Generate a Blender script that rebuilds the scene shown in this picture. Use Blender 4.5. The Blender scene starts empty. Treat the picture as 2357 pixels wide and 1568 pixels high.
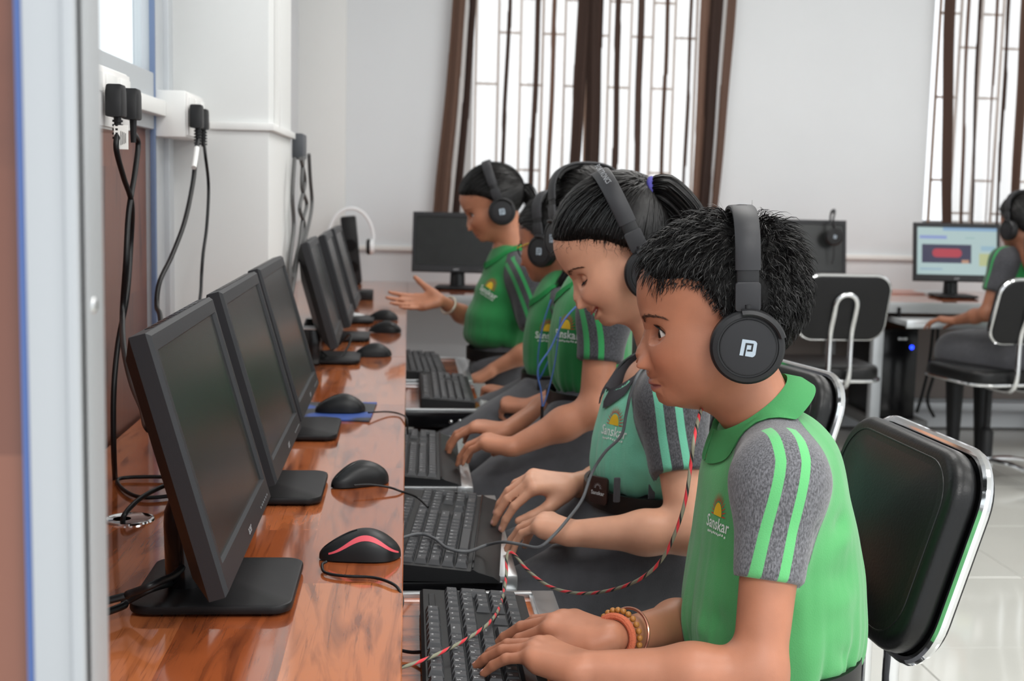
import bpy, bmesh, math, random
import numpy as np
from mathutils import Vector, Matrix, Quaternion, Euler
from mathutils.bvhtree import BVHTree

random.seed(7)
rng = np.random.default_rng(7)
S = bpy.context.scene
COL = S.collection
PI = math.pi

# ---------------------------------------------------------------- camera
FPX, CXP, CYP, VPX, VPY, ROLL = 3000.0, 1178.5, 784.0, 940.0, 424.0, 0.023
CAMZ = 1.14
DESK = 0.68            # top of the computer desk
_y = Vector((VPX - CXP, CYP - VPY, -FPX)).normalized()
_z = Vector((ROLL, 1.0, (ROLL * (VPX - CXP) + (CYP - VPY)) / FPX))
_z = (_z - _y * _z.dot(_y)).normalized()
_x = _y.cross(_z)
ROT = Matrix((_x, _y, _z))          # rows: world axes in camera space = camera->world
CAMP = Vector((0, 0, CAMZ))
cd = bpy.data.cameras.new('camera')
cam = bpy.data.objects.new('camera', cd)
COL.objects.link(cam)
cam.matrix_world = Matrix.Translation(CAMP) @ ROT.to_4x4()
cd.sensor_width = 36.0
cd.lens = FPX / 2357 * 36
cd.clip_start = 0.02
cd.dof.use_dof = True
cd.dof.focus_distance = 1.47
cd.dof.aperture_fstop = 9.0
S.camera = cam

# ---------------------------------------------------------------- world, lights, exposure
w = bpy.data.worlds.new('world')
S.world = w
w.use_nodes = True
w.node_tree.nodes['Background'].inputs[0].default_value = (0.93, 0.97, 1.0, 1)
w.node_tree.nodes['Background'].inputs[1].default_value = 1.5
S.view_settings.view_transform = 'Standard'
S.view_settings.look = 'None'
S.view_settings.gamma = 1.0
S.view_settings.use_curve_mapping = False
S.view_settings.exposure = 0.0
try:
    S.cycles.use_denoising = True
    S.cycles.max_bounces = 6
    S.cycles.transparent_max_bounces = 10
except Exception:
    pass

def area_light(name, loc, sx, sy, power, rot=(0, 0, 0), col=(1, 1, 1)):
    l = bpy.data.lights.new(name, 'AREA')
    l.shape = 'RECTANGLE'; l.size = sx; l.size_y = sy; l.energy = power; l.color = col
    o = bpy.data.objects.new(name, l); COL.objects.link(o)
    o.location = loc; o.rotation_euler = rot
    return o
CEIL = 2.9
FILL_LAMPS = [(0.7, -0.9), (1.0, 1.1), (1.0, 2.9), (1.0, 4.6), (3.2, -0.9), (3.2, 1.1), (3.2, 2.9), (3.2, 4.6)]  # positions of unseen ceiling lights added to brighten the room
for lx, ly in FILL_LAMPS:
    area_light('ceiling_fill_light', (lx, ly, CEIL - 0.07), 1.15, 0.5, 52 if ly < 0 else 17, col=(1.0, 0.985, 0.96))  # added fill; the row behind the camera is stronger, like a frontal flash

# ---------------------------------------------------------------- pixel -> world helpers (2357x1568 frame)
def ray(px, py):
    return ROT @ Vector((px - CXP, CYP - py, -FPX))
def at(px, py, Y):
    d = ray(px, py); return CAMP + d * (Y / d.y)
def onz(px, py, z):
    d = ray(px, py); return CAMP + d * ((z - CAMZ) / d.z)
def onx(px, py, X):
    d = ray(px, py); return CAMP + d * (X / d.x)

# ---------------------------------------------------------------- materials
def lin(c):
    return tuple((v / 255 / 12.92 if v / 255 <= 0.04045 else ((v / 255 + 0.055) / 1.055) ** 2.4) for v in c) + (1.0,)
MATS = {}
def mat(name, col=(128, 128, 128), rough=0.5, metal=0.0, bump=0.0, bscale=200.0, var=0.0, vscale=8.0, coat=0.0, spec=0.5,
        emit=None, estr=1.0, sss=0.0, sheen=0.0, coords='Object', trans=0.0, ior=1.45, alpha=1.0, stretch=None):
    if name in MATS: return MATS[name]
    m = bpy.data.materials.new(name); m.use_nodes = True
    nt = m.node_tree; b = nt.nodes['Principled BSDF']
    c = lin(col)
    b.inputs['Base Color'].default_value = c
    b.inputs['Roughness'].default_value = rough
    b.inputs['Metallic'].default_value = metal
    b.inputs['Coat Weight'].default_value = coat
    b.inputs['Coat Roughness'].default_value = 0.08
    b.inputs['Specular IOR Level'].default_value = spec
    b.inputs['IOR'].default_value = ior
    b.inputs['Transmission Weight'].default_value = trans
    b.inputs['Alpha'].default_value = alpha
    if sheen:
        b.inputs['Sheen Weight'].default_value = sheen
    if sss:
        b.inputs['Subsurface Weight'].default_value = sss
        b.inputs['Subsurface Radius'].default_value = (0.008, 0.003, 0.0015)
        b.inputs['Subsurface Scale'].default_value = 1.0
    if emit:
        b.inputs['Emission Color'].default_value = lin(emit)
        b.inputs['Emission Strength'].default_value = estr
    if bump or var:
        tc = nt.nodes.new('ShaderNodeTexCoord')
        src = tc.outputs[coords]
        if stretch:
            mp = nt.nodes.new('ShaderNodeMapping'); mp.inputs['Scale'].default_value = stretch
            nt.links.new(src, mp.inputs[0]); src = mp.outputs[0]
    if var:
        n = nt.nodes.new('ShaderNodeTexNoise'); n.inputs['Scale'].default_value = vscale; n.inputs['Detail'].default_value = 5
        nt.links.new(src, n.inputs['Vector'])
        r = nt.nodes.new('ShaderNodeMapRange')
        r.inputs[1].default_value = 0.3; r.inputs[2].default_value = 0.7
        r.inputs[3].default_value = 1 - var; r.inputs[4].default_value = 1 + var
        nt.links.new(n.outputs[0], r.inputs[0])
        mx = nt.nodes.new('ShaderNodeMix'); mx.data_type = 'RGBA'; mx.blend_type = 'MULTIPLY'; mx.inputs[0].default_value = 1
        mx.inputs[6].default_value = c
        nt.links.new(r.outputs[0], mx.inputs[7]); nt.links.new(mx.outputs[2], b.inputs['Base Color'])
    if bump:
        n = nt.nodes.new('ShaderNodeTexNoise'); n.inputs['Scale'].default_value = bscale; n.inputs['Detail'].default_value = 3
        nt.links.new(src, n.inputs['Vector'])
        bp = nt.nodes.new('ShaderNodeBump'); bp.inputs['Strength'].default_value = bump; bp.inputs['Distance'].default_value = 0.002
        nt.links.new(n.outputs[0], bp.inputs['Height']); nt.links.new(bp.outputs[0], b.inputs['Normal'])
    MATS[name] = m
    return m

class NT:
    """small node helper"""
    def __init__(s, m): s.t = m.node_tree; s.b = s.t.nodes.get('Principled BSDF')
    def n(s, kind, **kw):
        x = s.t.nodes.new('ShaderNode' + kind)
        for k, v in kw.items(): setattr(x, k, v)
        return x
    def l(s, a, b): s.t.links.new(a, b)
    def math(s, op, a, b=None, clamp=False):
        x = s.n('Math', operation=op); x.use_clamp = clamp
        for i, v in enumerate((a, b)):
            if v is None: continue
            if isinstance(v, (int, float)): x.inputs[i].default_value = v
            else: s.l(v, x.inputs[i])
        return x.outputs[0]
    def mix(s, f, a, b, blend='MIX'):
        x = s.n('Mix', data_type='RGBA', blend_type=blend)
        for i, v in ((0, f), (6, a), (7, b)):
            if isinstance(v, (int, float)): x.inputs[i].default_value = v
            elif isinstance(v, tuple): x.inputs[i].default_value = v
            else: s.l(v, x.inputs[i])
        return x.outputs[2]
    def band(s, v, lo, hi, soft):
        """1 inside lo..hi"""
        a = s.math('MULTIPLY', s.math('SUBTRACT', v, lo), 1.0 / soft, True)
        c = s.math('MULTIPLY', s.math('SUBTRACT', hi, v), 1.0 / soft, True)
        return s.math('MULTIPLY', a, c)

def wood_mat(name, along='Y', cols=((188, 106, 62), (148, 76, 42), (186, 112, 68), (92, 44, 28)), rough=0.10, coat=0.6, bw=0.115, bl=0.62):
    m = bpy.data.materials.new(name); m.use_nodes = True
    k = NT(m)
    tc = k.n('TexCoord'); sep = k.n('SeparateXYZ'); k.l(tc.outputs['Object'], sep.inputs[0])
    if along == 'Y': a, c = sep.outputs[1], sep.outputs[0]
    elif along == 'X': a, c = sep.outputs[0], sep.outputs[1]
    else: a, c = sep.outputs[2], sep.outputs[1]
    # plank cells printed on the laminate
    row = k.math('FLOOR', k.math('DIVIDE', c, bw))
    off = k.math('MULTIPLY', k.math('FRACT', k.math('MULTIPLY', row, 0.377)), bl)
    cell = k.math('FLOOR', k.math('DIVIDE', k.math('ADD', a, off), bl))
    cb = k.n('CombineXYZ'); k.l(row, cb.inputs[0]); k.l(cell, cb.inputs[1])
    wn = k.n('TexWhiteNoise', noise_dimensions='3D'); k.l(cb.outputs[0], wn.inputs['Vector'])
    # grain coordinates (stretched), shifted per plank
    cv = k.n('CombineXYZ')
    k.l(k.math('ADD', k.math('MULTIPLY', c, 26.0), k.math('MULTIPLY', wn.outputs[0], 37.0)), cv.inputs[0])
    k.l(k.math('MULTIPLY', a, 3.2), cv.inputs[1])
    g1 = k.n('TexNoise'); g1.inputs['Scale'].default_value = 1.0; g1.inputs['Detail'].default_value = 6; g1.inputs['Distortion'].default_value = 1.6
    k.l(cv.outputs[0], g1.inputs['Vector'])
    cv2 = k.n('CombineXYZ')
    k.l(k.math('ADD', k.math('MULTIPLY', c, 190.0), k.math('MULTIPLY', wn.outputs[0], 91.0)), cv2.inputs[0])
    k.l(k.math('MULTIPLY', a, 6.0), cv2.inputs[1])
    g2 = k.n('TexNoise'); g2.inputs['Scale'].default_value = 1.0; g2.inputs['Detail'].default_value = 5; g2.inputs['Distortion'].default_value = 1.5
    k.l(cv2.outputs[0], g2.inputs['Vector'])
    rp = k.n('ValToRGB')
    e = rp.color_ramp.elements
    e[0].position = 0.0; e[0].color = lin(cols[1]); e[1].position = 1.0; e[1].color = lin(cols[2])
    x = rp.color_ramp.elements.new(0.45); x.color = lin(cols[0])
    k.l(wn.outputs[0], rp.inputs[0])
    d1 = k.n('MapRange'); d1.inputs[1].default_value = 0.50; d1.inputs[2].default_value = 0.72
    k.l(g1.outputs[0], d1.inputs[0])
    d2 = k.n('MapRange'); d2.inputs[1].default_value = 0.57; d2.inputs[2].default_value = 0.68; d2.inputs[4].default_value = 0.42
    k.l(g2.outputs[0], d2.inputs[0])
    c1 = k.mix(k.math('MULTIPLY', d1.outputs[0], 0.92), rp.outputs[0], lin(cols[3]))
    c2 = k.mix(d2.outputs[0], c1, lin((74, 34, 24)))
    k.l(c2, k.b.inputs['Base Color'])
    k.b.inputs['Roughness'].default_value = rough
    k.b.inputs['Coat Weight'].default_value = coat
    k.b.inputs['Coat Roughness'].default_value = 0.05
    bp = k.n('Bump'); bp.inputs['Strength'].default_value = 0.08; bp.inputs['Distance'].default_value = 0.001
    k.l(g1.outputs[0], bp.inputs['Height']); k.l(bp.outputs[0], k.b.inputs['Normal'])
    MATS[name] = m
    return m

M_DESK = wood_mat('desk_laminate')
M_DESKX = wood_mat('desk_laminate_cross', along='X')
M_PANEL = wood_mat('panel_laminate', along='Z', cols=((116, 72, 56), (98, 58, 45), (128, 82, 64), (70, 42, 36)), rough=0.35, coat=0.1, bw=0.6)
M_WALL = mat('wall_paint', (216, 219, 222), 0.75, bump=0.12, bscale=60, var=0.012, vscale=3)
M_PIL = mat('pillar_paint', (222, 223, 222), 0.75, bump=0.15, bscale=40, var=0.012, vscale=4)
M_WHITE = mat('white_plastic', (232, 232, 230), 0.35)
M_ALU = mat('aluminium', (205, 208, 210), 0.32, metal=0.85, bump=0.02, bscale=300)
M_ALUW = mat('aluminium_powder', (186, 190, 194), 0.4, metal=0.25)
M_CHROME = mat('chrome', (225, 226, 228), 0.08, metal=1.0)
M_BLK = mat('black_plastic', (22, 22, 24), 0.45, spec=0.35, bump=0.06, bscale=900)
M_BLKG = mat('black_gloss', (15, 15, 17), 0.18, spec=.4)
M_BEZEL = mat('monitor_bezel', (38, 39, 42), 0.42, spec=0.4, bump=0.10, bscale=1400)
M_SCREEN = mat('screen_off', (34, 36, 36), 0.24, spec=.45, var=0.12, vscale=20)
M_LEATHER = mat('black_leather', (17, 17, 18), 0.36, spec=.4, bump=0.12, bscale=260)
M_CABLE = mat('cable_black', (20, 20, 22), 0.40, spec=.4)
M_GREYCABLE = mat('cable_grey', (92, 94, 97), 0.5)
M_KEY = mat('key_plastic', (58, 59, 62), 0.42, spec=.45)
M_KEYB = mat('keyboard_body', (27, 28, 30), 0.5, spec=.4, bump=0.08, bscale=700)
M_PRINT = mat('print_white', (222, 224, 226), 0.6)
M_BLUE = mat('blue_film', (72, 96, 150), 0.5)

# ---------------------------------------------------------------- object helpers
def link_mesh(name, me, m=None, parent=None, pmat=None, smooth=None):
    o = bpy.data.objects.new(name, me)
    COL.objects.link(o)
    if m is not None:
        for mm in (m if isinstance(m, (list, tuple)) else (m,)):
            me.materials.append(mm)
    if smooth is not None:
        me.polygons.foreach_set('use_smooth', [True] * len(me.polygons))
        if smooth < 179: me.set_sharp_from_angle(angle=math.radians(smooth))
    if parent is not None:
        o.parent = parent
        if pmat is not None: o.matrix_parent_inverse = pmat
    return o

def tag(o, label=None, cat=None, group=None, kind=None):
    if label: o['label'] = label
    if cat: o['category'] = cat
    if group: o['group'] = group
    if kind: o['kind'] = kind
    return o

def empty(name, loc=(0, 0, 0), rz=0.0, label=None, cat=None, group=None, kind=None):
    o = bpy.data.objects.new(name, None); COL.objects.link(o)
    o.empty_display_size = 0.05
    o.location = loc; o.rotation_euler = (0, 0, rz)
    return tag(o, label, cat, group, kind)

def wempty(name, loc, label=None, cat=None, group=None):
    """empty whose children are given in world coordinates"""
    o = empty(name, loc, 0, label, cat, group)
    o['_w'] = 1
    return o
def winv(o):
    return Matrix.Translation(o.location).inverted()

def copy_tree(o, parent=None):
    c = o.copy(); COL.objects.link(c)
    if parent is not None:
        c.parent = parent; c.matrix_parent_inverse = o.matrix_parent_inverse.copy()
    for ch in list(o.children): copy_tree(ch, c)
    return c

class MB:
    """collects geometry for ONE mesh"""
    def __init__(s): s.v = []; s.f = []; s.mi = []
    def add(s, vs, fs, mi=0, M=None):
        b = len(s.v)
        for p in vs:
            p = Vector(p)
            if M is not None: p = M @ p
            s.v.append(p)
        for f in fs: s.f.append([b + i for i in f]); s.mi.append(mi)
        return s
    def bm(s, b, mi=0, M=None):
        b.verts.index_update()
        s.add([v.co for v in b.verts], [[v.index for v in f.verts] for f in b.faces], mi, M)
        b.free(); return s
    def box(s, c, size, bev=0.0, seg=2, mi=0, M=None, rot=None):
        b = bmesh.new(); bmesh.ops.create_cube(b, size=1)
        for v in b.verts: v.co = Vector((v.co.x * size[0], v.co.y * size[1], v.co.z * size[2]))
        if bev: bmesh.ops.bevel(b, geom=b.edges[:], offset=bev, segments=seg, affect='EDGES', profile=0.5)
        T = Matrix.Translation(c)
        if rot is not None: T = T @ (rot.to_4x4() if hasattr(rot, 'to_4x4') else Euler(rot).to_matrix().to_4x4())
        return s.bm(b, mi, (M @ T) if M is not None else T)
    def span(s, a, b, bev=0.0, seg=2, mi=0, M=None):
        a = Vector(a); b = Vector(b)
        return s.box((a + b) / 2, [abs(b[i] - a[i]) for i in range(3)], bev, seg, mi, M)
    def prism(s, poly, h, bev=0.0, seg=2, mi=0, M=None, z0=0.0):
        """polygon in xy extruded z0..z0+h, top/bottom edge bevel"""
        b = bmesh.new()
        vs = [b.verts.new((p[0], p[1], z0)) for p in poly]
        f = b.faces.new(vs)
        r = bmesh.ops.extrude_face_region(b, geom=[f])
        bmesh.ops.translate(b, verts=[g for g in r['geom'] if isinstance(g, bmesh.types.BMVert)], vec=(0, 0, h))
        bmesh.ops.recalc_face_normals(b, faces=b.faces[:])
        if bev:
            es = [e for e in b.edges if abs(e.verts[0].co.z - e.verts[1].co.z) < 1e-7]
            bmesh.ops.bevel(b, geom=es, offset=bev, segments=seg, affect='EDGES', profile=0.5)
        return s.bm(b, mi, M)
    def lathe(s, prof, n=32, mi=0, M=None, sx=1.0, sy=1.0):
        """profile [(r,z)...] about z"""
        vs = []; fs = []
        for r, z in prof:
            for i in range(n):
                a = 2 * PI * i / n
                vs.append((r * math.cos(a) * sx, r * math.sin(a) * sy, z))
        for j in range(len(prof) - 1):
            for i in range(n):
                fs.append([j * n + i, j * n + (i + 1) % n, (j + 1) * n + (i + 1) % n, (j + 1) * n + i])
        if prof[0][0] > 1e-6: fs.append([i for i in range(n)][::-1])
        if prof[-1][0] > 1e-6: fs.append([(len(prof) - 1) * n + i for i in range(n)])
        return s.add(vs, fs, mi, M)
    def tube(s, pts, r, n=8, mi=0, M=None, closed=False, flat=1.0, cap=True):
        pts = [Vector(p) for p in pts]
        k = len(pts); rr = r if isinstance(r, (list, tuple)) else [r] * k
        vs = []; fs = []
        t0 = None; nrm = None
        for i, p in enumerate(pts):
            if closed: t = pts[(i + 1) % k] - pts[i - 1]
            else: t = pts[min(i + 1, k - 1)] - pts[max(i - 1, 0)]
            t = t.normalized() if t.length > 1e-9 else Vector((0, 0, 1))
            if nrm is None:
                up = Vector((0, 0, 1)) if abs(t.z) < 0.9 else Vector((1, 0, 0))
                nrm = t.cross(up).normalized()
            else:
                q = t0.rotation_difference(t); nrm = (q @ nrm); nrm = (nrm - t * nrm.dot(t)).normalized()
            bn = t.cross(nrm); t0 = t
            for j in range(n):
                a = 2 * PI * j / n
                vs.append(p + nrm * math.cos(a) * rr[i] + bn * math.sin(a) * rr[i] * flat)
        for i in range(k if closed else k - 1):
            for j in range(n):
                a, b = i * n, ((i + 1) % k) * n
                fs.append([a + j, a + (j + 1) % n, b + (j + 1) % n, b + j])
        if cap and not closed:
            fs.append([j for j in range(n)][::-1]); fs.append([(k - 1) * n + j for j in range(n)])
        return s.add(vs, fs, mi, M)
    def sphere(s, c, r, nu=16, nv=10, mi=0, M=None, R=None):
        r = r if isinstance(r, (list, tuple)) else (r, r, r)
        b = bmesh.new(); bmesh.ops.create_uvsphere(b, u_segments=nu, v_segments=nv, radius=1)
        T = Matrix.Translation(c)
        if R is not None: T = T @ R.to_4x4()
        T = T @ Matrix.Diagonal((r[0], r[1], r[2], 1))
        return s.bm(b, mi, (M @ T) if M is not None else T)
    def mesh(s, name):
        me = bpy.data.meshes.new(name)
        me.from_pydata([tuple(p) for p in s.v], [], s.f)
        if any(s.mi): me.polygons.foreach_set('material_index', s.mi)
        me.update(); return me
    def build(s, name, m, parent=None, smooth=35):
        me = s.mesh(name)
        b = bmesh.new(); b.from_mesh(me); bmesh.ops.recalc_face_normals(b, faces=b.faces[:]); b.to_mesh(me); b.free()
        pm = None
        if parent is not None and parent.get('_w'): pm = winv(parent)
        return link_mesh(name, me, m, parent, pm, smooth)

def catmull(pts, n=8, closed=False):
    P = [Vector(p) for p in pts]; out = []
    k = len(P)
    for i in range(k if closed else k - 1):
        if closed: a, b, c, d = P[i - 1], P[i], P[(i + 1) % k], P[(i + 2) % k]
        else: a, b, c, d = P[max(i - 1, 0)], P[i], P[i + 1], P[min(i + 2, k - 1)]
        for j in range(n):
            t = j / n
            out.append(0.5 * ((2 * b) + (c - a) * t + (2 * a - 5 * b + 4 * c - d) * t * t + (3 * b - a - 3 * c + d) * t ** 3))
    if not closed: out.append(P[-1])
    return out

def rrect(w, h, r, seg=6):
    """rounded rectangle polygon, centred"""
    out = []
    for cx, cy, a0 in ((w / 2 - r, h / 2 - r, 0), (-w / 2 + r, h / 2 - r, 90), (-w / 2 + r, -h / 2 + r, 180), (w / 2 - r, -h / 2 + r, 270)):
        for i in range(seg + 1):
            a = math.radians(a0 + 90 * i / seg)
            out.append((cx + r * math.cos(a), cy + r * math.sin(a)))
    return out

_txt = {}
def text_mesh(s, size, bold=0.0):
    """(verts2d, faces) of a text string, centred"""
    key = (s, size, bold)
    if key in _txt: return _txt[key]
    cu = bpy.data.curves.new('t', 'FONT'); cu.body = s; cu.size = size; cu.align_x = 'CENTER'; cu.align_y = 'CENTER'
    cu.resolution_u = 2; cu.offset = bold
    o = bpy.data.objects.new('t', cu); COL.objects.link(o)
    dg = bpy.context.evaluated_depsgraph_get()
    me = bpy.data.meshes.new_from_object(o.evaluated_get(dg))
    vs = [tuple(v.co) for v in me.vertices]; fs = [list(p.vertices) for p in me.polygons]
    bpy.data.objects.remove(o); bpy.data.curves.remove(cu); bpy.data.meshes.remove(me)
    _txt[key] = (vs, fs)
    return vs, fs
# ================================================================ the room
WL = -0.51          # left wall plane
WB = 6.2            # back wall plane
WR = 4.6
# floor: slab + tiles
def struct(name, mb, m, parent=None, smooth=35):
    o = mb.build(name, m, parent, smooth)
    if parent is None: o['kind'] = 'structure'
    return o
fl = MB().span((WL - 0.2, -1.2, -0.12), (WR + 0.2, WB + 0.2, -0.006))
floor = struct('floor', fl, mat('grout', (150, 150, 146), 0.8))
M_TILE = mat('floor_tile', (198, 198, 192), 0.09, var=0.025, vscale=3, coat=0.4)
tm = MB().box((0, 0, -0.005), (0.597, 0.597, 0.01), 0.001, 1).mesh('tile'); tm.materials.append(M_TILE)
for i in range(9):
    for j in range(12):
        t = bpy.data.objects.new('tile', tm); COL.objects.link(t); t.parent = floor
        t.location = (WL - 0.02 + 0.3 + i * 0.6, -1.1 + 0.3 + j * 0.6, 0)
struct('ceiling', MB().span((WL - 0.2, -1.2, CEIL), (WR + 0.2, WB + 0.2, CEIL + 0.1)), mat('ceiling_paint', (240, 240, 238), 0.8))
struct('wall_right', MB().span((WR, -1.2, 0), (WR + 0.15, WB, CEIL)), M_WALL)
# unseen ceiling panels, added to carry the fill lights
for i, (lx, ly) in enumerate(FILL_LAMPS):
    o = empty('ceiling_fill_panel', (lx, ly, CEIL), 0, 'white rectangular fill light panel added unseen above the computer room', 'ceiling light', 'added ceiling fill panels')
    MB().box((0, 0, -0.02), (1.24, 0.62, 0.04), 0.004).build('frame', M_WHITE, o)
    MB().box((0, 0, -0.044), (1.16, 0.54, 0.008), 0.002).build('diffuser', mat('fill_diffuser', (250, 250, 248), 0.5, emit=(255, 252, 245), estr=1.2), o)

def thin_glass():
    m = bpy.data.materials.new('window_glass'); m.use_nodes = True; k = NT(m)
    g = k.n('BsdfGlossy'); g.inputs['Roughness'].default_value = .02; t = k.n('BsdfTransparent'); t.inputs[0].default_value = (.96, .98, .98, 1)
    ms = k.n('MixShader'); ms.inputs[0].default_value = .06; k.l(t.outputs[0], ms.inputs[1]); k.l(g.outputs[0], ms.inputs[2])
    k.l(ms.outputs[0], m.node_tree.nodes['Material Output'].inputs[0]); return m
# left wall: solid up to the pillar behind an aluminium window partition
PY0, PY1, PX = 2.84, 3.36, -0.297     # pillar
WINY1 = 2.64                          # window right edge
RAIL0, RAIL1 = 1.235, 1.345           # aluminium rail under the glass
wl = MB()
wl.span((WL - 0.03, WINY1 + 0.02, 0), (WL, WB, CEIL))
wl.span((WL - 0.15, 0.66, 0), (WL, WINY1 + 0.02, 0.62))
wl.span((WL - 0.15, 0.66, 2.3), (WL, WINY1 + 0.02, CEIL))
struct('wall_left', wl, M_WALL)
struct('pillar', MB().span((WL - 0.01, PY0, 0), (PX, PY1, CEIL), 0.004), M_PIL)
# white electric trunking across the pillar
tr = MB()
zz = at(560, 291, PY0).z
tr.span((WL + 0.09, PY0 - 0.012, zz - 0.008), (PX + 0.012, PY0 + 0.001, zz + 0.008), 0.002)
tr.span((PX - 0.0005, PY0 - 0.0115, zz - 0.0075), (PX + 0.0115, PY1, zz + 0.0075), 0.001)
tr.span((PX + 0.0, PY0 + 0.1, zz), (PX + 0.012, PY0 + 0.116, CEIL - 0.01), 0.002)
struct('trim_1', tr, M_WHITE)
# window in the left wall: aluminium frame + glass + laminate panel below
win = empty('window_1', (WL, 1.6, 0.62)); win['kind'] = 'structure'; win['_w'] = 1
fr = MB()
fr.span((WL - 0.012, WINY1, 0.62), (WL + 0.012, WINY1 + 0.10, 2.3), 0.003)
fr.span((WL - 0.05, WINY1 + 0.10, 0.62), (WL + 0.022, WINY1 + 0.15, 2.3), 0.003)
fr.span((WL - 0.05, 0.66, RAIL0), (WL + 0.012, WINY1, RAIL1), 0.003)
fr.span((WL - 0.05, 0.66, 2.25), (WL + 0.012, WINY1, 2.3), 0.003)
fr.build('window_frame', M_ALUW, win)
MB().span((WL + 0.004, WINY1 - 0.008, 0.62), (WL + 0.0135, WINY1 + 0.006, 2.25), 0.001).build('gasket', mat('blue_grey_film', (104, 122, 154), .5), win)
MB().span((WL - 0.016, 0.66, RAIL1), (WL - 0.010, WINY1 - 0.01, 2.25)).build('pane', thin_glass(), win)
MB().span((WL - 0.03, 0.66, 0.60), (WL - 0.004, WINY1 - 0.01, RAIL0), 0.001).build('panel', M_PANEL, win)

# back wall with two window openings
B1 = (0.26, 1.47, 0.98, 2.35)   # x0,x1,z0,z1
B2 = (2.50, 3.95, 0.98, 2.35)
wb = MB()
def bspan(x0, x1, z0, z1): wb.span((x0, WB, z0), (x1, WB + 0.18, z1))
bspan(WL - 0.15, WR + 0.15, 0, 0.98)
bspan(WL - 0.15, WR + 0.15, 2.35, CEIL)
bspan(WL - 0.15, B1[0], 0.98, 2.35)
bspan(B1[1], B2[0], 0.98, 2.35)
bspan(B2[1], WR + 0.15, 0.98, 2.35)
struct('wall_back', wb, M_WALL)
xc = at(797, 300, WB).x
struct('trim_2', MB().span((WL - 0.01, WB - 0.05, 0), (xc, WB + 0.01, CEIL), 0.003), M_PIL)
zz = at(1000, 573, WB).z
struct('trim_3', MB().span((xc, WB - 0.018, zz - 0.012), (WR, WB + 0.001, zz + 0.012), 0.003), M_WHITE)
M_GRILLE = mat('grille_paint', (178, 150, 132), 0.5)
def back_window(n, b):
    o = empty('window_%d' % n, ((b[0] + b[1]) / 2, WB + 0.1, b[2])); o['kind'] = 'structure'; o['_w'] = 1
    f = MB()
    for x in (b[0], (b[0] + b[1]) / 2 - 0.02, b[1] - 0.04): f.span((x, WB + 0.10, b[2]), (x + 0.04, WB + 0.15, b[3]))
    f.span((b[0], WB + 0.10, b[2]), (b[1], WB + 0.15, b[2] + 0.04)); f.span((b[0], WB + 0.10, b[3] - 0.04), (b[1], WB + 0.15, b[3]))
    f.build('window_frame', M_ALUW, o)
    g = MB(); x = b[0] + 0.05; k = 0
    r = 0.0055
    xs = []
    while x < b[1] - 0.02: xs.append(x); x += 0.105
    for i, x in enumerate(xs): g.span((x - r, WB + 0.05, b[2]), (x + r, WB + 0.05 + 2 * r, b[3]))
    for i in range(len(xs) - 1):
        for z in ((1.22, 1.62, 2.02) if i % 2 == 0 else (1.06, 1.86, 2.2)):
            g.span((xs[i], WB + 0.05, z - r), (xs[i + 1], WB + 0.05 + 2 * r, z + r))
    g.build('window_grille', M_GRILLE, o)
    MB().span((b[0] - 0.03, WB - 0.03, b[2] - 0.03), (b[1] + 0.03, WB + 0.1, b[2]), 0.003).build('window_sill', M_WHITE, o)
back_window(2, B1); back_window(3, B2)

# curtains: striped cloth, opaque brown stripes and sheer white between
def curtain_mat():
    m = bpy.data.materials.new('curtain_cloth'); m.use_nodes = True
    k = NT(m); nt = m.node_tree
    at_ = k.n('Attribute'); at_.attribute_name = 'stripe'
    fac = k.math('MULTIPLY', k.math('SUBTRACT', at_.outputs['Fac'], 0.42), 6.0, True)
    tone = k.n('Attribute'); tone.attribute_name = 'tone'
    brown = k.mix(tone.outputs['Fac'], lin((58, 44, 40)), lin((150, 118, 102)))
    tc = k.n('TexCoord'); mp = k.n('Mapping'); mp.inputs['Scale'].default_value = (160, 160, 3)
    k.l(tc.outputs['Object'], mp.inputs[0])
    nz = k.n('TexNoise'); nz.inputs['Scale'].default_value = 1.0; k.l(mp.outputs[0], nz.inputs['Vector'])
    col = k.mix(fac, k.mix(nz.outputs[0], lin((236, 232, 228)), lin((250, 248, 246))), brown)
    b = k.b; k.l(col, b.inputs['Base Color']); b.inputs['Roughness'].default_value = 0.9
    tl = k.n('BsdfTranslucent'); k.l(k.mix(fac, lin((252, 246, 240)), k.mix(0.6, brown, lin((30, 22, 20)))), tl.inputs[0])
    tp = k.n('BsdfTransparent')
    ms1 = k.n('MixShader'); ms1.inputs[0].default_value = 0.55
    k.l(b.outputs[0], ms1.inputs[1]); k.l(tl.outputs[0], ms1.inputs[2])
    ms2 = k.n('MixShader')
    k.l(k.math('MULTIPLY', k.math('SUBTRACT', 1.0, fac), 0.52), ms2.inputs[0])
    k.l(ms1.outputs[0], ms2.inputs[1]); k.l(tp.outputs[0], ms2.inputs[2])
    out = nt.nodes['Material Output']; k.l(ms2.outputs[0], out.inputs[0])
    return m
M_CURT = curtain_mat()
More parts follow.
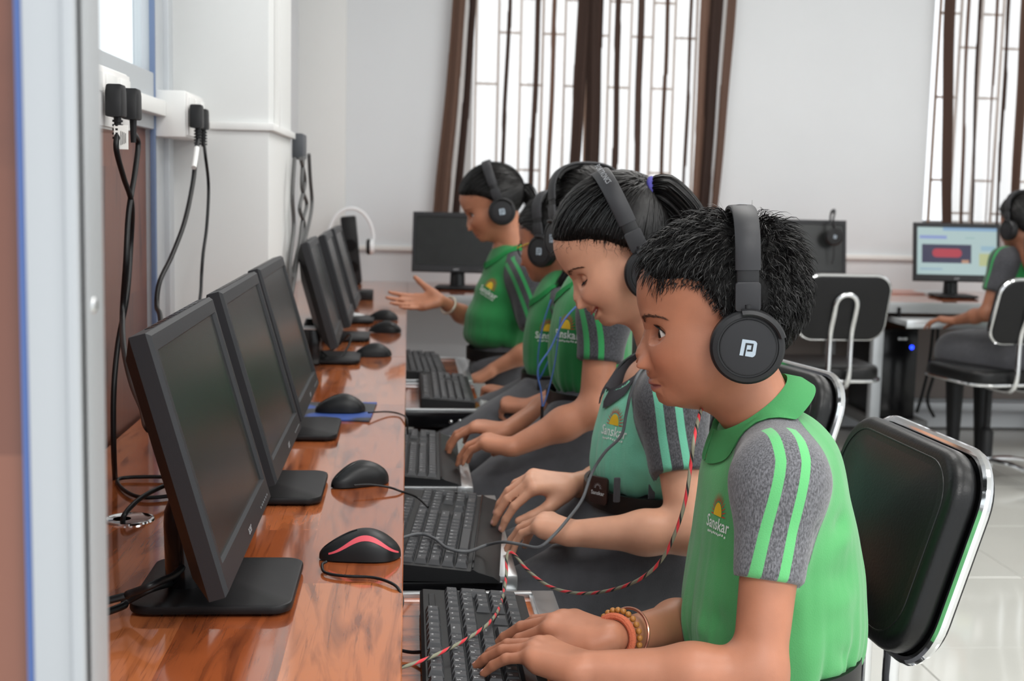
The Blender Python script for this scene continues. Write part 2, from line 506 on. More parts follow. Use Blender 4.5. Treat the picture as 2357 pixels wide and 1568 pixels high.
def curtain(px_top, stripes, spread, label, y0, ph, zt=2.45, zb=0.93):
    """px_top: left,right px at the frame top; stripes: list of (px0,px1,tone)"""
    nu, nv = 260, 40
    x0 = at(px_top[0], 0, WB - 0.1).x; x1 = at(px_top[1], 0, WB - 0.1).x
    vs = []; st = []; tn = []
    sx = [(at(a, 0, WB - 0.1).x, at(b, 0, WB - 0.1).x, t) for a, b, t in stripes]
    for j in range(nv + 1):
        v = j / nv; z = zt + (zb - zt) * v
        dn = max(0.0, (2.05 - z) / 1.1)
        for i in range(nu + 1):
            u = i / nu
            x = x0 + (x1 - x0) * u
            s = 0.0; tone = 0.3
            for a, b, t in sx:
                wob = 0.0015 * math.sin(5 * z + a * 20)
                if a + wob - 0.004 < x < b + wob + 0.004: s = 1.0; tone = t
            fold = 0.020 * math.sin(u * 62 + ph + 1.2 * math.sin(u * 9)) + 0.012 * math.sin(u * 23 + ph * 2 + v * 1.5)
            xx = x + (spread[0] * (1 - u) ** 2 + spread[1] * u ** 5) * dn ** 1.3 + 0.0015 * math.sin(z * 9 + u * 9)
            vs.append((xx, y0 + fold * (0.7 + 0.5 * v), z)); st.append(s); tn.append(tone)
    fs = []
    for j in range(nv):
        for i in range(nu):
            a = j * (nu + 1) + i; fs.append((a, a + 1, a + nu + 2, a + nu + 1))
    me = bpy.data.meshes.new('curtain'); me.from_pydata(vs, [], fs)
    for nm, d in (('stripe', st), ('tone', tn)):
        A = me.attributes.new(nm, 'FLOAT', 'POINT'); A.data.foreach_set('value', d)
    me.update()
    o = link_mesh('curtain', me, M_CURT, smooth=180)
    return tag(o, label, 'curtain', 'striped curtains on the back wall')
curtain((1043, 1362), [(1045, 1071, .75), (1083, 1094, .1), (1171, 1177, .1), (1235, 1244, .15), (1275, 1281, .8), (1333, 1362, .15)],
        (-0.085, -0.05), 'brown and sheer white striped curtain behind the far standing girl', WB - 0.10, 0.3)
curtain((1352, 1696), [(1352, 1386, .12), (1419, 1426, .2), (1468, 1482, .2), (1533, 1537, .4), (1590, 1595, .3), (1612, 1632, .95), (1634, 1662, .1), (1672, 1696, .6)],
        (0.012, -0.055), 'brown and sheer striped curtain right half above the smiling girl', WB - 0.12, 1.9)
curtain((2178, 2460), [(2180, 2198, .35), (2225, 2236, .7), (2252, 2262, .1), (2290, 2300, .6), (2318, 2330, .15), (2352, 2375, .5), (2400, 2412, .2)],
        (0.055, 0.02), 'brown and sheer striped curtain at right edge above the lit screen', WB - 0.10, 0.9)

# near partition: aluminium post the camera looks past, laminate infill
pt = wempty('partition', (-0.3, 0.66, 0), 'blurred aluminium partition post with blue edge close at left', 'partition')
pa = onz(0, 0, 0)
y0 = 0.62
xl, xr = at(62, 800, y0).x, at(187, 800, y0).x
y1 = y0 + 0.048
po = MB(); po.span((xl, y0, 0), (xr, y1, CEIL), 0.0015)
po.span((xr - 0.006, y0 - 0.003, 0), (xr, y0 + 0.01, CEIL), 0.001)
po.build('post', mat('post_aluminium', (168, 171, 174), .42, metal=.25), pt)
MB().span((at(42, 800, y0).x, y0 + 0.004, 0), (xl + 0.001, y1 - 0.004, CEIL - 0.0)).build('gasket', M_BLUE, pt)
MB().span((WL, y0 + 0.012, 0), (at(42, 800, y0).x, y1 - 0.012, 1.31)).build('panel', M_PANEL, pt)
MB().span((WL, y0 + 0.012, 1.31), (at(42, 800, y0).x, y1 - 0.012, CEIL)).build('upper_panel', mat('dark_glass', (40, 38, 38), 0.2), pt)
sc_ = onx(216, 702, xr)
MB().sphere((xr, sc_.y, sc_.z), (0.0015, 0.004, 0.004)).build('screw', M_CHROME, pt)

# ================================================================ desks
def desk_along_wall():
    o = wempty('computer_desk', (-0.25, 2.0, 0), 'long glossy red-brown wood laminate computer desk along the left wall', 'desk')
    MB().prism([(WL + .001, .69), (0, .69), (0, 3.475), (WL + .001, 3.475), (WL + .001, PY1 + .001), (PX + .001, PY1 + .001), (PX + .001, PY0 - .001), (WL + .001, PY0 - .001)], .022, .0012, 1, z0=DESK - .022).build('desk_top', M_DESK, o)
    MB().span((WL + 0.001, 3.477, DESK - 0.022), (0.0, WB - 0.001, DESK), 0.0012, 1).build('desk_top', M_DESK, o)
    for a_, b_ in ((.72, PY0 - .005), (PY1 + .005, WB - .06)): MB().span((WL + 0.06, a_, 0.06), (WL + 0.078, b_, DESK - 0.022)).build('back_panel', M_PANEL, o)
    for y in (0.78, 2.90, 3.10, 4.6):
        MB().span(((PX if 2.8 < y < 3.4 else WL) + 0.08, y, 0.0), (-0.03, y + 0.02, DESK - 0.022)).build('side_panel', M_PANEL, o)
    return o
desk = desk_along_wall()
YB = 5.46
def desk_back():
    o = wempty('computer_desk', (2.0, 5.85, 0), 'computer desk with grey metal front edge along the back wall', 'desk')
    MB().span((0.002, YB + 0.02, DESK - 0.022), (WR - 0.02, WB - 0.001, DESK), 0.0012, 1).build('desk_top', M_DESKX, o)
    MB().span((0.02, YB, DESK - 0.045), (WR - 0.02, YB + 0.02, DESK + 0.001), 0.002).build('edge_rail', mat('grey_metal', (168, 170, 172), 0.4, metal=0.5), o)
    for x in (0.45, 1.25, 2.02, 3.1, 4.1):
        MB().span((x, YB + 0.01, 0), (x + 0.045, YB + 0.055, DESK - 0.03), 0.003).build('leg', M_ALUW, o)
        MB().span((x, WB - 0.1, 0), (x + 0.045, WB - 0.055, DESK - 0.03), 0.003).build('leg', M_ALUW, o)
    MB().span((0.45, WB - .10, 0.10), (4.14, WB - .07, 0.14), 0.003).build('stretcher', M_ALUW, o)
    MB().span((0.45, WB - 0.04, 0.15), (WR - 0.02, WB - 0.02, DESK - 0.06)).build('back_panel', mat('back_panel_grey', (120, 112, 108), 0.6), o)
    return o
desk_back()

# keyboard trays: laminate board, aluminium frame, black telescopic slides
def tray(Y0, Y1, xf, z, label, n):
    o = wempty('keyboard_tray', (0.05, (Y0 + Y1) / 2, z - 0.02), label, 'keyboard tray', 'pull-out keyboard trays under the desk')
    xb = -0.22
    fw = 0.030
    MB().span((xb, Y0 + 0.012, z - 0.018), (xf - fw + 0.002, Y1 - 0.012, z - 0.004)).build('board', M_DESKX, o)
    f = MB()
    f.span((xf - fw, Y0, z - 0.020), (xf, Y1, z + 0.002), 0.0015)
    f.span((xb, Y0, z - 0.006), (xf - fw, Y0 + 0.012, z + 0.002), 0.001)
    f.span((xb, Y1 - 0.012, z - 0.006), (xf - fw, Y1, z + 0.002), 0.001)
    f.span((xf - fw - 0.004, Y0 + 0.012, z - 0.016), (xf - fw, Y1 - 0.012, z - 0.001))
    f.build('frame', M_ALU, o)
    for y, s in ((Y0 - 0.007, 1), (Y1 + 0.007, -1)):
        r = MB().span((xb, y - 0.006, z - 0.042), (xf - 0.022, y + 0.006, z - 0.004), 0.001)
        ro = r.build('slide', M_BLKG, o)
        h = MB()
        for hx in (0.10, 0.078, 0.028):
            if xf > 0.19 or True:
                h.sphere((xf - hx - 0.01, y - 0.0062, z - 0.028), (0.0045, 0.001, 0.0045 if hx != 0.078 else 0.007), 12, 6)
        h.build('rivets', M_CHROME, ro).parent = ro
        c = MB().span((xf - 0.024, y - 0.007, z - 0.046), (xf - 0.001, y + 0.007, z - 0.018), 0.001).build('end_cap', M_ALU, ro)
        for q in ro.children: q.matrix_parent_inverse = Matrix()
    return o
TZ = DESK - 0.09
tray(1.15, 1.722, 0.205, TZ, 'nearest keyboard tray under the hands of the boy', 0)
tray(1.79, 2.273, 0.162, TZ, 'keyboard tray with aluminium frame in front of the smiling girl', 1)
tray(2.335, 2.83, 0.126, TZ, 'third keyboard tray counted from the camera along the desk', 2)
tray(3.17, 3.60, 0.222, TZ, 'keyboard tray with black slide facing the camera, fourth from front', 3)
tray(3.65, 4.15, 0.19, TZ, 'keyboard tray by the standing girl, farthest along the desk', 4)
# ================================================================ monitors
def frame_mat(o, x, y, z):
    return Matrix(((x[0], y[0], z[0], o[0]), (x[1], y[1], z[1], o[1]), (x[2], y[2], z[2], o[2]), (0, 0, 0, 1)))

def add_text(mb, s, size, M, bold=0.0, mi=0):
    v, f = text_mesh(s, size, bold)
    mb.add(v, f, mi, M)

SCREEN_ON = None
def make_monitor(tilt=16.0, W=0.40, H=0.268, zb=0.058, bx=0.036, scr=None):
    """origin at the middle of the stand foot on the desk; screen faces +X"""
    o = empty('computer_monitor')
    st = MB()
    pl = rrect(0.172, 0.185, 0.022)
    st.prism(pl, 0.010, 0.003, 2, M=Matrix.Translation((0, 0, 0.003)))
    for sx in (-1, 1):
        for sy in (-1, 1): st.lathe([(0.008, 0.0), (0.008, 0.004)], 12, M=Matrix.Translation((sx * 0.065, sy * 0.07, 0)))
    st.build('stand_base', M_BLK, o)
    nk = MB()
    T = Matrix.Translation((-0.036, 0, 0.012)) @ Matrix.Rotation(math.radians(-3), 4, 'Y')
    nk.lathe([(0.030, 0.0), (0.0295, 0.02), (0.028, 0.07), (0.026, 0.083), (0.018, 0.098)], 32, M=T, sx=0.82, sy=1.15)
    nk.build('stand_neck', M_BLKG, o)
    t = math.radians(tilt)
    n = Vector((math.cos(t), 0, math.sin(t))); v = Vector((-math.sin(t), 0, math.cos(t))); u = Vector((0, 1, 0))
    P = frame_mat(Vector((bx, 0, zb)) - n * 0.0, u, v, n)      # local: x along width, y up, z out of the screen
    bz = MB()
    bt, bb, bs = 0.019, 0.030, 0.014
    # bezel ring with chamfered inner lip
    out = [(-W / 2, 0), (W / 2, 0), (W / 2, H), (-W / 2, H)]
    inn = [(-W / 2 + bs, bb), (W / 2 - bs, bb), (W / 2 - bs, H - bt), (-W / 2 + bs, H - bt)]
    def ring(k): return [(-W / 2 + k, k), (W / 2 - k, k), (W / 2 - k, H - k), (-W / 2 + k, H - k)]
    loops = [[(x, y, -0.020) for x, y in ring(0.0)], [(x, y, -0.004) for x, y in ring(0.0)], [(x, y, 0.0) for x, y in ring(0.004)],
             [(x, y, 0.0) for x, y in inn], [(x * 0.99 if abs(x) > 0.1 else x, y + (0.002 if y < 0.1 else -0.002), -0.004) for x, y in inn]]
    vs = [p for L in loops for p in L]; fs = []
    for k in range(len(loops) - 1):
        for i in range(4): fs.append([k * 4 + i, k * 4 + (i + 1) % 4, (k + 1) * 4 + (i + 1) % 4, (k + 1) * 4 + i])
    bz.add(vs, fs, 0, P)
    bo = bz.build('bezel', M_BEZEL, o, 20)
    s2 = MB(); k = loops[-1]
    s2.add(k, [[0, 1, 2, 3]], 0, P)
    s2.build('screen', scr or M_SCREEN, o)
    bk = MB()
    bk.add([(x, y, -0.020) for x, y in ring(0.0)] + [(x, y, -0.034) for x, y in ring(0.022)] + [(x * 0.55, 0.10 + (y - 0.10) * 0.55, -0.052) for x, y in ring(0.03)],
           [[0, 1, 5, 4], [1, 2, 6, 5], [2, 3, 7, 6], [3, 0, 4, 7], [4, 5, 9, 8], [5, 6, 10, 9], [6, 7, 11, 10], [7, 4, 8, 11], [8, 9, 10, 11]], 0, P)
    bk.build('back_shell', M_BLK, o, 20)
    vn = MB()
    for i in range(9): vn.box((-0.13 + i * 0.0325, H + 0.0002, -0.012), (0.022, 0.0006, 0.009), M=P)
    vn.build('vents', M_BLKG, bo)
    lg = MB(); add_text(lg, 'acer', 0.014, P @ Matrix.Translation((0, bb * 0.5, 0.0004)), 0.0003)
    lg.build('logo', mat('logo_grey', (150, 152, 156), 0.4), bo)
    bt_ = MB()
    for i in range(6): bt_.box((W / 2 - 0.03 - i * 0.013, bb * 0.42, 0.0003), (0.005, 0.002, 0.0008), M=P)
    bt_.build('button_marks', mat('mark_grey', (110, 112, 114), 0.5), bo)
    return o

def place(o, x, y, z, rz, label, group=None):
    o.location = (x, y, z); o.rotation_euler = (0, 0, math.radians(rz))
    o['label'] = label
    if group: o['group'] = group
    return o
mon = make_monitor()
mon['category'] = 'monitor'
MG = 'black computer monitors in the lab'
MX = -0.204
place(mon, MX, 1.445, DESK, 0, 'black monitor nearest the camera, its foot and dusty screen fully in view', MG)
place(copy_tree(mon), MX, 1.925, DESK, 0, 'second black monitor from the camera in the row along the desk', MG)
place(copy_tree(mon), MX - 0.003, 2.395, DESK, 0, 'third black monitor from the camera, against the white pillar', MG)
place(copy_tree(mon), MX, 3.39, DESK, 1, 'fourth black monitor from the camera, just past the white pillar', MG)
place(copy_tree(mon), MX + 0.01, 3.87, DESK, 1, 'fifth black monitor from the camera, beside the white headphones', MG)
place(copy_tree(mon), MX + 0.01, 4.37, DESK, 0, 'farthest black monitor of the row, mostly hidden behind the fifth', MG)
# monitors on the back desk (face the camera)
mb1 = make_monitor(tilt=8, zb=0.075)
mb1['category'] = 'monitor'
c = at(1052, 600, 5.82)
place(mb1, c.x, 5.82, DESK, -97, 'dark switched-off monitor on the back desk below the curtain', MG)
c = at(1848, 560, 5.85)
place(copy_tree(mb1), c.x, 5.85, DESK, -90, 'switched-off monitor behind the boy, dark headphones hung over it', MG)

# lit screen: a flat page with a blue banner and a red button
def screen_page():
    m = bpy.data.materials.new('screen_page'); m.use_nodes = True
    k = NT(m); at_ = k.n('Attribute'); at_.attribute_name = 'pagecol'
    k.b.inputs['Base Color'].default_value = (0.02, 0.02, 0.02, 1)
    k.b.inputs['Roughness'].default_value = 0.25
    k.l(at_.outputs['Color'], k.b.inputs['Emission Color'])
    k.b.inputs['Emission Strength'].default_value = 0.72
    return m
def page_panel(o, W=0.40, H=0.268, tilt=8, zb=0.075, bx=0.036):
    t = math.radians(tilt)
    n = Vector((math.cos(t), 0, math.sin(t))); v = Vector((-math.sin(t), 0, math.cos(t))); u = Vector((0, 1, 0))
    P = frame_mat(Vector((bx, 0, zb)), u, v, n)
    rects = [((-.5, .5, 0, 1), (188, 214, 214), -0.0032), ((-.18, .5, .93, 1), (140, 180, 216), -0.003), ((-.47, -.13, .755, .825), (146, 164, 220), -0.0028),
             ((.10, .22, .77, .80), (168, 200, 200), -0.0028), ((-.44, .18, .25, .64), (34, 30, 74), -0.0028), ((-.31, .06, .37, .55), (190, 36, 62), -0.0025),
             ((.06, .15, .25, .32), (200, 150, 120), -0.0025), ((.28, .48, .20, .46), (198, 206, 150), -0.0028), ((.30, .48, .52, .62), (160, 196, 214), -0.0028),
             ((-.46, -.18, .10, .14), (160, 190, 208), -0.0028)]
    vs, fs, cs = [], [], []
    for (a, b, c, d), col, z in rects:
        x0, x1 = a * (W - .03), b * (W - .03); y0, y1 = .030 + c * (H - .05), .030 + d * (H - .05)
        i = len(vs)
        if col == (190, 36, 62):
            pl = rrect(x1 - x0, y1 - y0, (y1 - y0) * .48, 5)
            vs += [P @ Vector(((x0 + x1) / 2 + p[0], (y0 + y1) / 2 + p[1], z)) for p in pl]
            fs.append(list(range(i, i + len(pl)))); cs += [lin(col)] * len(pl)
        else:
            vs += [P @ Vector(p) for p in ((x0, y0, z), (x1, y0, z), (x1, y1, z), (x0, y1, z))]
            fs.append([i, i + 1, i + 2, i + 3]); cs += [lin(col)] * 4
    me = bpy.data.meshes.new('screen_page'); me.from_pydata(vs, [], fs)
    A = me.attributes.new('pagecol', 'FLOAT_COLOR', 'POINT'); A.data.foreach_set('color', [x for c in cs for x in c])
    link_mesh('screen_page', me, screen_page(), o)
mb3 = copy_tree(mb1)
c = at(2200, 580, 5.80)
place(mb3, c.x, 5.80, DESK, -92, 'monitor showing a lit web page with dark blue banner and red button', MG)
page_panel(mb3)

# ================================================================ keyboards
U = 0.0190
_ROWS = [
 (0, [('Esc', 0, 1)] + [('F%d' % (i + 1), 2 + i, 1) for i in range(4)] + [('F%d' % (i + 5), 6.5 + i, 1) for i in range(4)] + [('F%d' % (i + 9), 11 + i, 1) for i in range(4)] + [('Prt', 15.25, 1), ('Scr', 16.25, 1), ('Brk', 17.25, 1)]),
 (1.35, [(ch, i, 1) for i, ch in enumerate('`1234567890-=')] + [('Bksp', 13, 2), ('Ins', 15.25, 1), ('Hm', 16.25, 1), ('Pu', 17.25, 1), ('Nm', 18.5, 1), ('/', 19.5, 1), ('*', 20.5, 1), ('-', 21.5, 1)]),
 (2.35, [('Tab', 0, 1.5)] + [(ch, 1.5 + i, 1) for i, ch in enumerate('QWERTYUIOP[]')] + [('\\', 13.5, 1.5), ('Del', 15.25, 1), ('End', 16.25, 1), ('Pd', 17.25, 1), ('7', 18.5, 1), ('8', 19.5, 1), ('9', 20.5, 1), ('+', 21.5, 1)]),
 (3.35, [('Caps', 0, 1.75)] + [(ch, 1.75 + i, 1) for i, ch in enumerate("ASDFGHJKL;'")] + [('Enter', 12.75, 2.25), ('4', 18.5, 1), ('5', 19.5, 1), ('6', 20.5, 1)]),
 (4.35, [('Shift', 0, 2.25)] + [(ch, 2.25 + i, 1) for i, ch in enumerate('ZXCVBNM,./')] + [('Shift', 12.25, 2.75), ('^', 16.25, 1), ('1', 18.5, 1), ('2', 19.5, 1), ('3', 20.5, 1), ('Ent', 21.5, 1)]),
 (5.35, [('Ctrl', 0, 1.25), ('Win', 1.25, 1.25), ('Alt', 2.5, 1.25), ('', 3.75, 6.25), ('Alt', 10, 1.25), ('Win', 11.25, 1.25), ('Mn', 12.5, 1.25), ('Ctrl', 13.75, 1.25), ('<', 15.25, 1), ('v', 16.25, 1), ('>', 17.25, 1), ('0', 18.5, 2), ('.', 20.5, 1)]),
]
_keymesh = {}
def key_mesh(wu, hu):
    if (wu, hu) in _keymesh: return _keymesh[(wu, hu)]
    L = wu * U - 0.0012; D = hu * U - 0.0012
    b = MB(); h = 0.0075
    lo = [(-D / 2, -L / 2, 0), (D / 2, -L / 2, 0), (D / 2, L / 2, 0), (-D / 2, L / 2, 0)]
    md = [(-D / 2 + .0022, -L / 2 + .0028, h - .0008), (D / 2 - .0028, -L / 2 + .0028, h - .0008), (D / 2 - .0028, L / 2 - .0028, h - .0008), (-D / 2 + .0022, L / 2 - .0028, h - .0008)]
    tp = [(x * .93, y - math.copysign(.0008, y), h) for x, y, z in md]
    vs = lo + md + tp
    fs = [[i, (i + 1) % 4, 4 + (i + 1) % 4, 4 + i] for i in range(4)] + [[4 + i, 4 + (i + 1) % 4, 8 + (i + 1) % 4, 8 + i] for i in range(4)] + [[8, 9, 10, 11]]
    b.add(vs, fs)
    me = b.mesh('key'); me.materials.append(M_KEY)
    _keymesh[(wu, hu)] = me
    return me

def make_keyboard(wrist=False, keys=True, joined=False):
    """origin: middle of the footprint on the tray; F-row towards -X, space bar towards +X, numpad towards +Y"""
    o = empty('keyboard')
    L = 22.5 * U + 0.018
    x0 = -0.075 if wrist else -0.071          # rear edge
    x1 = 0.105 if wrist else 0.066            # front edge
    if wrist: x0 = -0.082
    xk = -0.052 if wrist else -0.056          # centre of the F row
    def ztop(x): return 0.028 - 0.075 * (x + 0.07)
    # body profile (x,z) extruded along y
    if wrist:
        prof = [(x0, 0.004), (x0, 0.026), (x0 + .006, 0.030), (xk + 6.1 * U, ztop(xk + 6.1 * U)), (xk + 6.3 * U, ztop(xk + 6.3 * U) + 0.003), (x1 - .03, 0.0165), (x1 - .008, 0.010), (x1, 0.004), (x1, 0.001), (x0 + .02, 0.001)]
    else:
        prof = [(x0, 0.006), (x0, 0.024), (x0 + .004, 0.0272), (xk + 6.0 * U, ztop(xk + 6.0 * U)), (x1, ztop(x1) - .001), (x1, 0.004), (x1 - .01, 0.001), (x0 + .02, 0.001)]
    b = MB(); ys = [-L / 2, -L / 2 + .004, L / 2 - .004, L / 2]
    n = len(prof)
    for q, y in enumerate(ys):
        k = 0.985 if q in (0, 3) else 1.0
        b.v += [Vector((px * k + 0.0, y, pz * (0.96 if q in (0, 3) else 1))) for px, pz in prof]
    for q in range(3):
        for i in range(n): b.f.append([q * n + i, q * n + (i + 1) % n, (q + 1) * n + (i + 1) % n, (q + 1) * n + i]); b.mi.append(0)
    b.f.append(list(range(n))[::-1]); b.mi.append(0); b.f.append([3 * n + i for i in range(n)]); b.mi.append(0)
    b.build('body', M_KEYB, o, 28)
    if wrist:
        MB().box((xk + 6.22 * U, 0, ztop(xk + 6.22 * U) + 0.002), (0.002, L - 0.012, 0.003)).build('wrist_trim', M_BLKG, o)
    tl = math.atan(0.075)
    allk = MB(); lg = MB()
    for r, ks in _ROWS:
        for ch, cx, wu in ks:
            hu = 2 if ch in ('+', 'Ent') else 1
            x = xk + r * U + (hu - 1) * U / 2; y = -L / 2 + 0.009 + (cx + wu / 2) * U
            z = ztop(x)
            if joined:
                allk.add([(v.co.x + x, v.co.y + y, v.co.z + z) for v in key_mesh(wu, hu).vertices], [list(p.vertices) for p in key_mesh(wu, hu).polygons])
            else:
                kx = bpy.data.objects.new('key', key_mesh(wu, hu)); COL.objects.link(kx); kx.parent = o
                kx.location = (x, y, z); kx.rotation_euler = (0, tl, 0)
                if ch:
                    sz = 0.0058 if len(ch) == 1 else 0.0034
                    M = Matrix.Translation((x - 0.002, y - (0.003 if len(ch) == 1 else 0), z + 0.0080 + 0.0002)) @ Matrix.Rotation(tl, 4, 'Y') @ Matrix(((0, -1, 0, 0), (1, 0, 0, 0), (0, 0, 1, 0), (0, 0, 0, 1)))
                    add_text(lg, ch, sz, M)
                    if len(ch) == 1 and r in (1.35, 2.35): add_text(lg, ch, 0.003, M @ Matrix.Translation((0.006, -0.003, 0)))
    if joined: allk.build('key_field', M_KEY, o, 25)
    else: lg.build('key_legends', M_PRINT, o, None)
    if wrist and not joined:
        for g in range(4):
            for i in range(4 if g < 3 else 2):
                me = key_mesh(0.75, 0.75)
                kx = bpy.data.objects.new('media_key', me); COL.objects.link(kx); kx.parent = o
                kx.location = (x0 + .016, -L / 2 + 0.035 + g * 0.088 + i * 0.0155, ztop(x0 + .016) - 0.0005); kx.rotation_euler = (0, tl, 0)
    elif not wrist:
        lb = MB()
        lb.box((xk + 0 * U, -L / 2 + 0.009 + 20.2 * U, ztop(xk) + 0.0005), (0.008, 0.055, 0.0012), 0.0004, 1); lb.build('indicator_strip', M_BLKG, o)
    return o
KG = 'black keyboards on the pull-out trays'
kb1 = make_keyboard(False); kb1['category'] = 'keyboard'
place(kb1, 0.093, 1.440, TZ - 0.003, 0, 'black keyboard under the hands of the boy, nearest the camera', KG)
kb2 = make_keyboard(True); kb2['category'] = 'keyboard'
place(kb2, 0.050, 1.997, TZ - 0.003, -5, 'black multimedia keyboard with wrist rest in front of the smiling girl', KG)
kb3 = copy_tree(kb2)
place(kb3, 0.005, 2.565, TZ - 0.003, -1, 'black keyboard with two hands on its wrist rest, third from the camera', KG)
kb4 = make_keyboard(False); kb4['category'] = 'keyboard'
place(kb4, 0.108, 3.42, TZ - 0.003, 0, 'black keyboard on the tray with the exposed slide, fourth from camera', KG)
kb5 = make_keyboard(False, joined=True); kb5['category'] = 'keyboard'
place(kb5, 0.045, 3.90, TZ - 0.003, 2, 'blurred black keyboard nearest the outstretched arm, fifth from the camera', KG)

# ================================================================ mice
def make_mouse(accent=None):
    """nose towards -X"""
    o = empty('computer_mouse')
    nu, nv = 36, 14
    vs = []; fs = []
    def hw(t):   # half width along length t 0(nose)..1(tail)
        return 0.0295 * (0.80 + 0.20 * math.cos((t - 0.78) * 4.2)) * (1 - (2 * abs(t - .5)) ** 6 * 0.42)
    def ht(t): return 0.013 + 0.0215 * math.exp(-((t - 0.56) / 0.44) ** 2)
    Lm = 0.100
    for i in range(nu + 1):
        t = i / nu
        tt = 0.5 - 0.5 * math.cos(PI * t)
        e = math.sqrt(max(0.0, 1 - (2 * tt - 1) ** 4))
        for j in range(nv + 1):
            a = PI * j / nv
            cx = math.cos(a); sz = math.sin(a)
            y = hw(tt) * math.copysign(abs(cx) ** 0.75, cx) * (0.3 + 0.7 * e)
            z = 0.002 + (ht(tt) * (abs(sz) ** 0.8)) * (0.25 + 0.75 * e)
            vs.append((-Lm / 2 + Lm * tt, y, z))
    for i in range(nu):
        for j in range(nv): a = i * (nv + 1) + j; fs.append([a, a + 1, a + nv + 2, a + nv + 1])
    fs.append([i * (nv + 1) for i in range(nu + 1)] + [i * (nv + 1) + nv for i in range(nu, -1, -1)])
    b = MB().add(vs, fs)
    b.build('body', mat('mouse_black', (24, 25, 27), 0.40, spec=.4, bump=0.03, bscale=900), o, 60)
    # side band + button split + wheel
    if accent:
        for s in (0, 1):
            q = MB(); n2 = 26; st = []
            for i in range(n2 + 1):
                t = 0.10 + 0.86 * i / n2
                e = math.sqrt(max(0.0, 1 - (2 * t - 1) ** 4))
                wv = 0.5 - 0.5 * math.cos((t - 0.1) / 0.86 * 2 * PI)
                a0 = PI * (0.11 + 0.12 * wv); a1 = a0 + PI * (0.045 + 0.055 * wv)
                for a in (a0, a1):
                    a = a if s else PI - a
                    cx, sz = math.cos(a), math.sin(a)
                    y = (hw(t) * math.copysign(abs(cx) ** 0.75, cx)) * (0.3 + 0.7 * e) * 1.012
                    z = 0.002 + (ht(t) * abs(sz) ** 0.8) * (0.25 + 0.75 * e) + 0.0004
                    st.append((-Lm / 2 + Lm * t, y, z))
            q.add(st, [[2 * i, 2 * i + 1, 2 * i + 3, 2 * i + 2] for i in range(n2)])
            q.build('accent_band', accent, o, 60)
    sp = MB()
    pts = []
    for i in range(14):
        t = 0.06 + 0.40 * i / 13; e = math.sqrt(max(0.0, 1 - (2 * t - 1) ** 4))
        pts.append((-Lm / 2 + Lm * t, 0, 0.0022 + ht(t) * (0.25 + 0.75 * e)))
    sp.tube(pts, 0.0007, 5); sp.build('button_split', M_BLKG, o)
    wl_ = MB(); T = Matrix.Translation((-Lm / 2 + 0.024, 0, 0.0175)) @ Matrix.Rotation(PI / 2, 4, 'X')
    wl_.lathe([(0.0, -0.0035), (0.0075, -0.0035), (0.0085, -0.002), (0.0085, 0.002), (0.0075, 0.0035), (0.0, 0.0035)], 20, M=T)
    wl_.build('scroll_wheel', M_BLK, o)
    return o
RG = 'computer mice on the desk'
m1 = make_mouse(mat('coral_red', (214, 84, 96), 0.4)); m1['category'] = 'mouse'
c = onz(832, 1290, DESK)
place(m1, c.x - 0.002, c.y + 0.01, DESK, 8, 'black mouse with coral red side band on the desk edge', RG)
mg = mat('mouse_logo', (120, 122, 126), 0.5)
m2 = make_mouse(); m2['category'] = 'mouse'
c = onz(826, 1122, DESK); place(m2, c.x, c.y + 0.02, DESK, 38, 'plain black mouse by the foot of the second monitor', RG)
c = onz(782, 952, DESK + .004); place(copy_tree(m2), c.x, c.y + 0.02, DESK + 0.004, 12, 'black mouse lying on the blue and black mouse pad', RG)
c = onz(858, 824, DESK); place(copy_tree(m2), c.x, c.y + 0.03, DESK, 14, 'black mouse with a shine, fourth from the camera along the desk', RG)
c = onz(886, 768, DESK); place(copy_tree(m2), c.x, c.y + 0.03, DESK, 4, 'blurred black mouse in front of the farthest mouse', RG)
c = onz(882, 739, DESK); place(copy_tree(m2), c.x, c.y + 0.03, DESK, 4, 'farthest blurred black mouse on the desk by the gesturing hand', RG)
# mouse pad
p4 = [onz(700, 930, DESK), onz(868, 930, DESK), onz(850, 973, DESK), onz(668, 965, DESK)]
def pad_mat():
    m = bpy.data.materials.new('pad_print'); m.use_nodes = True; k = NT(m)
    tc = k.n('TexCoord'); nz = k.n('TexNoise'); nz.inputs['Scale'].default_value = 9; nz.inputs['Detail'].default_value = 1
    k.l(tc.outputs['Object'], nz.inputs['Vector'])
    f = k.math('MULTIPLY', k.math('SUBTRACT', nz.outputs[0], 0.50), 16, True)
    k.l(k.mix(f, lin((52, 54, 58)), lin((58, 86, 158))), k.b.inputs['Base Color']); k.b.inputs['Roughness'].default_value = 0.5
    return m
pp = MB(); cx = sum((p for p in p4), Vector()) / 4
pp.prism([(p.x - cx.x, p.y - cx.y) for p in p4], 0.004, 0.0008, 1)
po_ = pp.build('mouse_pad', pad_mat()); po_.location = (cx.x, cx.y, DESK)
tag(po_, 'blue and black mouse pad beside the third monitor', 'mouse pad')
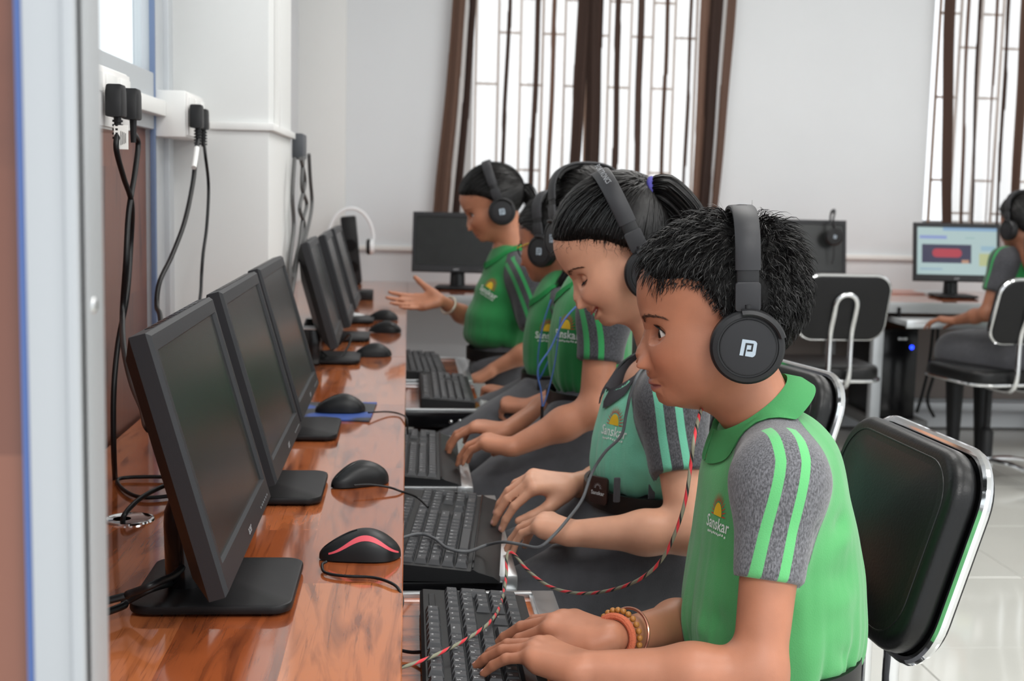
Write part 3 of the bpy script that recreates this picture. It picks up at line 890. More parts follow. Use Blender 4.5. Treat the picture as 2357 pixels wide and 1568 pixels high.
# ================================================================ chairs
def make_chair():
    """swivel chair facing -X, origin on the floor under the seat"""
    o = empty('office_chair')
    # seat
    st = MB(); st.prism(rrect(0.40, 0.40, 0.09, 8), 0.06, 0.02, 4, M=Matrix.Translation((0, 0, 0.415)))
    so = st.build('seat', M_LEATHER, o, 60)
    rm = MB(); rm.tube([(p[0], p[1], 0.420) for p in rrect(0.406, 0.406, 0.092, 10)], 0.007, 8, closed=True); rm.build('seat_rim', M_CHROME, so)
    # backrest leaning back
    t = math.radians(17)
    n = Vector((-math.cos(t), 0, math.sin(t))); v = Vector((math.sin(t), 0, math.cos(t))); u = Vector((0, -1, 0))
    P = frame_mat(Vector((0.245, 0, 0.712)), u, v, n)
    W, H = 0.335, 0.255
    bk = MB(); bk.prism(rrect(W, H, 0.062, 10), 0.036, 0.014, 5, M=P)
    # puffed front
    for p in bk.v: pass
    bo = bk.build('backrest', M_LEATHER, o, 60)
    sm = MB()
    pts = [(p[0] * .89, p[1] * .86, 0.0355) for p in rrect(W, H, 0.062, 10)]
    sm.tube([P @ Vector(p) for p in pts], 0.0016, 6, closed=True); sm.build('piping', M_LEATHER, bo)
    pad = MB(); k = 12; pl = rrect(W * .885, H * .855, .050, 10); rings = []
    for i in range(k + 1):
        t_ = i / k; rings.append([P @ Vector((x * (1 - t_), y * (1 - t_), 0.0345 + 0.010 * (1 - (1 - t_) ** 2.2))) for x, y in pl])
    rings[-1] = [P @ Vector((x * .001, y * .001, .0445)) for x, y in pl]
    for r_ in rings: pad.v += r_
    n_ = len(pl)
    for i in range(k):
        for j in range(n_): pad.f.append([i * n_ + j, i * n_ + (j + 1) % n_, (i + 1) * n_ + (j + 1) % n_, (i + 1) * n_ + j]); pad.mi.append(0)
    pad.build('cushion', M_LEATHER, bo, 180)
    sh = MB(); sh.prism(rrect(W + .004, H + .004, 0.063, 10), 0.012, 0.005, 3, M=P @ Matrix.Translation((0, 0, -0.018))); sh.build('back_shell', M_BLK, bo)
    cr = MB(); cr.tube([P @ Vector((p[0], p[1], -0.005)) for p in rrect(W + .006, H + .006, 0.064, 10)], 0.0075, 10, closed=True); cr.build('chrome_rim', M_CHROME, bo)
    # inverted-U support tube
    pts = []
    for s in (1, -1):
        leg = [(0.05, 0.042 * s, 0.392), (0.16, 0.042 * s, 0.392), (0.205, 0.042 * s, 0.405), (0.228, 0.042 * s, 0.45), (0.232, 0.042 * s, 0.60)]
        a = P @ Vector((-0.042 * s, -0.02, -0.026)); leg.append(tuple(a)); leg.append(tuple(P @ Vector((-0.042 * s, 0.02, -0.026))))
        pts.append(leg)
    top = [tuple(P @ Vector((-0.042 * math.cos(a), 0.02 + 0.042 * math.sin(a), -0.026))) for a in [PI * i / 8 for i in range(1, 8)]]
    sup = MB(); sup.tube(catmull(pts[0], 5) + top + catmull(pts[1], 5)[::-1], 0.0105, 12); sup.build('support_tube', M_CHROME, o)
    # column and five-star base
    cl = MB(); cl.lathe([(0.028, 0.08), (0.028, 0.2), (0.022, 0.21), (0.014, 0.22), (0.014, 0.40)], 20); cl.build('gas_column', M_BLK, o)
    MB().box((0, 0, 0.402), (0.16, 0.12, 0.026), 0.004).build('seat_plate', M_BLK, o)
    hub = MB(); hub.lathe([(0.0, 0.05), (0.034, 0.052), (0.036, 0.075), (0.030, 0.10), (0.0, 0.10)], 20)
    bso = hub.build('base_hub', M_CHROME, o)
    for i in range(5):
        a = 2 * PI * i / 5 + 0.35
        d = Vector((math.cos(a), math.sin(a), 0))
        lg = MB(); lg.tube(catmull([d * 0.02 + Vector((0, 0, .085)), d * 0.12 + Vector((0, 0, .085)), d * 0.22 + Vector((0, 0, .068)), d * 0.275 + Vector((0, 0, .055))], 4), [0.020] * 5 + [0.017] * 4 + [0.014] * 4, 10, flat=0.62)
        lo = lg.build('base_leg', M_CHROME, o)
        cs = MB(); cs.lathe([(0.0, -0.014), (0.022, -0.014), (0.025, -0.009), (0.025, 0.009), (0.022, 0.014), (0.0, 0.014)], 16, M=Matrix.Translation(d * 0.27 + Vector((0, 0, 0.0255))) @ Matrix.Rotation(a, 4, 'Z') @ Matrix.Rotation(PI / 2, 4, 'Y'))
        cs.build('caster', M_BLK, lo)
    return o
CG = 'black leather chairs with chrome rims'
ch = make_chair(); ch['category'] = 'chair'
place(ch, 0.385, 1.575, 0, 3, 'black leather chair with chrome rim right behind the boy', CG)
place(copy_tree(ch), 0.405, 2.16, 0, 14, 'black leather chair showing only its rounded chrome-edged back beyond the boy', CG)
c = at(1938, 690, 4.86)
place(copy_tree(ch), c.x - 0.01, 5.08, 0.0, -88, 'empty black chair seen from behind with chrome loop support at back desk', CG)
c = at(2345, 720, 4.75)
place(copy_tree(ch), c.x + 0.03, 5.02, 0.0, -80, 'black swivel chair at right edge carrying the far seated girl', CG)
place(copy_tree(ch), 0.37, 2.72, 0, 5, 'black chair under the third child from the camera, mostly hidden', CG)
place(copy_tree(ch), 0.40, 3.30, 0, 5, 'black chair under the child with glasses, hidden by her neighbours', CG)

# ================================================================ sockets, plugs and wall cables
def socket_box(Y0, Y1, z0, z1, depth, label):
    o = wempty('socket_box', (WL, (Y0 + Y1) / 2, z0), label, 'socket box', 'white wall socket boxes')
    MB().span((WL + 0.012, Y0, z0), (WL + 0.012 + depth, Y1, z1), 0.003).build('body', M_WHITE, o)
    f = MB()
    f.span((WL + 0.012 + depth, Y0 + .004, z0 + .004), (WL + 0.016 + depth, Y1 - .004, z1 - .004), 0.001)
    f.build('face_plate', mat('socket_face', (238, 236, 234), 0.3), o)
    n = 3
    for i in range(n):
        y = Y0 + (Y1 - Y0) * (i + .5) / n
        s = MB().box((WL + 0.0175 + depth, y, (z0 + z1) / 2 + (z1 - z0) * .22), (0.004, (Y1 - Y0) / n * .7, (z1 - z0) * .3), 0.001)
        s.build('switch', M_WHITE, o)
    return o
def plug(px, py, X, h, wd, label, ribs=True):
    """square right-angle plug, its back towards +X, cable leaving downwards"""
    c = onx(px, py, X)
    o = wempty('power_plug', tuple(c), label, 'plug', 'black power plugs')
    b = MB(); b.prism([(-wd / 2, -h / 2), (wd / 2, -h / 2), (wd / 2 * .92, h * .3), (wd / 2 * .6, h / 2), (-wd / 2 * .6, h / 2), (-wd / 2 * .92, h * .3)], 0.024, 0.004, 2,
                      M=Matrix.Translation((c.x - 0.014, c.y, c.z)) @ frame_mat((0, 0, 0), (0, 1, 0), (0, 0, 1), (1, 0, 0)))
    b.build('body', M_BLK, o)
    r = MB(); z = c.z - h / 2
    r.lathe([(0.004, -0.034), (0.0055, 0.0)], 10, M=Matrix.Translation((c.x, c.y, z)))
    if ribs:
        for i in range(5): r.lathe([(0.0075, -0.002), (0.0075, 0.001)], 12, M=Matrix.Translation((c.x, c.y, z - 0.005 - i * 0.006)))
    r.build('strain_relief', M_BLK, o)
    return c, Vector((c.x, c.y, z - 0.03))
XS = WL + 0.075
# first box (nearest), on the rail
a = onx(240, 230, XS); b_ = onx(300, 230, XS)
zt, zb_ = onx(270, 160, XS).z, onx(270, 302, XS).z
socket_box(a.y - 0.10, b_.y, zb_, zt, XS - WL - 0.016, 'white socket box nearest the camera with two black plugs')
a = onx(432, 260, XS); b_ = onx(472, 260, XS)
zt, zb_ = onx(440, 212, XS).z, onx(440, 318, XS).z
Y2 = a.y
socket_box(Y2, b_.y, zb_, zt, XS - WL - 0.016, 'white socket box beside the pillar with two small black plugs')
MB().span((WL + 0.012, onx(300, 230, XS).y, onx(340, 245, WL).z - .018), (WL + 0.034, Y2, onx(340, 245, WL).z + .012), 0.002).build('trunking', M_WHITE)
tag(bpy.data.objects['trunking'], 'white cable trunking joining the two wall socket boxes', 'trunking')
px1, e1 = plug(270, 232, XS + 0.02, 0.046, 0.038, 'square black plug with ribbed neck and white tag, leftmost on the wall')
px2, e2 = plug(306, 240, XS + 0.022, 0.046, 0.038, 'black plug second from left in the nearest socket box', False)
px3, e3 = plug(455, 268, XS + 0.018, 0.046, 0.036, 'black plug in the socket box beside the pillar, left one')
px4, e4 = plug(468, 275, XS + 0.014, 0.042, 0.034, 'black plug in the socket box beside the pillar, right one')
# white tag on the first cable
tg = MB(); c = onx(274, 318, XS + 0.022)
tg.span((c.x - .006, c.y - .006, c.z - 0.016), (c.x + 0.014, c.y - .0048, c.z + 0.018), 0.0003, 1)
t_ = tg.build('cable_tag', mat('paper_white', (236, 236, 232), 0.6)); tag(t_, 'white paper tag with printed marks on the leftmost cable', 'tag')
tp = MB()
for i in range(4): tp.box((c.x + 0.004 + i * 0.0022, c.y - .0063, c.z), (0.0007, 0.0004, 0.020 - 0.002 * i))
tp.tube([(c.x - 0.001 + 0.0032 * math.cos(a), c.y - .0063, c.z + 0.004 * math.sin(a)) for a in [i * PI / 6 for i in range(12)]], 0.0007, 5, closed=True)
tp.build('tag_print', M_BLK, t_)

def cable(pts, r, label, m=None, n=8, seg=8, name='cable', group=None):
    o = MB().tube(catmull(pts, seg), r, n).build(name, m or M_CABLE, None, 60)
    return tag(o, label, 'cable', group)
XC = XS + 0.02
def wpx(px, py, X): return onx(px, py, X)
cable([e1 + Vector((0, 0, .01)), wpx(268, 345, XC), wpx(285, 410, XC), wpx(303, 470, XC), wpx(301, 560, XC - .01), wpx(292, 680, XC - .01), wpx(272, 790, XC - .02), wpx(262, 900, XC - .02), wpx(262, 1040, XC - .02), wpx(268, 1150, XC - .03), onz(268, 1192, DESK - .02)], 0.0042,
      'thick black cable from leftmost plug down into the desk grommet')
cable([e2 + Vector((0, 0, .01)), wpx(318, 330, XC), wpx(310, 400, XC), wpx(296, 490, XC), wpx(290, 600, XC), wpx(282, 720, XC - .01), wpx(285, 800, XC + .02), wpx(303, 880, XC + .06), wpx(328, 940, XC + 0.12), wpx(350, 990, XC + 0.17), Vector((MX - .06, 1.56, DESK + .18))], 0.0042,
      'black cable from second plug running behind the nearest monitor')
cable([e3 + Vector((0, 0, .01)), wpx(452, 345, XC), wpx(444, 420, XC), wpx(425, 510, XC), wpx(395, 590, XC - .01), wpx(367, 650, XC - .02), wpx(361, 705, XC - .02), wpx(370, 740, XC), Vector((-.36, 1.97, DESK + .12))], 0.0045,
      'black cable curving left from the plug beside the pillar')
o_ = MB().tube(catmull([wpx(453, 340, XC + .001), wpx(450, 362, XC + .001), wpx(446, 386, XC + .001)], 6), 0.0052, 10).build('cable_sleeve', M_WHITE); tag(o_, 'white paper sleeve on the cable beside the pillar', 'tag')
cable([e4 + Vector((0, 0, .01)), wpx(473, 360, XC), wpx(480, 430, XC), wpx(476, 520, XC), wpx(467, 590, XC), wpx(463, 660, XC), wpx(463, 740, XC + .02), Vector((-.33, 2.40, DESK + .1))], 0.0034,
      'thin black cable hanging straight down the white pillar')
# grommet
gm = MB(); c = onz(297, 1197, DESK)
gm.lathe([(0.030, 0.0), (0.034, 0.0), (0.033, 0.0025), (0.030, 0.003), (0.027, 0.0015), (0.0, 0.001)], 32, M=Matrix.Translation(c))
g_ = gm.build('cable_grommet', M_CHROME); tag(g_, 'round metal cable grommet set in the desk top', 'grommet')
g2 = MB(); g2.lathe([(0.0, 0.0032), (0.012, 0.0032)], 16, M=Matrix.Translation(c + Vector((-.008, -.006, 0)))); g2.build('cable_hole', M_BLKG, g_)
for q in g_.children: pass
cable([c + Vector((-.006, -.004, -.01)), onz(285, 1188, DESK + .012), onz(320, 1150, DESK + .02), onz(370, 1122, DESK + .02), onz(430, 1100, DESK + .02)], 0.0036, 'black cable leaving the desk grommet towards the monitor')
cable([onz(440, 1100, DESK + .006), onz(330, 1098, DESK + .006), onz(272, 1104, DESK + .005), onz(285, 1128, DESK + .005), onz(325, 1145, DESK + .005), onz(390, 1142, DESK + .005), onz(450, 1130, DESK + .005)], 0.003, 'thin black cable looped on the desk behind the nearest monitor')
cable([Vector((-.46, 1.17, DESK + .03)), onz(240, 1385, DESK + .03), onz(300, 1366, DESK + .035), onz(360, 1342, DESK + .045), at(425, 1298, 1.42), Vector((MX - 0.01, 1.47, DESK + .11))], 0.0042, 'upper black cable running under the nearest monitor from the left')
cable([Vector((-.46, 1.14, DESK + .012)), onz(238, 1412, DESK + .014), onz(290, 1385, DESK + .016), onz(350, 1355, DESK + .03), at(405, 1340, 1.44)], 0.0042, 'lower black cable running under the nearest monitor from the left')
# far socket on the pillar side with its cables
bx = MB(); c = onx(690, 340, PX + .015)
bx.span((PX, c.y - .06, c.z - .03), (PX + .028, c.y + .06, c.z + .035), 0.004); o_ = bx.build('power_adapter', mat('adapter_grey', (74, 77, 82), 0.5)); tag(o_, 'dark grey power adapter plugged in beside the pillar edge', 'adapter')
for i, (pts, lb) in enumerate((
    ([(678, 365), (673, 450), (676, 520), (668, 600), (668, 680), (674, 740)], 'leftmost of the grey cables hanging behind the pillar'),
    ([(692, 365), (702, 420), (690, 480), (700, 520), (684, 585), (672, 640)], 'twisted grey cable in the middle of the bundle behind the pillar'),
    ([(698, 362), (695, 430), (706, 470), (696, 510), (690, 560), (668, 700)], 'crossing grey cable of the bundle behind the pillar'),
    ([(711, 355), (714, 410), (718, 465), (713, 505), (700, 560), (690, 600)], 'rightmost grey cable of the bundle behind the pillar'))):
    cable([onx(p[0], p[1], PX + .02) if p[0] < 690 else onx(p[0], p[1], PX + .03) for p in pts], 0.005, lb, mat('cable_dim', (86, 86, 86), .5), group='cables behind the pillar')

# ================================================================ small things on the far part of the desk
bx = wempty('power_brick', (0, 0, 0), 'black power brick with white label standing behind the fourth monitor', 'power brick')
a = onz(712, 842, DESK); bx.location = a
M0 = Matrix.Translation((a.x, a.y + .02, DESK))
MB().box((0, 0.02, 0.045), (0.05, 0.06, 0.09), 0.004, M=M0).build('body', M_BLKG, bx)
MB().box((0.004, 0.02, 0.092), (0.05, 0.064, 0.003), 0.001, M=M0).build('label_card', M_PRINT, bx)
c = onz(760, 820, DESK + .004)
cable([c + Vector((0.055 * math.cos(t) * 1.0, 0.075 * math.sin(t), 0.03 + 0.028 * math.sin(t * 2 + 1))) for t in [i * PI / 6 for i in range(14)]], 0.003, 'coiled black cable in front of the fourth monitor foot')
# dark tower with white headphones hung over it
tw = wempty('speaker_tower', (0, 0, 0), 'slim black speaker tower on the far desk corner', 'speaker')
c = at(822, 640, 6.0); tw.location = (c.x, 6.0, DESK)
T = Matrix.Translation((c.x - .012, 6.02, DESK)) @ Matrix.Rotation(math.radians(-6), 4, 'Y')
MB().box((0, 0, 0.155), (0.068, 0.10, 0.31), 0.008, M=T).build('body', M_BLK, tw)
for zz in (0.08, 0.18): MB().lathe([(0.0, 0.0), (0.018, -0.004), (0.026, 0.001), (0.028, 0.004), (0.0, 0.004)], 20, M=T @ Matrix.Translation((0, -0.053, zz)) @ Matrix.Rotation(PI / 2, 4, 'X')).build('driver', M_BLKG, tw)
tag(MB().span((0.0, 0, 0), (0.001, 0.001, 0.001)).build('dust_cover', M_BLK, tw), None) if False else None
def white_headphones():
    o = wempty('headphones', (0, 0, 0), 'white over-ear headphones hanging over the far black speaker tower', 'headphones')
    c0 = at(808, 552, 5.9); o.location = c0
    r = at(861, 530, 5.9).x - c0.x
    b = MB(); pts = [(c0.x + r * math.cos(a) * .98, 5.9 + .012 * math.cos(a), c0.z + r * 1.38 * math.sin(a) + .0) for a in [PI * i / 24 for i in range(25)]]
    b.tube(pts, 0.008, 10); b.build('headband', mat('white_gloss', (226, 228, 230), .25), o)
    for s in (-1, 1):
        T = Matrix.Translation((c0.x + s * (r - .012), 5.9, c0.z - .03)) @ Matrix.Rotation(s * PI / 2, 4, 'Y')
        e = MB(); e.lathe([(0.0, .016), (.028, .014), (.034, .006), (.034, -.004), (.03, -.006)], 28, M=T); eo = e.build('ear_cup', mat('white_gloss', (226, 228, 230), .25), o)
        k = MB(); k.lathe([(.034, -.005), (.036, -.014), (.028, -.022), (.016, -.016), (0, -.014)], 28, M=T); k.build('ear_pad', M_BLK, eo)
white_headphones()
# dark boxes beyond the last monitor
o_ = MB().box((0, 0, .018), (.055, .12, .036), .004).build('dark_box', M_BLK); c = onz(842, 692, DESK); o_.location = (c.x, c.y + .06, DESK); tag(o_, 'small dark grey box on the far desk by the wall corner', 'box')
o_ = MB().box((0, 0, .008), (.06, .09, .016), .003).build('white_adapter', M_PRINT); c = onz(806, 736, DESK); o_.location = (c.x, c.y + .05, DESK); o_.rotation_euler = (0, 0, .5); tag(o_, 'white adapter block at the foot of the fifth monitor', 'adapter')
# back desk: papers, tray, computer tower
o_ = MB().box((0, 0, .004), (.22, .20, .008), .001).build('papers', mat('pink_paper', (206, 168, 160), .7)); c = onz(2080, 676, DESK); o_.location = (c.x, c.y + .06, DESK); tag(o_, 'stack of pinkish papers on the back desk left of the lit screen', 'papers')
o_ = MB().box((0, 0, .006), (.14, .18, .012), .001).build('open_book', M_PRINT); c = onz(2165, 680, DESK); o_.location = (c.x, c.y + .05, DESK); o_.rotation_euler = (0, 0, .2); tag(o_, 'white booklet on the back desk below the lit screen', 'booklet')
o_ = MB().box((0, 0, .03), (.05, .04, .06), .008).build('red_box', mat('red_plastic', (196, 52, 44), .5)); c = onz(2050, 660, DESK); o_.location = (c.x, c.y, DESK); tag(o_, 'small red box on the back desk behind the empty chair', 'box')
tray_o = wempty('keyboard_tray', (2.5, 5.4, .55), 'grey keyboard tray below the back desk under the far girl hand', 'keyboard tray')
a = at(2082, 738, 5.32); b_ = at(2260, 746, 5.32)
MB().span((a.x, 5.30, a.z - .022), (b_.x + .25, 5.62, a.z), .002).build('board', mat('grey_metal2', (178, 180, 182), .4, metal=.4), tray_o)
MB().span((a.x, 5.29, a.z - .03), (b_.x + .25, 5.30, a.z + .004), .001).build('front_rail', M_ALU, tray_o)
for x in (a.x + .02, b_.x + .22): MB().span((x, 5.45, a.z), (x + .012, 5.60, DESK - .02)).build('slide', M_BLKG, tray_o)
pc = wempty('computer_tower', (2.2, 5.7, 0), 'black computer tower with blue power light under the back desk', 'computer')
a = at(2040, 760, 5.62); b_ = at(2115, 760, 5.62)
MB().span((a.x - .02, 5.62, .14), (b_.x, 6.02, .55), .004).build('case', M_BLK, pc)
MB().span((a.x - .015, 5.612, .15), (b_.x - .005, 5.622, .545), .003).build('front_panel', M_BLKG, pc)
c = at(2099, 800, 5.61); MB().sphere((c.x, 5.611, c.z), (.010, .003, .010)).build('power_button', mat('blue_led', (20, 40, 220), .3, emit=(30, 60, 255), estr=4), pc)
c = at(2078, 780, 5.61); MB().box((c.x, 5.611, c.z), (.04, .003, .012), .001).build('badge', M_ALU, pc)
MB().span((a.x - .05, 5.58, .10), (b_.x + .05, 6.05, .14), .002).build('stand', mat('stand_grey', (120, 122, 122), .5), pc)
for k, (pts, lb) in enumerate((([(2150, 740), (2140, 830), (2125, 900), (2110, 950)], 'dangling black cable next to the computer tower'), ([(2160, 740), (2152, 850), (2135, 920), (2150, 960)], 'second black cable dangling below the back desk'))):
    cable([at(p[0], p[1], 5.75) for p in pts], .008, lb)
# ================================================================ implicit modelling tools
def _v(p): return np.array(p, dtype=np.float32)
def sd_cone(P, a, b, r1, r2):
    a, b = _v(a), _v(b); ba = b - a; L2 = float(ba @ ba); rr = r1 - r2
    a2 = L2 - rr * rr; il2 = 1.0 / L2
    pa = P - a; y = pa @ ba; z = y - L2
    x2 = ((pa * L2 - y[..., None] * ba) ** 2).sum(-1)
    y2 = y * y * L2; z2 = z * z * L2
    k = np.sign(rr) * rr * rr * x2
    d = (np.sqrt(np.maximum(x2 * a2 * il2, 0)) + y * rr) * il2 - r1
    m1 = np.sign(z) * a2 * z2 > k
    m2 = np.sign(y) * a2 * y2 < k
    d = np.where(m2, np.sqrt(x2 + y2) * il2 - r1, d)
    d = np.where(m1, np.sqrt(x2 + z2) * il2 - r2, d)
    return d
def sd_ell(P, c, R, r):
    """ellipsoid, R rows = axes"""
    q = (P - _v(c)) @ np.array(R, dtype=np.float32).T
    r = _v(r)
    k0 = np.sqrt(((q / r) ** 2).sum(-1)); k1 = np.sqrt(((q / (r * r)) ** 2).sum(-1)) + 1e-9
    return k0 * (k0 - 1.0) / k1
def smin(a, b, k):
    h = np.clip(0.5 + 0.5 * (b - a) / k, 0, 1)
    return b + (a - b) * h - k * h * (1 - h)

class Prim:
    def __init__(s, kind, k=0.01, cut=None, **kw): s.kind, s.k, s.kw, s.cut = kind, k, kw, cut
    def d(s, P):
        if s.kind == 'cone': x = sd_cone(P, s.kw['a'], s.kw['b'], s.kw['r1'], s.kw['r2'])
        else: x = sd_ell(P, s.kw['c'], s.kw['R'], s.kw['r'])
        if s.cut is not None:
            p, n = s.cut
            x = np.maximum(x, (P - _v(p)) @ _v(n))
        return x
    def box(s):
        if s.kind == 'cone':
            a, b = _v(s.kw['a']), _v(s.kw['b']); r = max(s.kw['r1'], s.kw['r2'])
            return np.minimum(a, b) - r, np.maximum(a, b) + r
        r = max(s.kw['r']); c = _v(s.kw['c']); return c - r, c + r
def cone(a, b, r1, r2, k=0.01, cut=None): return Prim('cone', k, cut, a=tuple(a), b=tuple(b), r1=r1, r2=r2)
def ell(c, R, r, k=0.01): return Prim('ell', k, None, c=tuple(c), R=R, r=r)
def field(prims, P):
    F = None
    for p in prims:
        d = p.d(P); F = d if F is None else smin(F, d, p.k)
    return F

def surface(prims, res, pad=0.012, cuts=()):
    """surface nets over the smooth union of prims"""
    lo = np.min([p.box()[0] for p in prims], axis=0) - pad
    hi = np.max([p.box()[1] for p in prims], axis=0) + pad
    n = np.ceil((hi - lo) / res).astype(int) + 1
    ax = [lo[i] + res * np.arange(n[i], dtype=np.float32) for i in range(3)]
    F = np.full(tuple(n), 0.2, dtype=np.float32)
    for p in prims:
        b0, b1 = p.box(); m = p.k * 1.05 + 2.5 * res
        i0 = np.maximum(np.floor((b0 - m - lo) / res).astype(int), 0); i1 = np.minimum(np.ceil((b1 + m - lo) / res).astype(int) + 1, n)
        sl = tuple(slice(i0[i], i1[i]) for i in range(3))
        G = np.stack(np.meshgrid(ax[0][sl[0]], ax[1][sl[1]], ax[2][sl[2]], indexing='ij'), -1)
        F[sl] = smin(F[sl], p.d(G).astype(np.float32), p.k)
    for (pt, nr) in cuts:
        G = (ax[0][:, None, None] - pt[0]) * nr[0] + (ax[1][None, :, None] - pt[1]) * nr[1] + (ax[2][None, None, :] - pt[2]) * nr[2]
        F = np.maximum(F, G.astype(np.float32))
    return nets(F, lo, res)

def nets(F, lo, res):
    S_ = F < 0
    c = np.zeros(tuple(np.array(F.shape) - 1), dtype=np.int8)
    for dx in (0, 1):
        for dy in (0, 1):
            for dz in (0, 1):
                c += S_[dx:F.shape[0] - 1 + dx, dy:F.shape[1] - 1 + dy, dz:F.shape[2] - 1 + dz]
    act = (c > 0) & (c < 8)
    idx = np.full(act.shape, -1, dtype=np.int64)
    ii = np.argwhere(act); idx[act] = np.arange(len(ii))
    acc = np.zeros((len(ii), 3)); cnt = np.zeros(len(ii))
    co = [(0, 0, 0), (1, 0, 0), (0, 1, 0), (1, 1, 0), (0, 0, 1), (1, 0, 1), (0, 1, 1), (1, 1, 1)]
    for i in range(8):
        for j in range(i + 1, 8):
            df = [co[j][k] - co[i][k] for k in range(3)]
            if sum(abs(x) for x in df) != 1: continue
            a = F[ii[:, 0] + co[i][0], ii[:, 1] + co[i][1], ii[:, 2] + co[i][2]]
            b = F[ii[:, 0] + co[j][0], ii[:, 1] + co[j][1], ii[:, 2] + co[j][2]]
            m = (a < 0) != (b < 0)
            t = np.where(m, a / (a - b + 1e-20), 0)
            for k in range(3): acc[:, k] += np.where(m, co[i][k] + t * df[k], 0)
            cnt += m
    V = lo + res * (ii + acc / cnt[:, None])
    faces = []
    for ax in range(3):
        o1, o2 = [(1, 2), (2, 0), (0, 1)][ax]
        sl0 = [slice(None)] * 3; sl1 = [slice(None)] * 3
        sl0[ax] = slice(0, -1); sl1[ax] = slice(1, None)
        a = S_[tuple(sl0)]; b = S_[tuple(sl1)]
        e = np.argwhere(a != b)
        e = e[(e[:, o1] > 0) & (e[:, o2] > 0) & (e[:, o1] < F.shape[o1] - 1) & (e[:, o2] < F.shape[o2] - 1)]
        ins = a[e[:, 0], e[:, 1], e[:, 2]]
        def cell(d1, d2):
            q = e.copy(); q[:, o1] += d1; q[:, o2] += d2
            return idx[q[:, 0], q[:, 1], q[:, 2]]
        q = np.stack([cell(-1, -1), cell(0, -1), cell(0, 0), cell(-1, 0)], 1)
        q[~ins] = q[~ins][:, ::-1]
        faces.append(q)
    Q = np.concatenate(faces); Q = Q[(Q >= 0).all(1)]
    return V, Q

def vnormals(V, Q):
    a = V[Q[:, 2]] - V[Q[:, 0]]; b = V[Q[:, 3 if Q.shape[1] == 4 else 1]] - V[Q[:, 1 if Q.shape[1] == 4 else 0]]
    fn = np.cross(a, b)
    N = np.zeros_like(V)
    for i in range(Q.shape[1]): np.add.at(N, Q[:, i], fn)
    return N / (np.linalg.norm(N, axis=1)[:, None] + 1e-12)
def smooth_verts(V, Q, it=2, lam=0.5):
    n = len(V)
    e = np.concatenate([Q[:, [0, 1]], Q[:, [1, 2]], Q[:, [2, 3]], Q[:, [3, 0]]])
    for _ in range(it):
        A = np.zeros_like(V); c = np.zeros(n)
        np.add.at(A, e[:, 0], V[e[:, 1]]); np.add.at(A, e[:, 1], V[e[:, 0]])
        np.add.at(c, e[:, 0], 1); np.add.at(c, e[:, 1], 1)
        V = V + lam * (A / np.maximum(c, 1)[:, None] - V)
    return V
def np_mesh(name, V, Q, attrs=None):
    me = bpy.data.meshes.new(name)
    nq = Q.shape[1]
    me.vertices.add(len(V)); me.vertices.foreach_set('co', np.ascontiguousarray(V, dtype=np.float32).ravel())
    me.loops.add(len(Q) * nq); me.loops.foreach_set('vertex_index', np.ascontiguousarray(Q, dtype=np.int32).ravel())
    me.polygons.add(len(Q)); me.polygons.foreach_set('loop_start', np.arange(0, len(Q) * nq, nq, dtype=np.int32))
    me.polygons.foreach_set('use_smooth', np.ones(len(Q), dtype=bool))
    me.update(calc_edges=True); me.validate()
    for k, d in (attrs or {}).items():
        d = np.asarray(d, dtype=np.float32)
        if d.ndim == 1:
            A = me.attributes.new(k, 'FLOAT', 'POINT'); A.data.foreach_set('value', d)
        else:
            A = me.attributes.new(k, 'FLOAT_COLOR', 'POINT'); A.data.foreach_set('color', d.ravel())
    return me
def vnoise(P, seed=0):
    """cheap smooth value noise, vectorised"""
    P = np.asarray(P, dtype=np.float64) + seed * 17.31
    i = np.floor(P).astype(np.int64); f = P - i; f = f * f * (3 - 2 * f)
    def h(x, y, z):
        n = (x * 374761393 + y * 668265263 + z * 2147483647) & 0xffffffff
        n = ((n ^ (n >> 13)) * 1274126177) & 0xffffffff
        return ((n ^ (n >> 16)) & 0xffff) / 65535.0
    o = 0
    for dx in (0, 1):
        for dy in (0, 1):
            for dz in (0, 1):
                w_ = (f[:, 0] if dx else 1 - f[:, 0]) * (f[:, 1] if dy else 1 - f[:, 1]) * (f[:, 2] if dz else 1 - f[:, 2])
                o = o + w_ * h(i[:, 0] + dx, i[:, 1] + dy, i[:, 2] + dz)
    return o * 2 - 1

# ================================================================ head
# side profile in head-local metres (x forward, z up), chin..brow of a child of about ten
_PX = [(1467.9, 650), (1467.1, 683), (1470.5, 705), (1477.5, 727), (1484.0, 745), (1488.6, 763), (1485.7, 779), (1479.3, 797), (1472.5, 811), (1469.5, 823),
       (1472.5, 833), (1480.4, 839.5), (1490, 844), (1494.3, 850.7), (1497, 861), (1497, 868), (1500, 875), (1507, 879), (1503, 884), (1503, 892), (1509, 900), (1519.4, 908.6), (1522, 920), (1528.4, 934), (1546, 942.8), (1568, 942)]
_PP = math.radians(8)
def _loc(x, y, m=0.000487):
    u = (1665 - x) * m; v = (700 - y) * m
    return (u * math.cos(_PP) - v * math.sin(_PP), u * math.sin(_PP) + v * math.cos(_PP))
PROFILE = np.array([_loc(*p) for p in _PX])
HC = np.array([-0.028, 0.0, -0.006])       # ray centre
_I = np.eye(3)
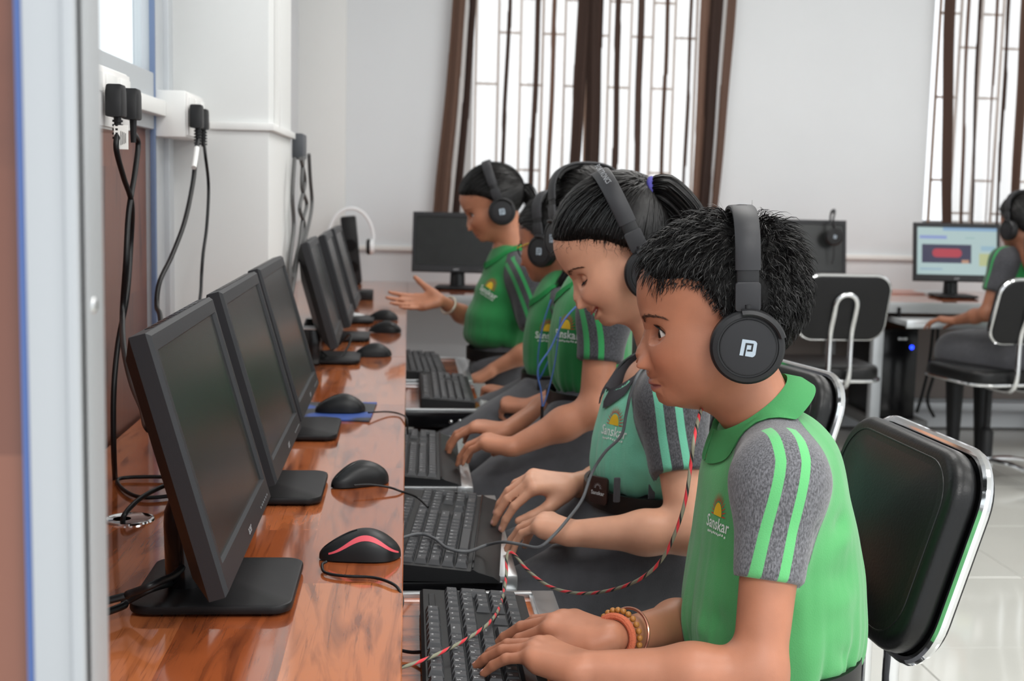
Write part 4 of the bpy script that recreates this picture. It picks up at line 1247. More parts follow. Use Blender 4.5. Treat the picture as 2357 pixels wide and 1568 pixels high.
def head_prims(jaw=1.0, neck=((.012, -.055), (-.075, -.195))):
    L = [ell((-0.004, 0, 0.016), _I, (0.089, 0.0705, 0.080), 0.02),
         ell((0.032, 0, -0.044), _I, (0.052, 0.052 * jaw, 0.064), 0.03)]
    for s in (-1, 1):
        L.append(ell((0.040, 0.030 * s * jaw, -0.046), _I, (0.033, 0.028, 0.034), 0.02))
        L.append(cone((0.0, 0.046 * s * jaw, -0.050), (0.058, 0.012 * s, -0.092), 0.020, 0.017, 0.025))
    if neck: L.append(cone((neck[0][0], 0, neck[0][1]), (neck[1][0], 0, neck[1][1]), 0.044, 0.047, 0.03))
    return L

def cast(prims, D):
    """first crossing along unit directions D from HC"""
    lo = np.full(len(D), 0.03, dtype=np.float32); done = np.zeros(len(D), bool); hi = np.full(len(D), 0.33, dtype=np.float32)
    r = 0.03
    while r < 0.33:
        f = field(prims, (HC + D * r).astype(np.float32))
        new = (f > 0) & ~done
        hi[new] = r; lo[new] = r - 0.008; done |= new
        if done.all(): break
        r += 0.008
    for _ in range(10):
        m = (lo + hi) / 2
        f = field(prims, (HC + D * m[:, None]).astype(np.float32))
        hi = np.where(f > 0, m, hi); lo = np.where(f > 0, lo, m)
    return (lo + hi) / 2

class Head:
    """height field over directions; features: smile, lid closure, jaw width"""
    def __init__(s, nlat=230, nlon=260, smile=0.0, lid=0.0, jaw=1.0, lip=(150, 92, 86), skin=(176, 116, 88), eye_open=1.0, neck=((.012, -.055), (-.075, -.195))):
        s.smile, s.lid = smile, lid
        # coarse base
        la = np.radians(np.linspace(-90, 90, 91)); lo = np.radians(np.linspace(-180, 180, 121))
        A, B = np.meshgrid(la, lo, indexing='ij')
        D = np.stack([np.cos(A) * np.cos(B), np.cos(A) * np.sin(B), np.sin(A)], -1).reshape(-1, 3)
        s.base = cast(head_prims(jaw, neck), D).reshape(A.shape)
        s.skull = np.minimum(cast(head_prims(jaw, None), D).reshape(A.shape), s.base)
        # fine directions
        t = np.linspace(-1, 1, nlat); la = np.radians(-8 + 0) + 0 * t
        u = np.linspace(0, 1, nlat)
        dens = 1.0 + 3.2 * np.exp(-((np.linspace(-90, 90, 400) + 22) / 26) ** 2) + 1.6 * np.exp(-((np.linspace(-90, 90, 400) + 76) / 10) ** 2)
        cum = np.concatenate([[0], np.cumsum(dens)]); cum = cum / cum[-1]
        la = np.interp(u, cum, np.linspace(-89.5, 89.5, 401))
        dl = 1.0 + 4.0 * np.exp(-(np.linspace(-180, 180, 600) / 34) ** 2)
        cum = np.concatenate([[0], np.cumsum(dl)]); cum = cum / cum[-1]
        lo = np.interp(np.linspace(0, 1, nlon + 1), cum, np.linspace(-180, 180, 601))[:-1]
        A, B = np.meshgrid(np.radians(la), np.radians(lo), indexing='ij')
        s.A, s.B = A, B
        D = np.stack([np.cos(A) * np.cos(B), np.cos(A) * np.sin(B), np.sin(A)], -1)
        r = s.look(s.base, A, B)
        P = HC + D * r[..., None]
        front = np.clip((P[..., 0] - 0.01) / 0.03, 0, 1)
        # profile correction
        pa = np.arctan2(PROFILE[:, 1] - HC[2], PROFILE[:, 0] - HC[0]); pr = np.hypot(PROFILE[:, 0] - HC[0], PROFILE[:, 1] - HC[2])
        o = np.argsort(pa); pa, pr = pa[o], pr[o]
        # nose-less profile: drop the points between nasion and subnasale
        keep = np.ones(len(_PX), bool); keep[6:13] = False
        keep = keep[::-1] if o[0] > o[-1] else keep
        r0 = np.interp(A[:, 0], pa[keep], pr[keep]); r1 = np.interp(A[:, 0], pa, pr)
        lim = (A[:, 0] >= pa[0] - 0.02) & (A[:, 0] <= pa[-1] + 0.02)
        rb = s.look(s.base, A[:, 0], 0 * A[:, 0])
        e = np.clip((A[:, 0] - pa[0] + 0.14) / 0.14, 0, 1) * np.clip((pa[-1] + 0.5 - A[:, 0]) / 0.5, 0, 1)
        d0 = np.where((A[:, 0] < pa[0]), (r0 - rb)[np.argmin(abs(A[:, 0] - pa[0]))], r0 - rb) * e
        d0 = np.where(A[:, 0] > pa[-1], (r0 - rb)[np.argmin(abs(A[:, 0] - pa[-1]))] * e, d0)
        d1 = np.where(lim, r1 - r0, 0)
        y, z = P[..., 1], P[..., 2]; ay = np.abs(y)
        low = np.clip((-0.040 - z) / 0.055, 0, 1); low = low * low * (3 - 2 * low)
        sg = 0.042 - 0.012 * low
        kk = np.exp(-((A[:, 0][:, None] - A[:, 0][None, :]) / 0.16) ** 2); kk *= np.gradient(A[:, 0])[None, :]; kk /= kk.sum(1)[:, None]
        d0s = kk @ d0
        r = r + d0s[:, None] * np.exp(-(ay / sg) ** 2) * front + (d0 - d0s)[:, None] * np.exp(-(ay / 0.021) ** 3) * front
        zz = PROFILE[:, 1]
        tip = np.exp(-((z + 0.049) / 0.012) ** 2)
        sn = 0.0098 + 0.0080 * tip + 0.002 * np.clip((z + 0.02) / 0.02, 0, 1)
        r = r + d1[:, None] * np.exp(-(ay / sn) ** 3.4) * front
        def bump(yc, zc, sy, sz, amp):
            return amp * (np.exp(-((y - yc) / sy) ** 2 - ((z - zc) / sz) ** 2) + np.exp(-((y + yc) / sy) ** 2 - ((z - zc) / sz) ** 2)) * front
        r = r + bump(0.0172, -0.0512, 0.0058, 0.0064, 0.0120)          # nostril wings
        r = r + bump(0.0075, -0.0605, 0.0034, 0.0020, -0.0045)
        r = r + bump(0.0262, -0.0520, 0.0036, 0.0080, -0.0028)
        r = r + bump(0.031, -0.021, 0.014, 0.011, -0.0055)             # sockets
        r = r + bump(0.027, -0.002, 0.018, 0.006, 0.0020)              # brow
        r = r + bump(0.036, -0.048, 0.016, 0.014, 0.0022 + 0.0050 * smile)   # cheeks
        # mouth
        mw = 0.0245 + 0.0035 * smile
        zm = -0.0775 - 0.004 * (ay / mw) ** 2 + smile * 0.012 * (ay / mw) ** 2
        tp = np.clip(1 - (ay / mw) ** 2, 0, 1)
        r = r - 0.0032 * np.exp(-((z - zm) / 0.0016) ** 2) * np.clip(1.25 - (ay / mw) ** 4, 0, 1) * front * np.clip((mw * 1.06 - ay) / .003, 0, 1)
        if smile: r = r - 0.0085 * np.exp(-((z - zm + .0006) / 0.0036) ** 4) * np.clip(1.1 - (ay / mw) ** 2, 0, 1) ** .5 * (ay < mw) * front
        r = r + (0.0020 * np.exp(-((z - zm - 0.0050) / 0.0032) ** 2) + 0.0038 * np.exp(-((z - zm + 0.0066) / 0.0044) ** 2)) * tp ** 0.6 * np.clip(ay / 0.012, 0.15, 1) * front
        r = r - bump(mw + 0.002, -0.0800 + 0.009 * smile, 0.004, 0.004, 0.0016 + 0.002 * smile)
        r = r - 0.0025 * smile * np.exp(-((ay - 0.030 - 0.0 * z) / 0.005) ** 2) * np.exp(-((z + 0.066) / 0.012) ** 2) * front
        lipm = np.clip(1.2 - np.abs((z - zm - 0.0008) / (0.0082 * (0.22 + 0.78 * tp))) ** 3, 0, 1) * (ay < mw) * front
        # eyes
        s.eyes = []
        ER = 0.0122
        for sg_ in (-1, 1):
            ec = np.array([0.0628, 0.0305 * sg_, -0.0235])
            s.eyes.append(ec)
            D2 = D; oc = HC - ec
            b = (D2 * oc).sum(-1); rl = ER + 0.0011
            disc = b * b - ((oc @ oc) - rl * rl)
            rs = -b + np.sqrt(np.maximum(disc, 0))
            Q = HC + D * r[..., None]
            dy = (Q[..., 1] - ec[1]) * sg_; dz = Q[..., 2] - ec[2]
            w_ = np.clip(1 - ((dy / 0.0165) ** 2 + (dz / 0.0118) ** 2), 0, 1); w_ = np.clip(w_ * 2.2, 0, 1)
            ok = (disc > 0) & (Q[..., 0] > 0.03)
            r = np.where(ok, r + (np.maximum(rs, r - 0.006) - r) * w_ * 0.92, r)
            # opening
            hw = 0.0146
            c = np.clip(1 - ((dy + 0.0005) / hw) ** 2, 0, 1)
            up = 0.0084 * c ** 0.75 * eye_open - 0.0006 - 0.010 * lid * c ** 0.7
            dn = -0.0046 * c - 0.0006
            if lid > 0.6: up = dn + 0.0009
            ins = (dz < up) & (dz > dn) & (np.abs(dy) < hw) & ok
            soft = np.clip(np.minimum(up - dz, dz - dn) / 0.0009, 0, 1) * ins
            r = r - 0.0042 * soft
            crease = np.exp(-((dz - (0.0098 * c ** 0.6 - 0.001)) / 0.0011) ** 2) * (np.abs(dy) < 0.015) * ok
            r = r - 0.0010 * crease
        s.r = r
        P = HC + D * r[..., None]
        s.P = P
        nla, nlo = A.shape
        V = P.reshape(-1, 3)
        idx = np.arange(nla * nlo).reshape(nla, nlo)
        a = idx[:-1]; b = np.roll(idx, -1, 1)[:-1]; c = np.roll(idx, -1, 1)[1:]; d = idx[1:]
        Q = np.stack([a, b, c, d], -1).reshape(-1, 4)
        s.V, s.Q = V, Q
        col = np.zeros((len(V), 4)); col[:] = lin(skin)
        lm = lipm.reshape(-1, 1); col = col * (1 - lm * 0.85) + np.array(lin(lip)) * lm * 0.85
        ck = (np.exp(-((ay - 0.037) / 0.02) ** 2 - ((z + 0.05) / 0.02) ** 2) * front).reshape(-1, 1) * 0.18
        col[:, :3] *= (1 + ck * np.array([0.25, -0.25, -0.25]))
        s.col = col
    def look(s, grid, A, B):
        i = np.clip((np.degrees(A) + 90) / 2.0, 0, 89.999); j = np.clip((np.degrees(B) + 180) / 3.0, 0, 119.999)
        i0 = i.astype(int); j0 = j.astype(int); fi = i - i0; fj = j - j0
        g = grid
        return g[i0, j0] * (1 - fi) * (1 - fj) + g[i0 + 1, j0] * fi * (1 - fj) + g[i0, j0 + 1] * (1 - fi) * fj + g[i0 + 1, j0 + 1] * fi * fj
    def scalp(s, D):
        """radius of the skull along unit directions"""
        A = np.arcsin(np.clip(D[..., 2], -1, 1)); B = np.arctan2(D[..., 1], D[..., 0])
        return s.look(s.skull, A, B)

def hairline(lon, style):
    """lowest z of hair against |longitude| in degrees"""
    if style == 'boy':
        return np.interp(lon, [0, 22, 40, 52, 60, 68, 76, 88, 100, 120, 150, 180], [.030, .026, .030, .026, .004, -.016, -.040, -.050, -.052, -.060, -.075, -.078])
    return np.interp(lon, [0, 20, 42, 56, 66, 76, 90, 110, 150, 180], [.032, .030, .022, .008, -.008, -.024, -.040, -.055, -.078, -.082])

def ribbons(paths, widths, normals=None):
    """paths (n,k,3) -> flat tapered strips"""
    n, k, _ = paths.shape
    T = np.gradient(paths, axis=1); T /= (np.linalg.norm(T, axis=2, keepdims=True) + 1e-12)
    if normals is None: normals = rng.normal(size=(n, 1, 3)) * np.ones((1, k, 1))
    Sd = np.cross(T, normals); Sd /= (np.linalg.norm(Sd, axis=2, keepdims=True) + 1e-12)
    tp = np.linspace(0, 1, k); tap = np.clip(1.0 - tp ** 2.2 * 0.92, 0.05, 1)[None, :, None]
    Wd = np.asarray(widths).reshape(-1, 1, 1) * tap * 0.5
    V = np.stack([paths - Sd * Wd, paths + Sd * Wd], 2).reshape(-1, 3)
    base = (np.arange(n) * k * 2)[:, None]
    i = np.arange(k - 1)[None, :] * 2
    Q = np.stack([base + i, base + i + 1, base + i + 3, base + i + 2], -1).reshape(-1, 4)
    return V, Q

def hair_mat(name, col=(17, 15, 15)):
    if name in MATS: return MATS[name]
    m = mat(name, col, 0.42, spec=0.42, var=0.35, vscale=120)
    return m
M_HAIR = hair_mat('black_hair')
M_HAIRCAP = mat('hair_under', (11, 10, 10), 0.65, spec=.25, bump=0.6, bscale=420, stretch=(1, 1, .3))

def skin_mat(name, rough=0.46):
    m = bpy.data.materials.new(name); m.use_nodes = True; k = NT(m)
    a = k.n('Attribute'); a.attribute_name = 'col'
    tc = k.n('TexCoord'); nz = k.n('TexNoise'); nz.inputs['Scale'].default_value = 35; nz.inputs['Detail'].default_value = 4
    k.l(tc.outputs['Object'], nz.inputs['Vector'])
    mr = k.n('MapRange'); mr.inputs[1].default_value = .3; mr.inputs[2].default_value = .7; mr.inputs[3].default_value = .93; mr.inputs[4].default_value = 1.07
    k.l(nz.outputs[0], mr.inputs[0])
    k.l(k.mix(1.0, a.outputs['Color'], mr.outputs[0], 'MULTIPLY'), k.b.inputs['Base Color'])
    k.b.inputs['Roughness'].default_value = rough; k.b.inputs['Specular IOR Level'].default_value = 0.4
    k.b.inputs['Subsurface Weight'].default_value = 0.12
    k.b.inputs['Subsurface Radius'].default_value = (0.9, 0.35, 0.2); k.b.inputs['Subsurface Scale'].default_value = 0.006
    n2 = k.n('TexNoise'); n2.inputs['Scale'].default_value = 900; k.l(tc.outputs['Object'], n2.inputs['Vector'])
    bp = k.n('Bump'); bp.inputs['Strength'].default_value = 0.10; bp.inputs['Distance'].default_value = 0.0008
    k.l(n2.outputs[0], bp.inputs['Height']); k.l(bp.outputs[0], k.b.inputs['Normal'])
    return m
M_SKIN = skin_mat('skin')
M_EYE = mat('eye_white', (226, 220, 214), 0.15)
M_IRIS = mat('iris_brown', (38, 22, 16), 0.12)
M_LASH = mat('lash_black', (18, 14, 13), 0.6)
M_BROW = mat('brow_hair', (92, 62, 48), 0.8)
M_TOOTH = mat('tooth', (232, 226, 216), 0.25)
M_NAIL = mat('nail', (222, 166, 156), 0.3)

# ================================================================ hands and arms
FING = {'index': (.069, .0240, (.043, .027, .020), .0080), 'middle': (.072, .0080, (.047, .030, .021), .0082), 'ring': (.068, -.0085, (.044, .028, .020), .0077), 'pinky': (.060, -.0235, (.034, .021, .018), .0069)}
def hand_prims(wr, d, n, thumb_side, s=0.9, curl=None, spread=1.0, thumb=(0.55, 0.72, -0.35), thumb_curl=0.25):
    """wr wrist point, d finger direction, n back-of-hand normal; returns prims and nail frames"""
    d = Vector(d).normalized(); n = (Vector(n) - d * Vector(n).dot(d)).normalized()
    y = Vector(thumb_side); y = (y - d * y.dot(d) - n * y.dot(n)).normalized()
    wr = Vector(wr)
    def W(p): return wr + (d * p[0] + y * p[1] + n * p[2]) * s
    out = []; nails = []
    curl = curl or {}
    for f, (mx, my, seg, r0) in FING.items():
        c = curl.get(f, (0.45, 0.55, 0.35))
        mcp = Vector((mx, my, 0.003 if f in ('index', 'pinky') else 0.006))
        out.append(cone(W((0.004, my * 0.50, 0.0)), W(mcp), 0.0110 * s, 0.0098 * s, 0.011))
        p = mcp; a = 0.10; sp = my * 5.0 * spread
        rr = r0
        for q in range(3):
            a += c[q]
            dv = Vector((math.cos(a) * math.cos(sp), math.cos(a) * math.sin(sp), -math.sin(a)))
            e = p + dv * seg[q]
            r1 = rr; rr = r0 * (0.93, 0.86, 0.72)[q]
            out.append(cone(W(p), W(e), (r1 * 1.03 if q else r1 * 1.06) * s, rr * s, 0.006 if q == 0 else 0.0025))
            if q == 2:
                nv = Vector((math.sin(a) * math.cos(sp), math.sin(a) * math.sin(sp), math.cos(a)))
                c_ = p + dv * seg[q] * 0.86 + nv * rr * 0.80
                nails.append((W(c_), (d * dv[0] + y * dv[1] + n * dv[2]), (d * nv[0] + y * nv[1] + n * nv[2]), s * rr))
            p = e
    # thumb
    t0 = Vector((0.016, 0.020, -0.008)); td = Vector(thumb).normalized()
    t1 = t0 + td * 0.036
    td2 = (td + Vector((thumb_curl, -thumb_curl * 1.2, -0.1))).normalized(); t2 = t1 + td2 * 0.030
    td3 = (td2 + Vector((thumb_curl * .6, -thumb_curl, -0.1))).normalized(); t3 = t2 + td3 * 0.022
    out.append(cone(W(t0), W(t1), 0.0145 * s, 0.0110 * s, 0.014)); out.append(cone(W(t1), W(t2), 0.0108 * s, 0.0092 * s, 0.004)); out.append(cone(W(t2), W(t3), 0.0092 * s, 0.0072 * s, 0.003))
    out.append(cone(W((0.012, -0.016, -0.004)), W((0.05, -0.024, -0.004)), 0.013 * s, 0.010 * s, 0.012))
    return out, nails

def arm_prims(sh, el, wr, s=1.0, thick=1.0, bottom=True):
    sh, el, wr = Vector(sh), Vector(el), Vector(wr)
    m = wr + (el - wr) * 0.62
    return [cone(sh, el, 0.034 * s * thick, 0.0275 * s * thick, 0.01), cone(el, m, 0.0290 * s * thick, 0.0285 * s * thick, 0.02), cone(m, wr, 0.0280 * s * thick, 0.0185 * s, 0.02)]
# ================================================================ clothing materials
def shirt_mat(name, green, grey, stripe=None, w=(0.0080, 0.0195)):
    m = bpy.data.materials.new(name); m.use_nodes = True; k = NT(m)
    stripe = stripe or green
    rg = k.n('Attribute'); rg.attribute_name = 'rag'
    st = k.n('Attribute'); st.attribute_name = 'strp'
    tc = k.n('TexCoord')
    mp = k.n('Mapping'); mp.inputs['Scale'].default_value = (1, 1, .45); k.l(tc.outputs['Object'], mp.inputs[0])
    nz = k.n('TexNoise'); nz.inputs['Scale'].default_value = 620; nz.inputs['Detail'].default_value = 8; k.l(mp.outputs[0], nz.inputs['Vector'])
    mr = k.n('MapRange'); mr.inputs[1].default_value = .38; mr.inputs[2].default_value = .66; mr.inputs[3].default_value = .60; mr.inputs[4].default_value = 1.55
    k.l(nz.outputs[0], mr.inputs[0])
    greym = k.mix(1.0, lin(grey), mr.outputs[0], 'MULTIPLY')
    n2 = k.n('TexNoise'); n2.inputs['Scale'].default_value = 14; k.l(tc.outputs['Object'], n2.inputs['Vector'])
    m2 = k.n('MapRange'); m2.inputs[1].default_value = .3; m2.inputs[2].default_value = .7; m2.inputs[3].default_value = .93; m2.inputs[4].default_value = 1.07
    k.l(n2.outputs[0], m2.inputs[0])
    gr = k.mix(1.0, lin(green), m2.outputs[0], 'MULTIPLY')
    sl = k.math('MULTIPLY', rg.outputs['Fac'], 1 / .0006, True)
    ab = k.math('ABSOLUTE', st.outputs['Fac'])
    band = k.band(ab, w[0], w[1], .0004)
    slc = k.mix(band, greym, lin(stripe))
    # seams: thin darker stitching along the raglan
    seam = k.band(rg.outputs['Fac'], -.0016, .0012, .0005)
    col = k.mix(sl, gr, slc)
    col = k.mix(k.math('MULTIPLY', seam, .35), col, lin((30, 60, 40)))
    k.l(col, k.b.inputs['Base Color'])
    k.b.inputs['Roughness'].default_value = .85; k.b.inputs['Specular IOR Level'].default_value = .15
    k.b.inputs['Sheen Weight'].default_value = .25; k.b.inputs['Sheen Roughness'].default_value = .5
    vo = k.n('TexVoronoi'); vo.inputs['Scale'].default_value = 620; k.l(tc.outputs['Object'], vo.inputs['Vector'])
    bp = k.n('Bump'); bp.inputs['Strength'].default_value = .35; bp.inputs['Distance'].default_value = .0006
    k.l(vo.outputs['Distance'], bp.inputs['Height']); k.l(bp.outputs[0], k.b.inputs['Normal'])
    MATS[name] = m
    return m
M_SH1 = shirt_mat('shirt_green', (86, 162, 100), (100, 100, 104), (100, 184, 116))
M_SH2 = shirt_mat('shirt_mint', (122, 198, 168), (84, 84, 88), (118, 200, 168))
M_SH3 = shirt_mat('shirt_deep_green', (44, 128, 70), (66, 66, 70), (54, 146, 84))
M_COL1 = mat('collar_green', (78, 152, 94), .85, bump=.5, bscale=900, spec=.15, stretch=(1, 1, 4))
M_COL2 = mat('collar_mint_grey', (70, 70, 74), .85, bump=.3, bscale=900, spec=.15)
M_COL3 = mat('collar_deep', (38, 124, 66), .85, bump=.3, bscale=900, spec=.15)
M_TROU = mat('grey_trousers', (92, 92, 96), .9, bump=.35, bscale=700, var=.10, vscale=60, spec=.15, sheen=.2)
M_SKIRT = mat('grey_skirt', (82, 82, 86), .9, bump=.3, bscale=700, var=.08, vscale=50, spec=.15, sheen=.2)
M_BELT = mat('belt_black', (14, 14, 15), .45, bump=.1, bscale=600)

def fold_disp(V, N, folds):
    d = np.zeros(len(V))
    for p0, p1, amp, wd in folds:
        a, b = np.array(p0), np.array(p1); ba = b - a
        t = np.clip(((V - a) @ ba) / (ba @ ba), 0, 1)
        q = np.linalg.norm(V - (a + t[:, None] * ba), axis=1)
        d += amp * np.exp(-(q / wd) ** 2) * np.sin(PI * (0.12 + 0.76 * t)) ** .7
    return V + N * d[:, None]

def axes(fwd):
    f = Vector((fwd[0], fwd[1], 0)).normalized(); l = Vector((-f.y, f.x, 0)); return f, l
def Rows(f, l, u=Vector((0, 0, 1))): return np.array([list(f), list(l), list(u)])

def make_shirt(root, f, l, torso, sleeves, neck, m, res=0.004, folds=(), noise=0.0016, cut=None, hole=None, seed=1, hem_z=None):
    if cut: hem_z = cut[0][2]
    """torso: prims; sleeves: [(side, shoulder, hem, r1, r2)]; neck: (point, radius) start of the raglan"""
    f = Vector(f); l = Vector(l)
    sl = []; cores = []
    for side, sh, hem, r1, r2 in sleeves:
        sh, hem = Vector(sh), Vector(hem); ax = (hem - sh).normalized()
        sl.append(cone(sh, hem + ax * 0.05, r1, r2 - (r1 - r2) * .05 / (hem - sh).length, 0.034, cut=(tuple(hem), tuple(ax))))
        np_ = Vector(neck[0]) + l * side * neck[2]
        rg = cone(np_, sh, neck[1], r1 * 1.0, 0.03)
        sl.append(rg); cores.append((side, [rg, cone(sh, hem + ax * .05, r1, r2, .03)], np_, sh, hem))
    cuts = [cut] if cut else []
    V, Q = surface(list(torso) + sl, res, cuts=cuts)
    V = smooth_verts(V, Q, 2, .5)
    N = vnormals(V, Q)
    Vf = V.astype(np.float32)
    dt = field(list(torso), Vf)
    rag = np.full(len(V), -1.0); stv = np.zeros(len(V))
    for side, pr, np_, sh, hem in cores:
        ds = field(pr, Vf)
        lat = (V - np.array(sh)) @ np.array(l) * side
        r_ = (dt - ds) + 0.003
        ax_ = np.array((hem - sh).normalized()); r_ = np.where((V - np.array(hem)) @ ax_ > 0.003, -1.0, r_)
        zc = V[:, 2]
        k_ = np.clip((zc - hem.z) / max(np_.z - hem.z, .02), 0, 1); fz = hem.dot(f) * (1 - k_) ** 2 + 2 * k_ * (1 - k_) * sh.dot(f) + k_ ** 2 * np_.dot(f)
        t = V @ np.array(f) - fz - .011
        m_ = r_ > rag
        rag = np.where(m_, r_, rag); stv = np.where(m_, np.where(lat > -0.02, t, 9.0), stv)
    if hem_z is not None:
        cen = V.mean(0); an = np.arctan2(V[:, 1] - cen[1], V[:, 0] - cen[0])
        g = vnoise(np.stack([np.cos(an) * 5.5, np.sin(an) * 5.5, V[:, 2] * 4], 1), seed + 7) + .6 * vnoise(np.stack([np.cos(an) * 12, np.sin(an) * 12, V[:, 2] * 7], 1), seed + 8)
        ampl = .0075 * np.exp(-np.clip(V[:, 2] - hem_z, 0, 1) / .075) * (rag < 0)
        V = V + N * (g * ampl)[:, None]
    if noise:
        nn = vnoise(V * np.array([14, 14, 9]), seed) + .5 * vnoise(V * np.array([30, 30, 18]), seed + 3)
        V = V + N * (nn * noise)[:, None]
    V = fold_disp(V, N, folds)
    V = smooth_verts(V, Q, 1, .4)
    if hole is not None:
        hc, hu, hr = np.array(hole[0]), np.array(Vector(hole[1]).normalized()), hole[2]
        dd = V - hc; ha = dd @ hu; rad_ = np.linalg.norm(dd - ha[:, None] * hu, axis=1)
        drop_ = (ha > -.004) & (rad_ < hr) & (ha < .08)
        Q = Q[~drop_[Q].any(1)]
    me = np_mesh('shirt', V, Q, {'rag': rag, 'strp': stv})
    o = link_mesh('shirt', me, m, root, winv(root))
    return o, V, Q

def make_cloth(name, root, prims, m, res=.005, folds=(), noise=.002, seed=2, cuts=(), freq=(10, 10, 10)):
    V, Q = surface(prims, res, cuts=list(cuts))
    V = smooth_verts(V, Q, 2, .5); N = vnormals(V, Q)
    if noise:
        nn = vnoise(V * np.array(freq), seed) + .5 * vnoise(V * np.array(freq) * 2.3, seed + 5)
        V = V + N * (nn * noise)[:, None]
    V = fold_disp(V, N, folds); V = smooth_verts(V, Q, 1, .4)
    me = np_mesh(name, V, Q)
    return link_mesh(name, me, m, root, winv(root)), V, Q

def loft(mb, rings, closed=True, cap=True, mi=0):
    n = len(rings[0]); b = len(mb.v)
    for r in rings: mb.v += [Vector(p) for p in r]
    for i in range(len(rings) - 1):
        for j in range(n if closed else n - 1):
            mb.f.append([b + i * n + j, b + i * n + (j + 1) % n, b + (i + 1) * n + (j + 1) % n, b + (i + 1) * n + j]); mb.mi.append(mi)
    if cap and closed:
        mb.f.append([b + j for j in range(n)][::-1]); mb.mi.append(mi)
        mb.f.append([b + (len(rings) - 1) * n + j for j in range(n)]); mb.mi.append(mi)

def make_collar(root, m, c, f, l, up, ra, rb, stand=.022, flap=.036, out=.55, gap=.30, fall=1.0, front_drop=.0, tree=None, push_all=False):
    """folded collar: ring of radii ra (fore-aft), rb (side) round c, plane normal up; gap = half opening at the front in rad"""
    c, f, l, up = Vector(c), Vector(f), Vector(l), Vector(up).normalized()
    f2 = (f - up * f.dot(up)).normalized(); l2 = up.cross(f2)
    mb = MB(); rings = []
    n = 64
    for i in range(n + 1):
        a = gap + (2 * PI - 2 * gap) * i / n
        rd = f2 * math.cos(a) * ra + l2 * math.sin(a) * rb
        o = rd.normalized()
        fr = max(0.0, math.cos(a)) ** 2
        rim = c + rd - up * front_drop * fr
        fl = flap * (1 + .25 * fr)
        dn = (o * out - up * fall).normalized()
        th = .0016
        sec = [rim - up * stand - o * .002, rim - up * stand * .5 - o * .0015, rim + o * .0005, rim + up * .0022 + o * .0025, rim + o * .0055 - up * .0008,
               rim + o * .0055 + dn * fl * .5 + o * .003 * 1, rim + o * .0055 + dn * fl, rim + o * .0055 + dn * fl - o * th * 1.6 - up * .0004, rim + o * .004 + dn * fl * .5 + o * .001, rim + o * .003 - up * .003, rim + o * .001 - up * stand * .5, rim - up * stand + o * .0005]
        if tree is not None:
            for j_, ex in (((2, .004), (3, .006), (4, .007), (5, .006), (6, .004), (7, .0015), (8, .004), (9, .004)) if push_all else ((5, .0045), (6, .0030), (7, .0012), (8, .0028))):
                hl = tree.find_nearest(sec[j_])
                if hl[0] is not None and (sec[j_] - hl[0]).dot(hl[1]) < ex and hl[3] < .04: sec[j_] = hl[0] + hl[1] * ex
        rings.append(sec)
    loft(mb, rings)
    return mb.build('collar', m, root, 50)

def make_belt(root, c, f, l, ra, rb, h, tilt=0.0, m=None, name='belt'):
    c, f, l = Vector(c), Vector(f), Vector(l); u = Vector((0, 0, 1))
    rings = []; mb = MB()
    for i in range(65):
        a = 2 * PI * i / 64
        o = (f * math.cos(a) * ra + l * math.sin(a) * rb); od = o.normalized()
        p = c + o + u * (tilt * math.cos(a))
        rings.append([p - u * h / 2 - od * .004, p - u * h / 2 + od * .002, p + u * h / 2 + od * .002, p + u * h / 2 - od * .004])
    loft(mb, rings, cap=False)
    return mb.build(name, m or M_BELT, root, 40)

def head_matrix(o, yaw, pitch, roll=0.0):
    """yaw: facing angle in the ground plane (deg, 180 = -X); pitch down positive"""
    y, p = math.radians(yaw), math.radians(pitch)
    f = Vector((math.cos(y) * math.cos(p), math.sin(y) * math.cos(p), -math.sin(p)))
    l = Vector((-math.sin(y), math.cos(y), 0)); u = f.cross(l)
    M = frame_mat(o, f, l, u)
    return M @ Matrix.Rotation(math.radians(roll), 4, 'X')
def np_tf(M, V):
    A = np.array(M); return V @ A[:3, :3].T + A[:3, 3]

def person_body(root, H, HM, sc, arms, col, res, extra=()):
    """one skin mesh: head+neck, arms with hands"""
    Vs = [np_tf(HM, H.V * sc)]; Qs = [H.Q]; Cs = [H.col]; off = len(H.V)
    sets = []
    for a in arms: sets.append((a, res))
    for e in extra: sets.append((e, res * 1.6))
    for pr, rs in sets:
        V, Q = surface(pr, rs); V = smooth_verts(V, Q, 2, .45)
        Vs.append(V); Qs.append(Q + off); off += len(V)
        c = np.zeros((len(V), 4)); c[:] = lin(col); Cs.append(c)
    me = np_mesh('body', np.concatenate(Vs), np.concatenate(Qs), {'col': np.concatenate(Cs)})
    return link_mesh('body', me, M_SKIN, root, winv(root))

def make_eyes(body, H, HM, sc, gaze=(0, 0), which=(0, 1)):
    for i in which:
        c = H.eyes[i]
        g = Vector((1, math.tan(gaze[0]), math.tan(gaze[1]))).normalized()
        q = Vector((0, 0, 1)).rotation_difference(g).to_matrix().to_4x4()
        M = HM @ Matrix.Scale(sc, 4) @ Matrix.Translation(c) @ q
        R = .0122; mb = MB()
        pf = [(R * math.sin(a), -R * math.cos(a)) for a in np.linspace(0.01, PI * .80, 16)]
        mb.lathe(pf, 28, 0, M)
        ia = PI * .80
        mb.lathe([(R * math.sin(a), -R * math.cos(a) + .0002) for a in np.linspace(ia - .05, PI - .18, 6)] , 28, 1, M)
        mb.lathe([(R * math.sin(a), -R * math.cos(a) + .0003) for a in np.linspace(PI - .22, PI - .005, 4)], 28, 2, M)
        me = mb.mesh('eye'); link_mesh('eye', me, (M_EYE, M_IRIS, M_BLKG), body, None, 180)

